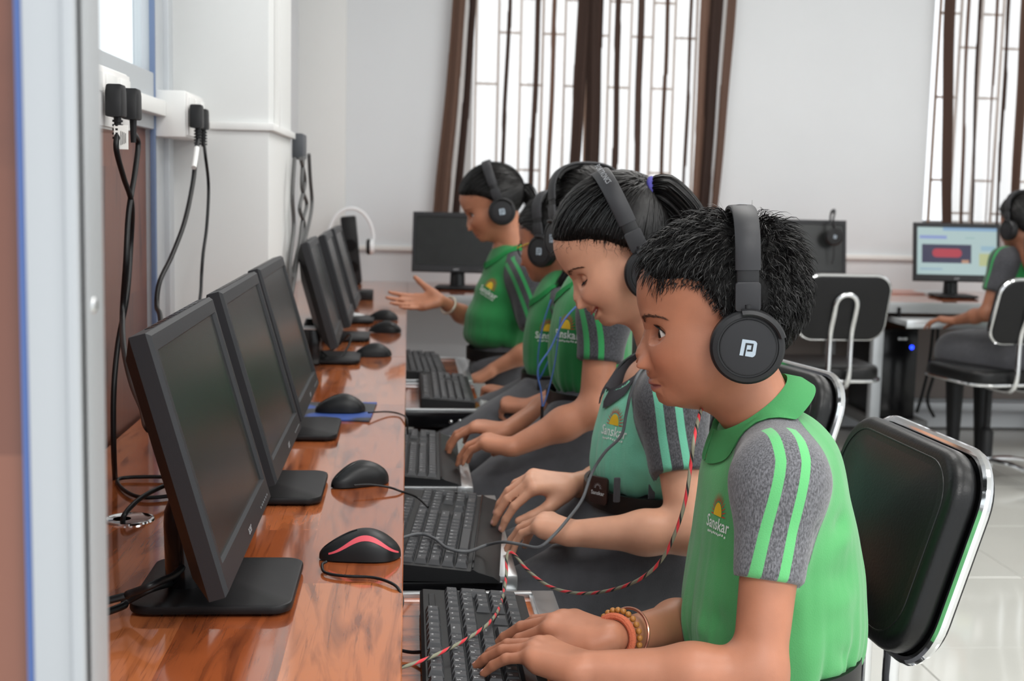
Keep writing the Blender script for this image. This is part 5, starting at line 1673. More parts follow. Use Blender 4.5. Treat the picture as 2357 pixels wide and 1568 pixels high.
def strand_obj(name, parent, V, Q, m, root=None):
    me = np_mesh(name, V, Q)
    return link_mesh(name, me, m, parent, winv(root) if root is not None else None)

def head_surface_tree(H):
    return BVHTree.FromPolygons([tuple(v) for v in H.V], [tuple(int(i) for i in q) for q in H.Q])

def brows_lashes(body, H, HM, sc, closed=False, n=120):
    """eyebrow and lash strands laid on the face"""
    T = head_surface_tree(H)
    def drop(y, z):
        h = T.ray_cast(Vector((.2, y, z)), Vector((-1, 0, 0))); return (h[0], h[1]) if h[0] else (Vector((.08, y, z)), Vector((1, 0, 0)))
    P, W = [], []
    for s in (-1, 1):
        for i in range(n):
            t = random.random()
            y = (.0135 + .034 * t); z = -.0070 + .0068 * math.sin(t * 2.5) - .0010 * t + random.gauss(0, .0015) * (1.3 - t)
            p, nn = drop(y * s, z)
            d = Vector((0, s * .9, .30 - .62 * t)); d = (d - nn * d.dot(nn)).normalized()
            L = .006 + .002 * random.random()
            P.append([list(p - nn * .0003 + (d * L * q + nn * .0012 * math.sin(q * PI * .8))) for q in np.linspace(0, 1, 4)]); W.append(.0006)
    V, Q = ribbons(np.array(P), np.array(W)); strand_obj('eyebrow', body, np_tf(HM, V * sc), Q, M_BROW)
    P, W = [], []
    for e in H.eyes:
        s = 1 if e[1] > 0 else -1
        for i in range(44):
            t = -.38 + 1.34 * i / 43
            dy = t * .0140; c = max(0.0, 1 - t * t)
            up = (.0084 * c ** .75 - .0006 - .010 * H.lid * c ** .7) if H.lid <= .6 else (-.0040 * c + .0003)
            y = e[1] + dy * s; z = e[2] + up
            p, nn = drop(y, z + .0004)
            p = Vector((max(p.x, e[0] + math.sqrt(max(.0128 ** 2 - dy * dy - up * up, 0)) * .97), p.y, p.z))
            d = Vector((.9, .35 * s * (t + .35), .35 if not closed else -.55)).normalized(); L = .0042 + .0030 * c
            P.append([list(p + d * L * q + Vector((0, 0, .0014 * q * q * (1 if not closed else -.2)))) for q in np.linspace(0, 1, 4)]); W.append(.0007)
            P.append([list(p + Vector((.0004, (q - .5) * .0012 * s, 0))) for q in np.linspace(0, 1, 4)]); W.append(.0011)
    V, Q = ribbons(np.array(P), np.array(W)); strand_obj('eyelash', body, np_tf(HM, V * sc), Q, M_LASH)

def hair_cap(root, H, HM, sc, style, off, m=None, puff=None, name='hair'):
    """shell over the scalp"""
    A, B = H.A, H.B
    D = np.stack([np.cos(A) * np.cos(B), np.cos(A) * np.sin(B), np.sin(A)], -1)
    rs = np.minimum(H.scalp(D), H.r)
    P = HC + D * rs[..., None]
    lon = np.abs(np.degrees(B)); z = P[..., 2]
    edge = z - hairline(lon, style)
    k = np.clip(edge / .022, 0, 1); k = k * k * (3 - 2 * k)
    o = off * k - .0025 * (1 - k)
    if puff is not None: o = o + puff(P, D) * k
    nz = vnoise((P * 90).reshape(-1, 3), 3).reshape(o.shape) * .0010 * k
    P2 = HC + D * (rs + o + nz)[..., None]
    keep = edge > -.001
    V = P2.reshape(-1, 3); Q = H.Q; kk = keep.reshape(-1)
    Q = Q[kk[Q].all(1)]
    used = np.unique(Q); mp_ = -np.ones(len(V), int); mp_[used] = np.arange(len(used))
    me = np_mesh(name, np_tf(HM, V[used] * sc), mp_[Q])
    return link_mesh(name, me, m or M_HAIRCAP, root, winv(root)), o

def scalp_roots(H, style, n, margin=0.0):
    D = rng.normal(size=(n * 3, 3)); D /= np.linalg.norm(D, axis=1)[:, None]
    r = np.minimum(H.scalp(D), .2); P = HC + D * r[:, None]
    lon = np.abs(np.degrees(np.arctan2(D[:, 1], D[:, 0])))
    ok = P[:, 2] > hairline(lon, style) + margin
    return D[ok][:n], P[ok][:n]

def boy_hair(root, H, HM, sc, n=9000, bandx=-.03):
    cap, _ = hair_cap(root, H, HM, sc, 'boy', .0075)
    D, P = scalp_roots(H, 'boy', n)
    x, z = P[:, 0], P[:, 2]
    side = np.clip(np.abs(P[:, 1]) / .065, 0, 1)
    back = np.clip((-x - .010) / .05, 0, 1)[:, None]
    top = np.clip((z - .03) / .05, 0, 1)
    fwd = np.stack([np.full(len(P), 1.0), .18 * np.sign(P[:, 1]), -.35 - .45 * side], 1)
    bk = np.stack([np.full(len(P), -.15), .05 * P[:, 1] / .06, np.full(len(P), -1.0)], 1)
    dv = fwd * (1 - back) + bk * back
    dv += rng.normal(size=dv.shape) * .26
    clump = np.stack([vnoise(P * 55, 11), vnoise(P * 55, 12), vnoise(P * 55, 13)], 1)
    dv += clump * .55
    dv -= D * (dv * D).sum(1)[:, None]; dv /= np.linalg.norm(dv, axis=1)[:, None]
    L = np.interp(top, [0, .4, 1], [.012, .020, .028]) * (1 + .25 * rng.normal(size=len(P)).clip(-1.2, 1.6))
    low = np.clip((z - hairline(np.abs(np.degrees(np.arctan2(D[:, 1], D[:, 0]))), 'boy')) / .03, 0.30, 1)
    fr = np.clip((x - .045) / .02, 0, 1)                       # fringe stays long
    L *= np.maximum(low, fr * .95)
    lift = (.006 + .008 * top) * (1 + .3 * rng.normal(size=len(P))).clip(.2, 2)
    lift *= np.clip(low, .35, 1)
    t = np.linspace(0, 1, 6)[None, :, None]
    path = P[:, None] + dv[:, None] * L[:, None, None] * t + D[:, None] * (lift[:, None, None] * np.sin(np.clip(t * 1.9, 0, PI * .62)) + .0015) - np.array([0, 0, 1.0]) * (.004 * t ** 2)
    path += np.cross(dv, D)[:, None] * (.0045 * np.sin(t * 3 + rng.uniform(0, 6, (len(P), 1, 1)))) * t
    # keep strands off the skull
    dd = path - HC; rr = np.linalg.norm(dd, axis=2); dn = dd / rr[..., None]
    rmin = H.scalp(dn) + .0012 + .0022 * np.clip((path[..., 0] - .03) / .03, 0, 1)
    rr = np.maximum(rr, rmin)
    under = (np.abs(path[..., 0] - bandx) < .019) & (path[..., 2] > -.02)
    rr = np.where(under, np.minimum(rr, rmin + .0065), rr)
    path = HC + dn * rr[..., None]
    V, Q = ribbons(path, rng.uniform(.0007, .0015, len(P)))
    strand_obj('hair_strands', cap, np_tf(HM, V * sc), Q, M_HAIR)
    return cap

def pulled_hair(root, H, HM, sc, tie, n=2600, off=.009, tail=None, name='hair', vol=.0, seg=12, wisps=40):
    """hair combed back over the skull to a tie point (head-local)"""
    tie = np.array(tie, float)
    cap, _ = hair_cap(root, H, HM, sc, 'girl', off, puff=(lambda P, D: vol * np.clip(P[..., 2] / .08, 0, 1)))
    D, P = scalp_roots(H, 'girl', n)
    td = tie - HC; td /= np.linalg.norm(td)
    t = np.linspace(0, 1, seg)[None, :, None]
    w_ = D[:, None] * (1 - t) + td * t + 1e-6
    w_ /= np.linalg.norm(w_, axis=2, keepdims=True)
    rr = H.scalp(w_)
    lon = np.abs(np.degrees(np.arctan2(w_[..., 1], w_[..., 0])))
    ed = np.clip((rr * w_[..., 2] + HC[2] - hairline(lon, 'girl')) / .02, 0.0, 1)
    jit = rng.uniform(-.001, .0022, (len(P), 1))
    rr = rr + (off + vol * np.clip(rr * w_[..., 2] / .08, 0, 1)) * ed + jit + .0012 * np.sin(t[..., 0] * PI)
    rr += .0022 * vnoise((w_ * 34).reshape(-1, 3), 5).reshape(rr.shape)
    path = HC + w_ * rr[..., None]
    V, Q = ribbons(path, rng.uniform(.0008, .0020, len(P)), normals=w_)
    strand_obj('hair_strands', cap, np_tf(HM, V * sc), Q, M_HAIR)
    if wisps:
        k = rng.integers(0, len(P), wisps * 9); k = k[np.abs(P[k, 2] - hairline(np.abs(np.degrees(np.arctan2(D[k, 1], D[k, 0]))), 'girl')) < .014][:wisps]
        p0 = P[k]; d0 = D[k]
        dv = np.stack([.1 + 0 * k, .5 * np.sign(p0[:, 1]), -.7 + 0 * k], 1) + rng.normal(size=(len(k), 3)) * .6
        tt = np.linspace(0, 1, 8)[None, :, None]; L = rng.uniform(.008, .024, (len(k), 1, 1))
        pa = p0[:, None] + dv[:, None] * L * tt * .8 + d0[:, None] * .006 * np.sin(tt * 3) + np.cross(dv, d0)[:, None] * (.005 * np.sin(tt * 6 + rng.uniform(0, 6, (len(k), 1, 1)))) * tt
        V, Q = ribbons(pa, np.full(len(k), .0005)); strand_obj('loose_wisps', cap, np_tf(HM, V * sc), Q, M_WISP)
    if tail:
        pts, r0, r1, cnt = tail
        C = np.array([list(p) for p in catmull(pts, 5)]); kk = len(C)
        T = np.gradient(C, axis=0); T /= np.linalg.norm(T, axis=1)[:, None]
        sd = np.cross(T, np.array([0, 1.0, 0])); sd /= np.linalg.norm(sd, axis=1)[:, None]; s2 = np.cross(T, sd)
        a = rng.uniform(0, 2 * PI, cnt); q = np.sqrt(rng.uniform(0.05, 1, cnt))
        tt = np.linspace(0, 1, kk); rad = np.interp(tt, [0, .25, .7, 1], [r0 * .45, r0, r0 * .95, r1])
        path = C[None] + (sd[None] * (np.cos(a) * q)[:, None, None] + s2[None] * (np.sin(a) * q)[:, None, None]) * rad[None, :, None]
        path += rng.normal(size=(cnt, 1, 3)) * .003 * tt[None, :, None] ** 2
        V, Q = ribbons(path, rng.uniform(.0012, .0028, cnt)); strand_obj('ponytail', cap, np_tf(HM, V * sc), Q, M_HAIR)
        core = MB().tube([tuple(HM @ (Vector(c) * sc)) for c in C], [x * .8 * sc for x in rad], 12); core.build('ponytail_core', M_HAIRCAP, cap, 180)
    return cap

M_WISP = mat('wisp_hair', (52, 38, 34), .6)
# ================================================================ headphones
M_HPB = mat('headphone_band', (44, 44, 47), .5, spec=.45, bump=.03, bscale=900)
M_HPC = mat('headphone_cup', (27, 27, 29), .45, spec=.45, bump=.03, bscale=900)
M_HPD = mat('headphone_disc', (33, 33, 36), .5, spec=.45)
M_HPP = mat('headphone_pad', (20, 19, 19), .7)
M_LOGO = mat('logo_pale', (170, 184, 196), .5)
def stroke2d(pts, wd):
    """flat stroke polygon strip along 2-d points"""
    P = [Vector((p[0], p[1])) for p in pts]; vs = []; fs = []
    for i, p in enumerate(P):
        a = (P[i] - P[i - 1]).normalized() if i else None; b = (P[i + 1] - P[i]).normalized() if i < len(P) - 1 else None
        if a is None: t = b; k = 1
        elif b is None: t = a; k = 1
        else:
            t = (a + b).normalized(); k = 1 / max(.4, t.dot(a))
        nrm = Vector((-t.y, t.x)) * wd / 2 * k
        vs += [(p.x + nrm.x, p.y + nrm.y, 0), (p.x - nrm.x, p.y - nrm.y, 0)]
    for i in range(len(P) - 1): fs.append([2 * i, 2 * i + 1, 2 * i + 3, 2 * i + 2])
    return vs, fs
def brand_logo(mb, M, s):
    """pale rounded D with a dark P line inside (mi 0 pale, 1 dark)"""
    D = [(-.5, -.42), (-.33, .52), (.36, .42), (.46, .36), (.52, .26), (.42, -.40), (.34, -.50), (.24, -.54), (-.22, -.46)]
    mb.add([(x * s, y * s, 0) for x, y in D], [list(range(len(D)))[::-1]], 0, M)
    v, f = stroke2d([(-.24, -.50), (-.10, .24), (.26, .20), (.20, -.16), (-.06, -.14)], .105)
    mb.add([(x * s, y * s, .00025) for x, y, z in v], f, 1, M)

def make_headphones(HM, sc, cupx, cupz, topx, topz, label, size=1.0, yh=.086, band_text=None, top_logo=False, cat='headphones', logos=True):
    """worn headphones; cup centre (cupx,cupz) and band top (topx,topz) in head-local metres"""
    up = Vector((topx - cupx, 0, topz - cupz)); L = up.length; up.normalize()
    lf = Vector((0, 1, 0)); fw = lf.cross(up)
    M = HM @ Matrix.Scale(sc, 4) @ frame_mat((cupx, 0, cupz), fw, lf, up)
    o = wempty('headphones', tuple((M @ Vector((0, 0, 0)))), label, cat, 'black over-ear headphones')
    k = size
    # band
    def loftband(x0, x1, path, th, name, m, par, inner=0.0):
        rings = []
        P = [Vector(p) for p in path]
        for i, p in enumerate(P):
            t = (P[min(i + 1, len(P) - 1)] - P[max(i - 1, 0)]).normalized(); n = Vector((0, t.z, -t.y))      # outward
            if n.dot(p - Vector((0, 0, L * .5))) < 0: n = -n
            q = p - n * inner
            hw = (x1 - x0) / 2; cx = (x0 + x1) / 2
            rings.append([M @ (q + Vector((cx + a, 0, 0)) + n * b) for a, b in ((-hw, -th / 2), (-hw, th * .2), (-hw + th * .4, th / 2), (0, th * .62), (hw - th * .4, th / 2), (hw, th * .2), (hw, -th / 2), (0, -th * .6))])
        mb = MB(); loft(mb, rings); return mb.build(name, m, par, 40)
    z0 = .083 * k
    def arc(a0=0.0, a1=PI, n=40, yy=yh + .004, zz=None):
        out = []
        for i in range(n + 1):
            a = a0 + (a1 - a0) * i / n; c, s_ = math.cos(a), math.sin(a)
            out.append((0, yy * math.copysign(abs(c) ** .75, c), z0 + (L - z0) * abs(s_) ** .75))
        return out
    bw = .0135 * k
    b = loftband(-bw, bw, arc(), .0045 * k, 'headband', M_HPB, o)
    loftband(-bw * .75, bw * .75, arc(.55, PI - .55, 24), .008 * k, 'band_padding', M_HPP, b, inner=.006 * k)
    for s in (1, -1):
        yy = yh + .004
        sl = loftband(-.0118 * k, .0118 * k, [(0, s * yy, .066 * k), (0, s * yy, .078 * k), (0, s * (yy - .001), z0 + .012)], .0028 * k, 'slider', M_HPC, o)
        rings = []
        blk = MB(); blk.prism(rrect(.0272 * k, .032 * k, .004 * k, 4), .0062 * k, .001, 2, M=M @ Matrix.Translation((0, s * (yy + .0012), .0545 * k)) @ Matrix.Rotation(PI / 2, 4, 'X') @ Matrix.Translation((0, 0, -.0031 * k)))
        blk.build('slider_block', M_HPB, o, 40)
        st = MB(); st.lathe([(.0055 * k, -.008 * k), (.0055 * k, .008 * k)], 14, M=M @ Matrix.Translation((0, s * yy, .038 * k))); st.build('hinge_stem', M_HPC, o)
        C = M @ Matrix.Translation((0, s * yh, 0)) @ Matrix.Rotation(-s * PI / 2, 4, 'X') @ Matrix.Scale(k, 4)      # local z points outward
        cu = MB(); cu.lathe([(.036, -.006), (.0395, -.004), (.0405, .002), (.040, .007), (.0375, .0100), (.0330, .0112), (.0325, .0092), (.0305, .0092), (.0300, .0106), (.026, .0112), (0, .0118)], 56, M=C)
        co = cu.build('ear_cup', M_HPC, o, 30)
        pd = MB(); pd.lathe([(.037, -.005), (.0395, -.010), (.038, -.016), (.032, -.0185), (.024, -.016), (.022, -.010), (.0, -.009)], 48, M=C); pd.build('ear_pad', M_HPP, co, 60)
        dk = MB(); dk.lathe([(.0292, .0100), (.0290, .0110), (.022, .0119), (0, .0122)], 48, M=C); dk.build('cup_disc', M_HPD, co, 30)
        # yoke arm following the rim
        rings = []
        for i in range(15):
            a = math.radians(100 - 84 * i / 14)
            e = Vector((-math.cos(a), math.sin(a) * (-1 if s > 0 else 1), 0))
            rings.append([C @ (e * r_ + Vector((0, 0, z_))) for r_, z_ in ((.0345, .008), (.0345, .0150), (.0365, .0165), (.0405, .0150), (.0420, .010), (.0420, .004))])
        mb = MB(); loft(mb, rings); mb.build('yoke', M_HPC, co, 40)
        if logos:
            lg = MB(); Ml = C @ Matrix(((-1 if s > 0 else 1, 0, 0, 0), (0, 1 if s > 0 else -1, 0, 0), (0, 0, 1, 0), (0, 0, 0, 1)))
            if s > 0: Ml = C @ Matrix.Rotation(PI, 4, 'Z') @ Matrix.Scale(-1, 4, (1, 0, 0)) @ Matrix.Scale(-1, 4, (1, 0, 0))
            brand_logo(lg, Ml @ Matrix.Translation((0, 0, .0126)), .0185)
            lo = lg.build('logo', (M_LOGO, M_HPC), co, None)
    if top_logo:
        lg = MB(); Ml = M @ Matrix.Translation((0, .012, L + .0022 * k)) @ Matrix.Rotation(PI / 2, 4, 'Z')
        brand_logo(lg, Ml @ Matrix.Translation((0, 0, .0016)), .012); lg.build('band_logo', (M_LOGO, M_HPC), b, None)
    if band_text:
        lg = MB(); a = math.radians(62); c, s_ = math.cos(a), math.sin(a)
        p = Vector((0, (yh + .004) * c ** .75, z0 + (L - z0) * s_ ** .75)); n = Vector((0, c * .8, s_)).normalized(); t = Vector((0, n.z, -n.y))
        vs, fs = text_mesh(band_text, .0125 * k)
        lg.add([(q[0], q[1], 0) for q in vs], fs, 0, M @ frame_mat(p + n * .0036 * k, (0, -t.y, -t.z), (1, 0, 0), n) if False else M @ frame_mat(p + n * .0040 * k, t, (-1, 0, 0), n))
        lg.build('band_text', mat('band_print', (150, 152, 156), .5), b, None)
    return o
# ================================================================ shared builders for the children
def q(px, py, Y): return at(px, py, Y)
def nails_on(body, nails):
    for c, d, n, r in nails:
        MB().sphere((0, 0, 0), (r * 1.0, r * .72, r * .22), 12, 8, M=frame_mat(c, d, n.cross(d), n)).build('fingernail', M_NAIL, body, 180)

def emblem(so, V, Q, px, py, size, text=True, tilt=0.0, flat=1.0):
    """embroidered sun and school name laid on the shirt surface"""
    T = BVHTree.FromPolygons([tuple(v) for v in V], [tuple(int(i) for i in f_) for f_ in Q])
    h = T.ray_cast(CAMP, ray(px, py).normalized())
    if h[0] is None: return
    c = h[0]; n = h[1]
    if n.dot(CAMP - c) < 0: n = -n
    up = Vector((0, 0, 1)); up = (up - n * up.dot(n)).normalized(); rt = up.cross(n)
    ca, sa = math.cos(tilt), math.sin(tilt)
    mb = MB(); s = size
    def put(vs, fs, mi, lift):
        out = []
        for x, y, *_ in vs:
            x, y = x * ca - y * sa, x * sa + y * ca
            p = c + rt * x * flat + up * y
            hh = T.ray_cast(p + n * .06, -n)
            out.append((hh[0] + n * lift) if hh[0] else p + n * lift)
        mb.add(out, fs, mi)
    # half sun with rays
    pts = [(s * .26 * math.cos(a), s * (.05 + .36 * math.sin(a))) for a in [PI * i / 12 for i in range(13)]]
    for i in range(1, 12): put([pts[0], pts[i], pts[i + 1]], [[0, 1, 2]], 0, .0012)
    for i in range(15):
        a = PI * (i + .2) / 14.4; d = (math.cos(a), math.sin(a)); t = (-d[1] * s * .022, d[0] * s * .022)
        b0 = (d[0] * s * .30, s * .05 + d[1] * s * .41); b1 = (d[0] * s * .52, s * .05 + d[1] * s * .66)
        put([(b0[0] - t[0], b0[1] - t[1]), (b0[0] + t[0], b0[1] + t[1]), b1], [[0, 1, 2]], 1, .0012)
    if text:
        vs, fs = text_mesh('Sanskar', s * .46, s * .006)
        put([(v[0], v[1] - s * .18) for v in vs], fs, 2, .0010)
        for i in range(11):          # small second line, unreadable stitches
            x0 = -s * .55 + i * s * .105 + random.uniform(-.01, .01) * s
            yy = -s * .46 + random.uniform(-.02, .02) * s
            put([(x0, yy), (x0 + s * .075, yy + .01 * s), (x0 + s * .07, yy + s * .07), (x0 + .01 * s, yy + s * .06)], [[0, 1, 2, 3]], 2, .0010)
    me = mb.mesh('emblem')
    link_mesh('emblem', me, (mat('thread_yellow', (226, 184, 40), .6), mat('thread_red', (196, 54, 36), .6), mat('thread_white', (226, 234, 228), .6)), so)

def cord_mat():
    m = bpy.data.materials.new('braided_cord'); m.use_nodes = True; k = NT(m)
    u = k.n('Attribute'); u.attribute_name = 'cu'; a = k.n('Attribute'); a.attribute_name = 'ca'; b = k.n('Attribute'); b.attribute_name = 'sa'
    ang = k.math('DIVIDE', k.math('ARCTAN2', b.outputs['Fac'], a.outputs['Fac']), 2 * PI)
    v = k.math('FRACT', k.math('ADD', k.math('MULTIPLY', u.outputs['Fac'], 26.0), ang))
    red = k.band(v, .0, .36, .02); blk = k.band(v, .80, 1.0, .02)
    col = k.mix(blk, k.mix(red, lin((132, 132, 112)), lin((206, 52, 62))), lin((32, 30, 30)))
    k.l(col, k.b.inputs['Base Color']); k.b.inputs['Roughness'].default_value = .7
    tc = k.n('TexCoord'); n = k.n('TexNoise'); n.inputs['Scale'].default_value = 1500; k.l(tc.outputs['Object'], n.inputs['Vector'])
    bp = k.n('Bump'); bp.inputs['Strength'].default_value = .5; bp.inputs['Distance'].default_value = .0006; k.l(n.outputs[0], bp.inputs['Height']); k.l(bp.outputs[0], k.b.inputs['Normal'])
    return m
def cord(pts, r, label, m, n=12):
    P = catmull(pts, 10); mb = MB().tube(P, r, n)
    me = mb.mesh('headphone_cord')
    u = [0.0]
    for i in range(1, len(P)): u.append(u[-1] + (P[i] - P[i - 1]).length)
    for nm, d in (('cu', [x for x in u for _ in range(n)]), ('ca', [math.cos(2 * PI * j / n) for _ in P for j in range(n)]), ('sa', [math.sin(2 * PI * j / n) for _ in P for j in range(n)])):
        A = me.attributes.new(nm, 'FLOAT', 'POINT'); A.data.foreach_set('value', d)
    o = link_mesh('headphone_cord', me, m, smooth=180)
    return tag(o, label, 'cord')

def bvh(V, Q): return BVHTree.FromPolygons([tuple(v) for v in V], [tuple(int(i) for i in x) for x in Q])
def legs(root, f, l, hip, kl, kr, m, name='trousers', rh=(.098, .128, .085), rt=(.080, .060), res=.005, folds=(), seed=4, noise=.003, skirt=False, shin=.33, shoes=True):
    R = Rows(f, l)
    hip = Vector(hip)
    tr = [ell(hip, R, rh, .03)]
    for h, kn in ((hip + l * .07, Vector(kl)), (hip - l * .07, Vector(kr))):
        tr.append(cone(h - Vector((0, 0, .005)), kn, rt[0], rt[1], .05))
        if not skirt: tr.append(cone(kn, kn - f * .03 + Vector((0, 0, -shin)), rt[1] * .93, .045, .03))
    if skirt: tr.append(cone(hip, (Vector(kl) + Vector(kr)) / 2, rt[0], rt[1], .06))
    o, _, _ = make_cloth(name, root, tr, m, res, folds, noise, seed)
    if skirt:
        for kn in (kl, kr):
            kn = Vector(kn)
            MB().tube([kn + f * .0 - Vector((0, 0, .01)), kn - f * .01 - Vector((0, 0, .15)), kn - f * .02 - Vector((0, 0, shin))], [.040, .036, .024], 14).build('legging', M_BLK, root, 60)
    if shoes:
        for kn in (kl, kr):
            ft = Vector(kn) - f * .03 + Vector((0, 0, -shin)); b = MB()
            z = max(ft.z - .04, .04)
            b.sphere((ft.x + f.x * .035, ft.y + f.y * .035, z), (.085, .036, .04), 20, 12, R=Matrix(((f.x, l.x, 0), (f.y, l.y, 0), (0, 0, 1)))); b.build('shoe', M_BLK, root, 180)
    return o

# ================================================================ the boy
def boy():
    Yc = 1.46
    f, l = axes((-1, 0.0)); R = Rows(f, l)
    root = wempty('person', (0.37, Yc, 0), 'boy in green polo with grey sleeves, black headphones, typing nearest the camera', 'person')
    HM = head_matrix(at(1659, 701, Yc), 171, 8); sc = 1.0
    skin = (172, 115, 89)
    H = Head(300, 340, lip=(146, 84, 82), skin=skin)
    shL, elL, wrL = q(1792, 1108, 1.335), q(1745, 1555, 1.275), q(1350, 1540, 1.295)
    shR = q(1745, 1090, 1.575); elR = q(1640, 1420, 1.58); wrR = q(1402, 1470, 1.385)
    cl = {'index': (.24, .32, .15), 'middle': (.20, .32, .16), 'ring': (.20, .32, .16), 'pinky': (.20, .34, .2)}
    def hd(a, b): d = b - a; d.z = 0; d.normalize(); d.z = .05; return d
    handL, nL = hand_prims(wrL, hd(wrL, q(1098, 1541, 1.388)), (0, 0, 1), (.3, 1, 0), .92, cl, thumb=(.80, .5, -.25))
    handR, nR = hand_prims(wrR, hd(wrR, q(1095, 1465, 1.490)), (.0, -.10, 1), (-.3, -1, 0), .94,
                           {'index': (.42, .30, .15), 'middle': (.30, .30, .16), 'ring': (.26, .32, .2), 'pinky': (.22, .36, .22)}, thumb=(.9, .42, -.15), spread=1.2)
    body = person_body(root, H, HM, sc, [arm_prims(shL, elL, wrL, .98) + handL, arm_prims(shR, elR, wrR, .95) + handR], skin, .0019,
                       extra=[[cone(q(1750, 1010, Yc), q(1775, 1350, Yc), .045, .07, .03)]])
    nails_on(body, nL + nR)
    make_eyes(body, H, HM, sc, gaze=(0.0, -.12))
    brows_lashes(body, H, HM, sc, n=210)
    boy_hair(root, H, HM, sc, 16000)
    tor = [ell(q(px, py, Yc), R, r, .05) for px, py, r in ((1790, 1050, (.055, .095, .050)), (1770, 1100, (.070, .108, .055)), (1780, 1200, (.083, .118, .065)), (1785, 1300, (.092, .122, .068)), (1775, 1400, (.098, .124, .068)), (1778, 1480, (.090, .118, .06)))]
    tor.append(cone(q(1745, 1015, Yc), q(1775, 1075, Yc), .038, .055, .04))
    hemL = shL + (elL - shL) * .52; hemR = shR + (elR - shR) * .58
    fo = []
    def F(a, b, Y, amp, w): fo.append((tuple(q(a[0], a[1], Y)), tuple(q(b[0], b[1], Y)), amp, w))
    F((1880, 1240), (1985, 1180), 1.36, -.006, .012); F((1870, 1270), (1990, 1230), 1.36, .004, .012)
    F((1850, 1330), (1990, 1330), 1.35, -.004, .014); F((1840, 1400), (1985, 1380), 1.35, .003, .014)
    F((1800, 1420), (1960, 1520), 1.35, -.005, .010); F((1820, 1470), (1930, 1540), 1.35, .004, .009)
    F((1640, 1150), (1640, 1320), 1.37, -.006, .012); F((1600, 1180), (1585, 1380), 1.40, .004, .014); F((1680, 1290), (1640, 1420), 1.36, -.004, .012)
    F((1560, 1420), (1680, 1480), 1.40, .005, .012); F((1600, 1400), (1690, 1440), 1.38, -.004, .010)
    F((1700, 1100), (1680, 1260), 1.30, -.0030, .007); F((1840, 1180), (1890, 1230), 1.31, -.006, .009); F((1815, 1200), (1830, 1300), 1.29, -.003, .008); F((1690, 1180), (1680, 1300), 1.29, .002, .008)
    sh, V, Q = make_shirt(root, f, l, tor, [(1, shL, hemL, .047, .037), (-1, shR, hemR, .047, .040)], (q(1752, 990, Yc), .026, .048), M_SH1, .0034, fo, .0018,
                          cut=(tuple(q(1778, 1490, Yc)), (0, 0, -1)))
    make_collar(root, M_COL1, q(1727, 928, Yc), f, l, (-.80, 0, 1), .0495, .0505, stand=.024, flap=.031, out=.50, gap=.05, fall=.85, tree=bvh(V, Q))
    fo2 = []
    for i in range(12):
        a = q(1400 + 14 * i + random.randint(-10, 10), 1455 + random.randint(0, 60), Yc - .05 - .01 * i); fo2.append((tuple(a), tuple(a + Vector((.05, -.05, -.03))), random.choice((-.007, .007)), .012))
    hip = q(1790, 1560, Yc) + Vector((0, 0, -.03))
    legs(root, f, l, hip, (.10, Yc - .13, .440), (.11, Yc + .09, .440), M_TROU, folds=fo2, noise=.006)
    make_belt(root, q(1776, 1506, Yc), f, l, .097, .130, .030, -.006)
    T = BVHTree.FromPolygons([tuple(v) for v in V], [tuple(int(i) for i in x) for x in Q]); h = T.ray_cast(CAMP, ray(1633, 1050).normalized())
    if h[0]:
        n = h[1] if h[1].dot(CAMP - h[0]) > 0 else -h[1]; x = n.orthogonal().normalized()
        MB().lathe([(0, .0026), (.0045, .0026), (.0055, .0014), (.0055, -.001)], 18, M=frame_mat(h[0], x, n.cross(x), n)).build('button', mat('button_olive', (120, 118, 70), .35), sh, 40)
    emblem(sh, V, Q, 1652, 1192, .042, True, flat=.75)
    make_headphones(HM, sc, -.0175, -.0405, -.033, .108, 'black over-ear headphones with pale logo worn by the boy', top_logo=True, yh=.084)
    # wrist ornaments on the far arm
    ad = (elR - wrR).normalized(); s1 = ad.orthogonal().normalized(); s2 = ad.cross(s1)
    c = wrR + ad * .022
    bo = empty('bead_bracelet', tuple(c), 0, 'bracelet of brown wooden beads on the far wrist of the boy', 'bracelet'); bo['_w'] = 1
    for i in range(24):
        a = 2 * PI * i / 24; p = c + (s1 * math.cos(a) + s2 * math.sin(a)) * .0265 + Vector((0, 0, -.003 * math.sin(a)))
        MB().sphere(tuple(p), .0036, 12, 8).build('bead', mat('wood_bead', (168, 112, 52), .35), bo, 180)
    c2 = wrR + ad * .012
    o_ = MB().tube([tuple(c2 + (s1 * math.cos(a) + s2 * math.sin(a)) * .0232) for a in [2 * PI * i / 40 for i in range(40)]], .0042, 8, closed=True).build('thread_bracelet', mat('orange_thread', (206, 108, 76), .8, bump=.8, bscale=900)); tag(o_, 'orange thread bracelet on the far wrist of the boy', 'bracelet')
    c3 = wrR + ad * .040
    tl = (s2 * .25 + ad).normalized(); t1 = tl.orthogonal().normalized(); t2 = tl.cross(t1)
    o_ = MB().tube([tuple(c3 + (t1 * math.cos(a) + t2 * math.sin(a)) * .030) for a in [2 * PI * i / 40 for i in range(40)]], .0018, 8, closed=True).build('copper_bangle', mat('copper', (186, 128, 108), .25, metal=.8)); tag(o_, 'thin copper bangle on the far forearm of the boy', 'bangle')
    return root
boy()

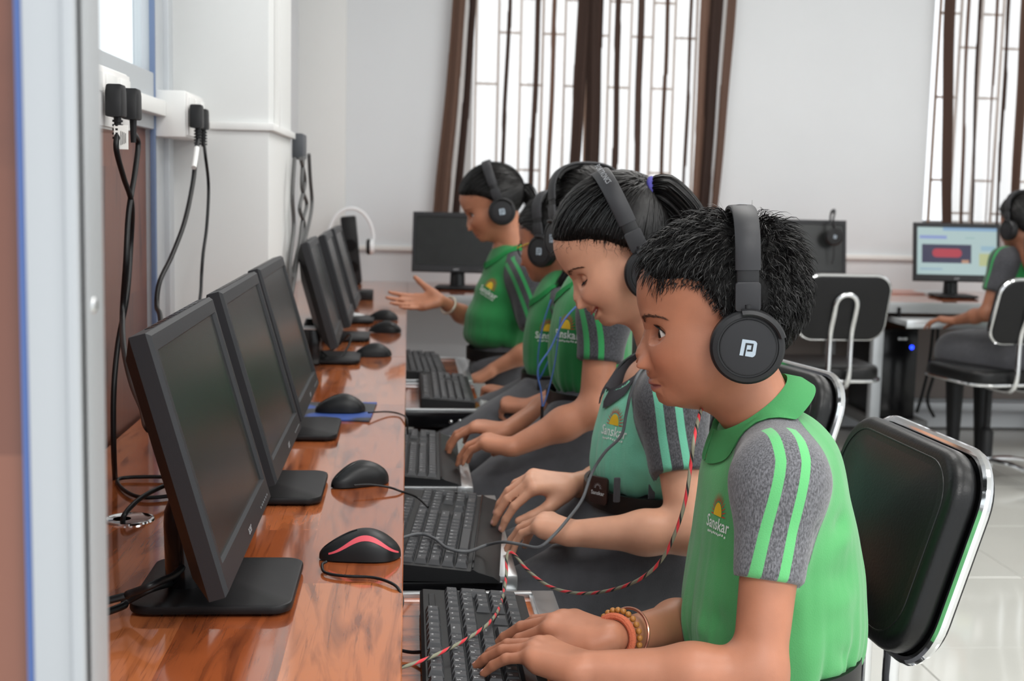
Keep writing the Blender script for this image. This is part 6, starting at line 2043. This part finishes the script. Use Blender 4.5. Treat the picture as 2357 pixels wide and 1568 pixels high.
# ================================================================ the smiling girl
def smiling_girl():
    Yc = 2.0
    f, l = axes((-1, 0)); R = Rows(f, l)
    root = wempty('person', (.37, Yc, 0), 'smiling girl with ponytail in mint green polo, looking down at her keyboard', 'person')
    HM = head_matrix(at(1420, 556, Yc), 176, 31); sc = 1.0
    skin = (212, 156, 128)
    H = Head(260, 300, lip=(190, 96, 90), skin=skin, smile=1.0, lid=.75, jaw=1.06, neck=((-.022, -.05), (.015, -.20)))
    shL, elL, wrL = q(1548, 925, 1.87), q(1585, 1225, 1.80), q(1330, 1228, 1.82)
    shR, elR, wrR = q(1470, 925, 2.13), q(1420, 1110, 2.14), q(1312, 1118, 2.04)
    def hd(a, b, z=.10): d = b - a; d.z = 0; d.normalize(); d.z = z; return d
    cl = {'index': (.45, .45, .2), 'middle': (.42, .45, .2), 'ring': (.40, .45, .2), 'pinky': (.42, .5, .3)}
    handL, nL = hand_prims(wrL, hd(wrL, q(1125, 1232, 1.93), .05), (0, -.1, 1), (.3, 1, 0), .92, cl, thumb=(.7, .6, -.4))
    handR, nR = hand_prims(wrR, hd(wrR, q(1145, 1205, 2.02), .10), (0, -.35, 1), (-.3, -1, 0), .96,
                           {'index': (.75, .35, .2), 'middle': (.70, .40, .2), 'ring': (.66, .45, .2), 'pinky': (.6, .5, .3)}, thumb=(.75, .5, -.45), spread=1.4)
    body = person_body(root, H, HM, sc, [arm_prims(shL, elL, wrL, 1.05) + handL, arm_prims(shR, elR, wrR, 1.0) + handR], skin, .0024,
                       extra=[[cone(q(1502, 885, Yc), q(1505, 1000, Yc), .046, .07, .03)]])
    nails_on(body, nL + nR)
    make_eyes(body, H, HM, sc, gaze=(0, -.4)); brows_lashes(body, H, HM, sc, closed=True, n=140)
    # teeth
    tb = MB()
    for i in range(-3, 4):
        p = Vector((.0835 - .0011 * i * i, i * .0062, -.0772 + .0009 * i * i)); tb.box(p, (.004, .0058, .007), .0012, 2)
    for k in range(len(tb.v)): tb.v[k] = HM @ (tb.v[k] * sc)
    tb.build('teeth', M_TOOTH, body, 60)
    pulled_hair(root, H, HM, sc, (-.078, .026, .048), 4200, .009, ([(-.076, .026, .047), (-.097, .032, .034), (-.110, .035, -.010), (-.104, .034, -.055), (-.088, .03, -.10)], .027, .014, 900), wisps=420)
    tie = HM @ Vector((-.084, .028, .044)); tb = MB()
    ad = (HM.to_3x3() @ Vector((-.85, .25, -.30))).normalized(); s1 = ad.orthogonal().normalized(); s2 = ad.cross(s1)
    tb.tube([tuple(tie + (s1 * math.cos(a) + s2 * math.sin(a)) * .015) for a in [2 * PI * i / 24 for i in range(24)]], .006, 8, closed=True)
    tag(tb.build('hair_tie', mat('purple_tie', (72, 68, 150), .7, bump=.6, bscale=600), None, 180), 'small purple hair tie on the ponytail of the smiling girl', 'hair tie')
    tor = [ell(q(px, py, Yc), R, r, .05) for px, py, r in ((1515, 890, (.060, .095, .05)), (1505, 945, (.072, .110, .06)), (1495, 1010, (.080, .115, .06)), (1485, 1075, (.082, .115, .055)))]
    tor.append(cone(q(1508, 880, Yc), q(1512, 930, Yc), .036, .055, .04))
    hemL = shL + (elL - shL) * .55; hemR = shR + (elR - shR) * .6
    fo = []
    def F(a, b, Y, amp, w): fo.append((tuple(q(a[0], a[1], Y)), tuple(q(b[0], b[1], Y)), amp, w))
    F((1400, 1010), (1510, 1060), 1.88, -.004, .012); F((1400, 1060), (1500, 1095), 1.88, .004, .010); F((1480, 930), (1510, 1000), 1.88, -.005, .010); F((1440, 900), (1470, 960), 1.9, -.003, .01)
    sh, V, Q = make_shirt(root, f, l, tor, [(1, shL, hemL, .048, .044), (-1, shR, hemR, .048, .042)], (q(1500, 865, Yc), .024, .050), M_SH2, .004, fo, .0012, hole=(q(1470, 838, Yc), (-.88, 0, 1), .064), cut=(tuple(q(1485, 1112, Yc)), (0, 0, -1)))
    make_collar(root, M_COL2, q(1470, 836, Yc), f, l, (-.88, 0, 1), .062, .056, stand=.016, flap=.022, out=.75, gap=.22, fall=.65, tree=bvh(V, Q))
    emblem(sh, V, Q, 1412, 982, .046, True)
    hip = q(1495, 1190, Yc)
    fo2 = []
    for i in range(14):
        a = q(1230 + 22 * i + random.randint(-15, 15), 1270 + random.randint(-60, 90), Yc - .08); fo2.append((tuple(a), tuple(a + Vector((.09, -.02, random.uniform(-.04, .04)))), random.choice((-.008, .008)), .013))
    legs(root, f, l, hip + Vector((.0, 0, -.03)), (.10, Yc - .12, .450), (.10, Yc + .10, .455), M_SKIRT, 'culottes', (.096, .125, .09), (.088, .076), folds=fo2, seed=9, noise=.006)
    make_belt(root, q(1487, 1128, Yc), f, l, .096, .128, .030)
    # belt buckle with the school sun
    c = q(1382, 1128, 1.93); bk = MB(); N = Vector((-.75, -.66, 0)); rt = Vector((0, 0, 1)).cross(N)
    Mb = frame_mat(c, rt, (0, 0, 1), N)
    bk.prism(rrect(.034, .042, .005, 4), .006, .001, 2, M=Mb); b_o = bk.build('belt_buckle', mat('buckle_brown', (58, 40, 36), .35), root, 40)
    pr = MB(); Mp = Mb @ Matrix.Translation((0, 0, .0066)); add_text(pr, 'Sanskar', .0085, Mp @ Matrix.Translation((0, -.004, 0)), .0001)
    for i in range(9):
        a = PI * i / 8; pr.add([(math.cos(a - .08) * .004, .004 + math.sin(a - .08) * .004, 0), (math.cos(a + .08) * .004, .004 + math.sin(a + .08) * .004, 0), (math.cos(a) * .009, .004 + math.sin(a) * .009, 0)], [[0, 1, 2]], 0, Mp)
    pr.build('buckle_print', M_PRINT, b_o, None)
    for px in (1420, 1500):
        c = q(px, 1128, 1.885)
        MB().box(c, (.010, .005, .038), .002).build('belt_loop', M_SKIRT, root)
    make_headphones(HM, sc, -.016, -.060, -.028, .107, 'black headphones with printed band worn by the smiling girl', yh=.084, band_text='PORTRONICS')
smiling_girl()

# ================================================================ child in the third seat, seen from behind her left
def third_child():
    Yc = 2.62
    f, l = axes((-1, .18)); R = Rows(f, l)
    root = wempty('person', (.37, Yc, 0), 'girl in green polo and blue lanyard, head turned away behind the smiling girl', 'person')
    HM = head_matrix(at(1346, 502, 2.74), 112, 16); sc = .98
    skin = (184, 124, 96)
    H = Head(150, 170, skin=skin, neck=((.0, -.05), (-.04, -.20)))
    shL, elL, wrL = q(1392, 725, 2.44), q(1368, 945, 2.40), q(1185, 1028, 2.40)
    shR, elR, wrR = q(1350, 720, 2.74), q(1300, 920, 2.72), q(1165, 992, 2.58)
    def hd(a, b, z=.10): d = b - a; d.z = 0; d.normalize(); d.z = z; return d
    cl = {'index': (.45, .5, .25), 'middle': (.42, .5, .25), 'ring': (.4, .5, .25), 'pinky': (.4, .5, .3)}
    handL, _ = hand_prims(wrL, hd(wrL, q(1050, 1050, 2.46), .05), (0, -.1, 1), (.3, 1, 0), .90, cl)
    handR, _ = hand_prims(wrR, hd(wrR, q(1035, 1010, 2.62), .05), (0, -.1, 1), (-.3, -1, 0), .90, cl)
    body = person_body(root, H, HM, sc, [arm_prims(shL, elL, wrL, 1.05) + handL, arm_prims(shR, elR, wrR, 1.0) + handR], skin, .0034, extra=[[cone(q(1372, 610, 2.7), q(1375, 760, Yc), .045, .07, .03)]])
    make_eyes(body, H, HM, sc)
    pulled_hair(root, H, HM, sc, (-.09, 0, .01), 2200, .011, ([(-.09, 0, .01), (-.115, 0, .0), (-.125, 0, -.06), (-.12, 0, -.13)], .026, .012, 300), vol=.004)
    tor = [ell(q(px, py, Yc), R, r, .05) for px, py, r in ((1368, 690, (.066, .105, .055)), (1362, 745, (.076, .115, .06)), (1358, 805, (.080, .118, .06)), (1360, 865, (.076, .115, .055)))]
    tor.append(cone(q(1365, 655, Yc), q(1368, 700, Yc), .044, .055, .04))
    hemL = shL + (elL - shL) * .50; hemR = shR + (elR - shR) * .5
    sh, V, Q = make_shirt(root, f, l, tor, [(1, shL, hemL, .050, .046), (-1, shR, hemR, .048, .042)], (q(1368, 668, Yc), .024, .048), M_SH3, .005, (), .002, cut=(tuple(q(1360, 905, Yc)), (0, 0, -1)))
    make_collar(root, M_COL3, q(1368, 640, Yc + .02), f, l, (-.4, 0, 1), .054, .052, stand=.02, flap=.03, out=.55, gap=.2, fall=.85, tree=bvh(V, Q))
    emblem(sh, V, Q, 1302, 760, .05, True)
    legs(root, f, l, q(1372, 970, Yc), (.09, Yc - .11, .445), (.09, Yc + .10, .450), M_SKIRT, 'culottes', (.096, .125, .09), (.088, .078), .007, seed=12)
    make_belt(root, q(1362, 908, Yc), f, l, .092, .124, .028)
    make_headphones(HM, sc, -.02, -.05, -.03, .112, 'black headphones on the girl turned away behind the smiling girl', yh=.086)
    lany(root, [(1385, 665), (1345, 690), (1300, 735), (1268, 800), (1238, 850), (1245, 900), (1248, 935)], 2.46, [(1290, 730), (1278, 830), (1262, 900), (1249, 940)], 2.52, 'light blue lanyard hanging from the girl behind the smiling girl')
def lany(root, a, ya, b, yb, label):
    o = wempty('lanyard', tuple(q(a[-1][0], a[-1][1], ya)), label, 'lanyard')
    mb = MB(); mb.tube(catmull([q(p[0], p[1], ya) for p in a], 6), .0065, 8, flat=.25); mb.build('strap', mat('lanyard_blue', (70, 110, 180), .6), o, 60)
    mb = MB(); mb.tube(catmull([q(p[0], p[1], yb) for p in b], 6), .0055, 8, flat=.25); mb.build('strap', mat('lanyard_blue', (70, 110, 180), .6), o, 60)
    e = q(a[-1][0], a[-1][1], ya); MB().tube([e, e + Vector((0, 0, -.03))], .003, 8).build('clip', M_BLK, o, 60)
third_child()

# ================================================================ child with glasses
def glasses_child():
    Yc = 3.25
    f, l = axes((-1, .30)); R = Rows(f, l)
    root = wempty('person', (.36, Yc, 0), 'girl with glasses in green polo, half hidden between neighbours', 'person')
    HM = head_matrix(at(1272, 540, 3.3), 137, 14); sc = 1.0
    skin = (176, 118, 92)
    H = Head(150, 170, skin=skin, neck=((.0, -.05), (-.04, -.20)))
    shL, elL, wrL = q(1330, 720, 3.10), q(1330, 905, 3.06), q(1215, 935, 3.08)
    shR, elR, wrR = q(1265, 715, 3.40), q(1255, 880, 3.42), q(1165, 905, 3.34)
    def hd(a, b, z=.10): d = b - a; d.z = 0; d.normalize(); d.z = z; return d
    fist = {k: (1.1, 1.3, .8) for k in FING}
    handL, _ = hand_prims(wrL, hd(wrL, q(1150, 930, 3.12), 0), (0, -.3, 1), (.3, 1, 0), .9, fist)
    handR, _ = hand_prims(wrR, hd(wrR, q(1120, 905, 3.4), 0), (0, 0, 1), (-.3, -1, 0), .9, fist)
    body = person_body(root, H, HM, sc, [arm_prims(shL, elL, wrL, 1.0) + handL, arm_prims(shR, elR, wrR, 1.0) + handR], skin, .0042, extra=[[cone(q(1298, 625, 3.28), q(1295, 760, Yc), .045, .07, .03)]])
    make_eyes(body, H, HM, sc); brows_lashes(body, H, HM, sc, n=60)
    pulled_hair(root, H, HM, sc, (-.09, .0, -.02), 1500, .010, ([(-.085, .03, -.05), (-.095, .05, -.08), (-.085, .07, -.12), (-.06, .08, -.15), (-.05, .08, -.17)], .026, .020, 260))
    tor = [ell(q(px, py, Yc), R, r, .05) for px, py, r in ((1295, 690, (.062, .10, .055)), (1288, 740, (.076, .112, .06)), (1284, 790, (.082, .115, .06)), (1284, 840, (.080, .115, .055)))]
    tor.append(cone(q(1292, 660, Yc), q(1293, 700, Yc), .044, .055, .04))
    hemL = shL + (elL - shL) * .52; hemR = shR + (elR - shR) * .52
    sh, V, Q = make_shirt(root, f, l, tor, [(1, shL, hemL, .048, .044), (-1, shR, hemR, .048, .044)], (q(1292, 672, Yc), .024, .048), M_SH3, .006, (), .002, cut=(tuple(q(1284, 868, Yc)), (0, 0, -1)))
    make_collar(root, M_COL3, q(1290, 655, Yc), f, l, (-.5, 0, 1), .054, .052, stand=.02, flap=.03, out=.55, gap=.2, fall=.85, tree=bvh(V, Q))
    emblem(sh, V, Q, 1262, 765, .05, True)
    legs(root, f, l, q(1296, 910, Yc), (.08, Yc - .09, .445), (.08, Yc + .11, .450), M_SKIRT, 'culottes', (.096, .125, .09), (.088, .078), .008, seed=15)
    make_belt(root, q(1286, 866, Yc), f, l, .092, .124, .028)
    make_headphones(HM, sc, -.02, -.045, -.03, .108, 'black headphones worn by the girl with glasses', yh=.084)
    # glasses
    g = wempty('glasses', tuple(HM @ Vector((.08, 0, -.03))), 'dark rimmed glasses with yellow temples on the half hidden girl', 'glasses')
    for s in (1, -1):
        c = Vector((.086 - .004, .031 * s, -.025)); rg = MB()
        rg.tube([tuple(HM @ (c + Vector((-.006 * abs(math.cos(a)) , math.cos(a) * .023, math.sin(a) * .018)))) for a in [2 * PI * i / 24 for i in range(24)]], .0018, 6, closed=True); rg.build('rim', M_BLKG, g, 180)
        t = MB(); t.tube([tuple(HM @ Vector((.078, .054 * s, -.018))), tuple(HM @ Vector((.0, .078 * s, -.015)))], .0016, 6); t.build('temple', mat('yellow_plastic', (214, 178, 40), .4), g)
    lany(root, [(1268, 690), (1252, 740), (1242, 790), (1238, 830), (1240, 870)], 3.12, [(1310, 690), (1285, 760), (1262, 830), (1242, 872)], 3.12, 'dark blue lanyard hanging from the girl with glasses')
glasses_child()

# ================================================================ standing girl with the outstretched arm
def standing_girl():
    Yc = 3.92
    f, l = axes((-1, 0)); R = Rows(f, l)
    root = wempty('person', (.28, Yc, 0), 'standing girl in green polo and headphones reaching out her open hand', 'person')
    HM = head_matrix(at(1133, 458, Yc), 174, 24); sc = 1.0
    skin = (180, 122, 94)
    H = Head(150, 170, skin=skin, lip=(150, 90, 84), neck=((-.012, -.05), (.0, -.19)))
    shL, elL, wrL = q(1218, 642, 3.80), q(1246, 795, 3.74), q(1135, 850, 3.76)
    shR, elR, wrR = q(1160, 650, 4.05), q(1092, 742, 4.10), q(1012, 690, 3.98)
    handL, _ = hand_prims(wrL, (-.8, .1, -.5), (-.4, -.2, 1), (.3, 1, 0), .92, {k: (.4, .4, .3) for k in FING})
    handR, _ = hand_prims(wrR, (-1, -.1, -.10), (.1, .75, -.65), (-.4, -.5, .9), .98, {k: (.12, .12, .1) for k in FING}, thumb=(.55, .8, .1), thumb_curl=0.0, spread=.5)
    body = person_body(root, H, HM, sc, [arm_prims(shL, elL, wrL, 1.0) + handL, arm_prims(shR, elR, wrR, .95) + handR], skin, .0042, extra=[[cone(q(1170, 560, Yc), q(1160, 700, Yc), .045, .07, .03)]])
    make_eyes(body, H, HM, sc); brows_lashes(body, H, HM, sc, n=60)
    pulled_hair(root, H, HM, sc, (-.095, .0, .0), 1500, .012, ([(-.095, 0, .0), (-.105, .0, -.03), (-.10, .0, -.07)], .026, .018, 200))
    tor = [ell(q(px, py, Yc), R, r, .05) for px, py, r in ((1172, 612, (.066, .10, .06)), (1162, 668, (.088, .115, .06)), (1152, 725, (.104, .12, .06)), (1148, 770, (.104, .12, .05)))]
    tor.append(cone(q(1172, 582, Yc), q(1172, 630, Yc), .042, .056, .04))
    hemL = shL + (elL - shL) * .72; hemR = shR + (elR - shR) * .6
    sh, V, Q = make_shirt(root, f, l, tor, [(1, shL, hemL, .056, .054), (-1, shR, hemR, .05, .046)], (q(1172, 592, Yc), .024, .048), M_SH3, .006, (), .002, cut=(tuple(q(1148, 803, Yc)), (0, 0, -1)))
    make_collar(root, M_COL3, q(1165, 572, Yc), f, l, (-.6, 0, 1), .052, .052, stand=.02, flap=.03, out=.55, gap=.2, fall=.85, tree=bvh(V, Q))
    emblem(sh, V, Q, 1124, 665, .055, True, tilt=-.35)
    make_belt(root, q(1150, 812, Yc), f, l, .100, .122, .034)
    hp = q(1155, 850, Yc)
    tr = [ell(hp, R, (.100, .128, .09), .04)]
    for s in (1, -1):
        h = hp + l * .065 * s; tr.append(cone(h, (h.x, h.y, .30), .080, .062, .05)); tr.append(cone((h.x, h.y, .30), (h.x, h.y, .08), .060, .05, .03))
        MB().sphere((h.x - .03, h.y, .045), (.09, .038, .043), 18, 10).build('shoe', M_BLK, root, 180)
    make_cloth('trousers', root, tr, M_SKIRT, .008, (), .003, 21)
    make_headphones(HM, sc, -.016, -.046, -.026, .110, 'black headphones worn by the standing girl with outstretched arm', yh=.084)
    ad = (elR - wrR).normalized(); s1 = ad.orthogonal().normalized(); s2 = ad.cross(s1); c = wrR + ad * .045
    tag(MB().tube([tuple(c + (s1 * math.cos(a) + s2 * math.sin(a)) * .027) for a in [2 * PI * i / 30 for i in range(30)]], .004, 8, closed=True).build('bangle', mat('silver', (214, 206, 190), .3, metal=.6)), 'pale silver bangle on the outstretched arm of the standing girl', 'bangle')
standing_girl()

# ================================================================ far seated girl at the right edge, seen from behind
def far_girl():
    Yc = 4.98
    f, l = axes((-.25, 1)); R = Rows(f, l)
    X0 = at(2370, 700, Yc).x
    root = wempty('person', (X0, Yc, 0), 'girl seen from behind at right edge, working at the lit screen', 'person')
    HM = head_matrix(at(2352, 505, Yc), 104, 10); sc = 1.0
    skin = (150, 98, 74)
    H = Head(110, 130, skin=skin)
    shL, elL, wrL = q(2310, 600, Yc - .02), q(2272, 722, Yc - .04), q(2200, 738, Yc + .12)
    shR = q(2440, 605, Yc + .02); elR = q(2460, 720, Yc); wrR = q(2400, 735, Yc + .2)
    hl = {k: (.3, .4, .3) for k in FING}
    handL, _ = hand_prims(wrL, (-.7, .7, 0), (0, 0, 1), (.7, .7, 0), .92, hl); handR, _ = hand_prims(wrR, (-.2, 1, 0), (0, 0, 1), (-1, 0, 0), .92, hl)
    body = person_body(root, H, HM, sc, [arm_prims(shL, elL, wrL, 1.0) + handL, arm_prims(shR, elR, wrR, 1.0) + handR], skin, .006, extra=[[cone(q(2372, 565, Yc), q(2378, 700, Yc), .045, .07, .03)]])
    make_eyes(body, H, HM, sc)
    pulled_hair(root, H, HM, sc, (-.09, .02, -.04), 900, .012, ([(-.075, .03, -.06), (-.088, .045, -.09), (-.092, .05, -.13), (-.09, .05, -.17)], .016, .012, 160), wisps=0, seg=9)
    tor = [ell(q(px, py, Yc), R, r, .05) for px, py, r in ((2375, 605, (.07, .115, .06)), (2378, 650, (.082, .12, .06)), (2380, 700, (.085, .12, .06)), (2382, 745, (.085, .12, .06)))]
    tor.append(cone(q(2374, 575, Yc), q(2376, 620, Yc), .045, .055, .04))
    hemL = shL + (elL - shL) * .6; hemR = shR + (elR - shR) * .6
    _, V, Q = make_shirt(root, f, l, tor, [(1, shL, hemL, .052, .050), (-1, shR, hemR, .05, .048)], (q(2374, 585, Yc), .024, .05), M_SH3, .008, (), .002)
    make_collar(root, M_COL3, q(2374, 566, Yc), f, l, (0, .3, 1), .052, .052, stand=.02, flap=.03, out=.55, gap=.2, fall=.85, tree=bvh(V, Q))
    hp = q(2380, 790, Yc); hp.z = .50
    k1 = q(2200, 800, Yc + .22); k2 = k1 + Vector((.14, .05, 0)); k1.z = k2.z = .50
    legs(root, f, l, hp, k1, k2, M_SKIRT, 'skirt', (.12, .15, .10), (.105, .085), .01, seed=31, skirt=True, shin=.42)
    make_headphones(HM, sc, -.02, -.046, -.03, .110, 'dark headphones on the far girl seen from behind at right edge', yh=.084, logos=False)
far_girl()

# ================================================================ cords and hanging headphones
M_CORD = cord_mat()
cord([q(1622, 925, 1.50), q(1610, 955, 1.42), q(1598, 1010, 1.37), q(1590, 1070, 1.375), q(1578, 1150, 1.38), q(1555, 1225, 1.40), q(1522, 1290, 1.43), q(1470, 1335, 1.47), q(1400, 1360, 1.53), q(1330, 1366, 1.60), q(1265, 1350, 1.66), q(1215, 1313, 1.72), q(1188, 1281, 1.75), q(1172, 1271, 1.75), q(1166, 1288, 1.74), q(1165, 1330, 1.70), q(1152, 1392, 1.60), q(1128, 1432, 1.50), q(1080, 1468, 1.44), q(1010, 1505, 1.388), q(955, 1527, 1.36), q(912, 1539, 1.35), q(880, 1545, 1.36)], .0021,
     'red, olive and black braided headphone cord hanging from the boy', M_CORD)
cord([q(1492, 835, 1.93), q(1470, 860, 1.865), q(1452, 905, 1.86), q(1441, 955, 1.865), q(1430, 1003, 1.865), q(1392, 1042, 1.87), q(1362, 1090, 1.87), q(1340, 1150, 1.84), q(1305, 1198, 1.79), q(1272, 1235, 1.76), q(1240, 1260, 1.755), q(1200, 1254, 1.78), q(1160, 1248, 1.80)] + [onz(p[0], p[1], .617 + dz) for p, dz in (((1120, 1255), .0), ((1075, 1270), .002), ((1030, 1262), .004), ((1000, 1240), .005), ((965, 1229), .006), ((920, 1240), .008))], .0023,
     'grey headphone cord running from the smiling girl across her keyboard', M_GREYCABLE)
# mouse cables
cable([onz(752, 1293, DESK + .008), onz(742, 1300, DESK + .006), onz(748, 1318, DESK + .004), onz(790, 1326, DESK + .004), onz(860, 1330, DESK + .004), onz(905, 1345, DESK + .004), at(922, 1365, 1.44), at(926, 1390, 1.42), at(915, 1420, 1.41), at(905, 1440, 1.41)], .0018, 'thin black cable of the red-banded mouse curling over the desk edge')
cable([onz(815, 1118, DESK + .012), onz(850, 1116, DESK + .012), onz(895, 1122, DESK + .008), at(925, 1132, 1.92), at(960, 1145, 1.95), at(985, 1168, 1.93)], .0018, 'thin black cable of the plain mouse by the second monitor')
cable([onz(848, 950, DESK + .012), onz(890, 948, DESK + .006), onz(920, 953, DESK + .004), at(936, 965, 2.5), at(938, 1000, 2.5)], .0018, 'thin dark cable of the mouse on the mouse pad')
cable([onz(925, 1498, TZ + .004), onz(950, 1502, TZ + .004), onz(985, 1500, TZ + .01)], .0022, 'short black keyboard cable at the nearest tray')
# headphones hung over the switched-off monitor behind the boy
def hung_headphones():
    c = at(1920, 545, 5.78)
    o = wempty('headphones', tuple(c), 'black headphones hung over the switched-off monitor behind the boy', 'headphones', 'black over-ear headphones')
    b = MB(); t_ = at(1918, 488, 5.86)
    b.tube(catmull([c + Vector((-.0, .0, .03)), c + Vector((-.005, .01, .07)), t_ + Vector((0, -.02, .0)), t_ + Vector((.0, .03, -.005)), t_ + Vector((.005, .055, -.06))], 6), .011, 10, flat=.4); b.build('headband', M_HPB, o, 60)
    T = Matrix.Translation(c) @ Matrix.Rotation(PI / 2, 4, 'X')
    e = MB(); e.lathe([(.030, -.008), (.040, -.004), (.0405, .006), (.034, .012), (0, .013)], 36, M=T); co = e.build('ear_cup', M_HPC, o)
    lg = MB(); brand_logo(lg, T @ Matrix.Translation((0, 0, .0136)), .016); lg.build('logo', (M_LOGO, M_HPC), co, None)
    MB().tube(catmull([c + Vector((0, 0, -.04)), c + Vector((.003, .0, -.08)), c + Vector((.0, .01, -.125))], 5), .002, 6).build('lead', M_CABLE, o)
hung_headphones()
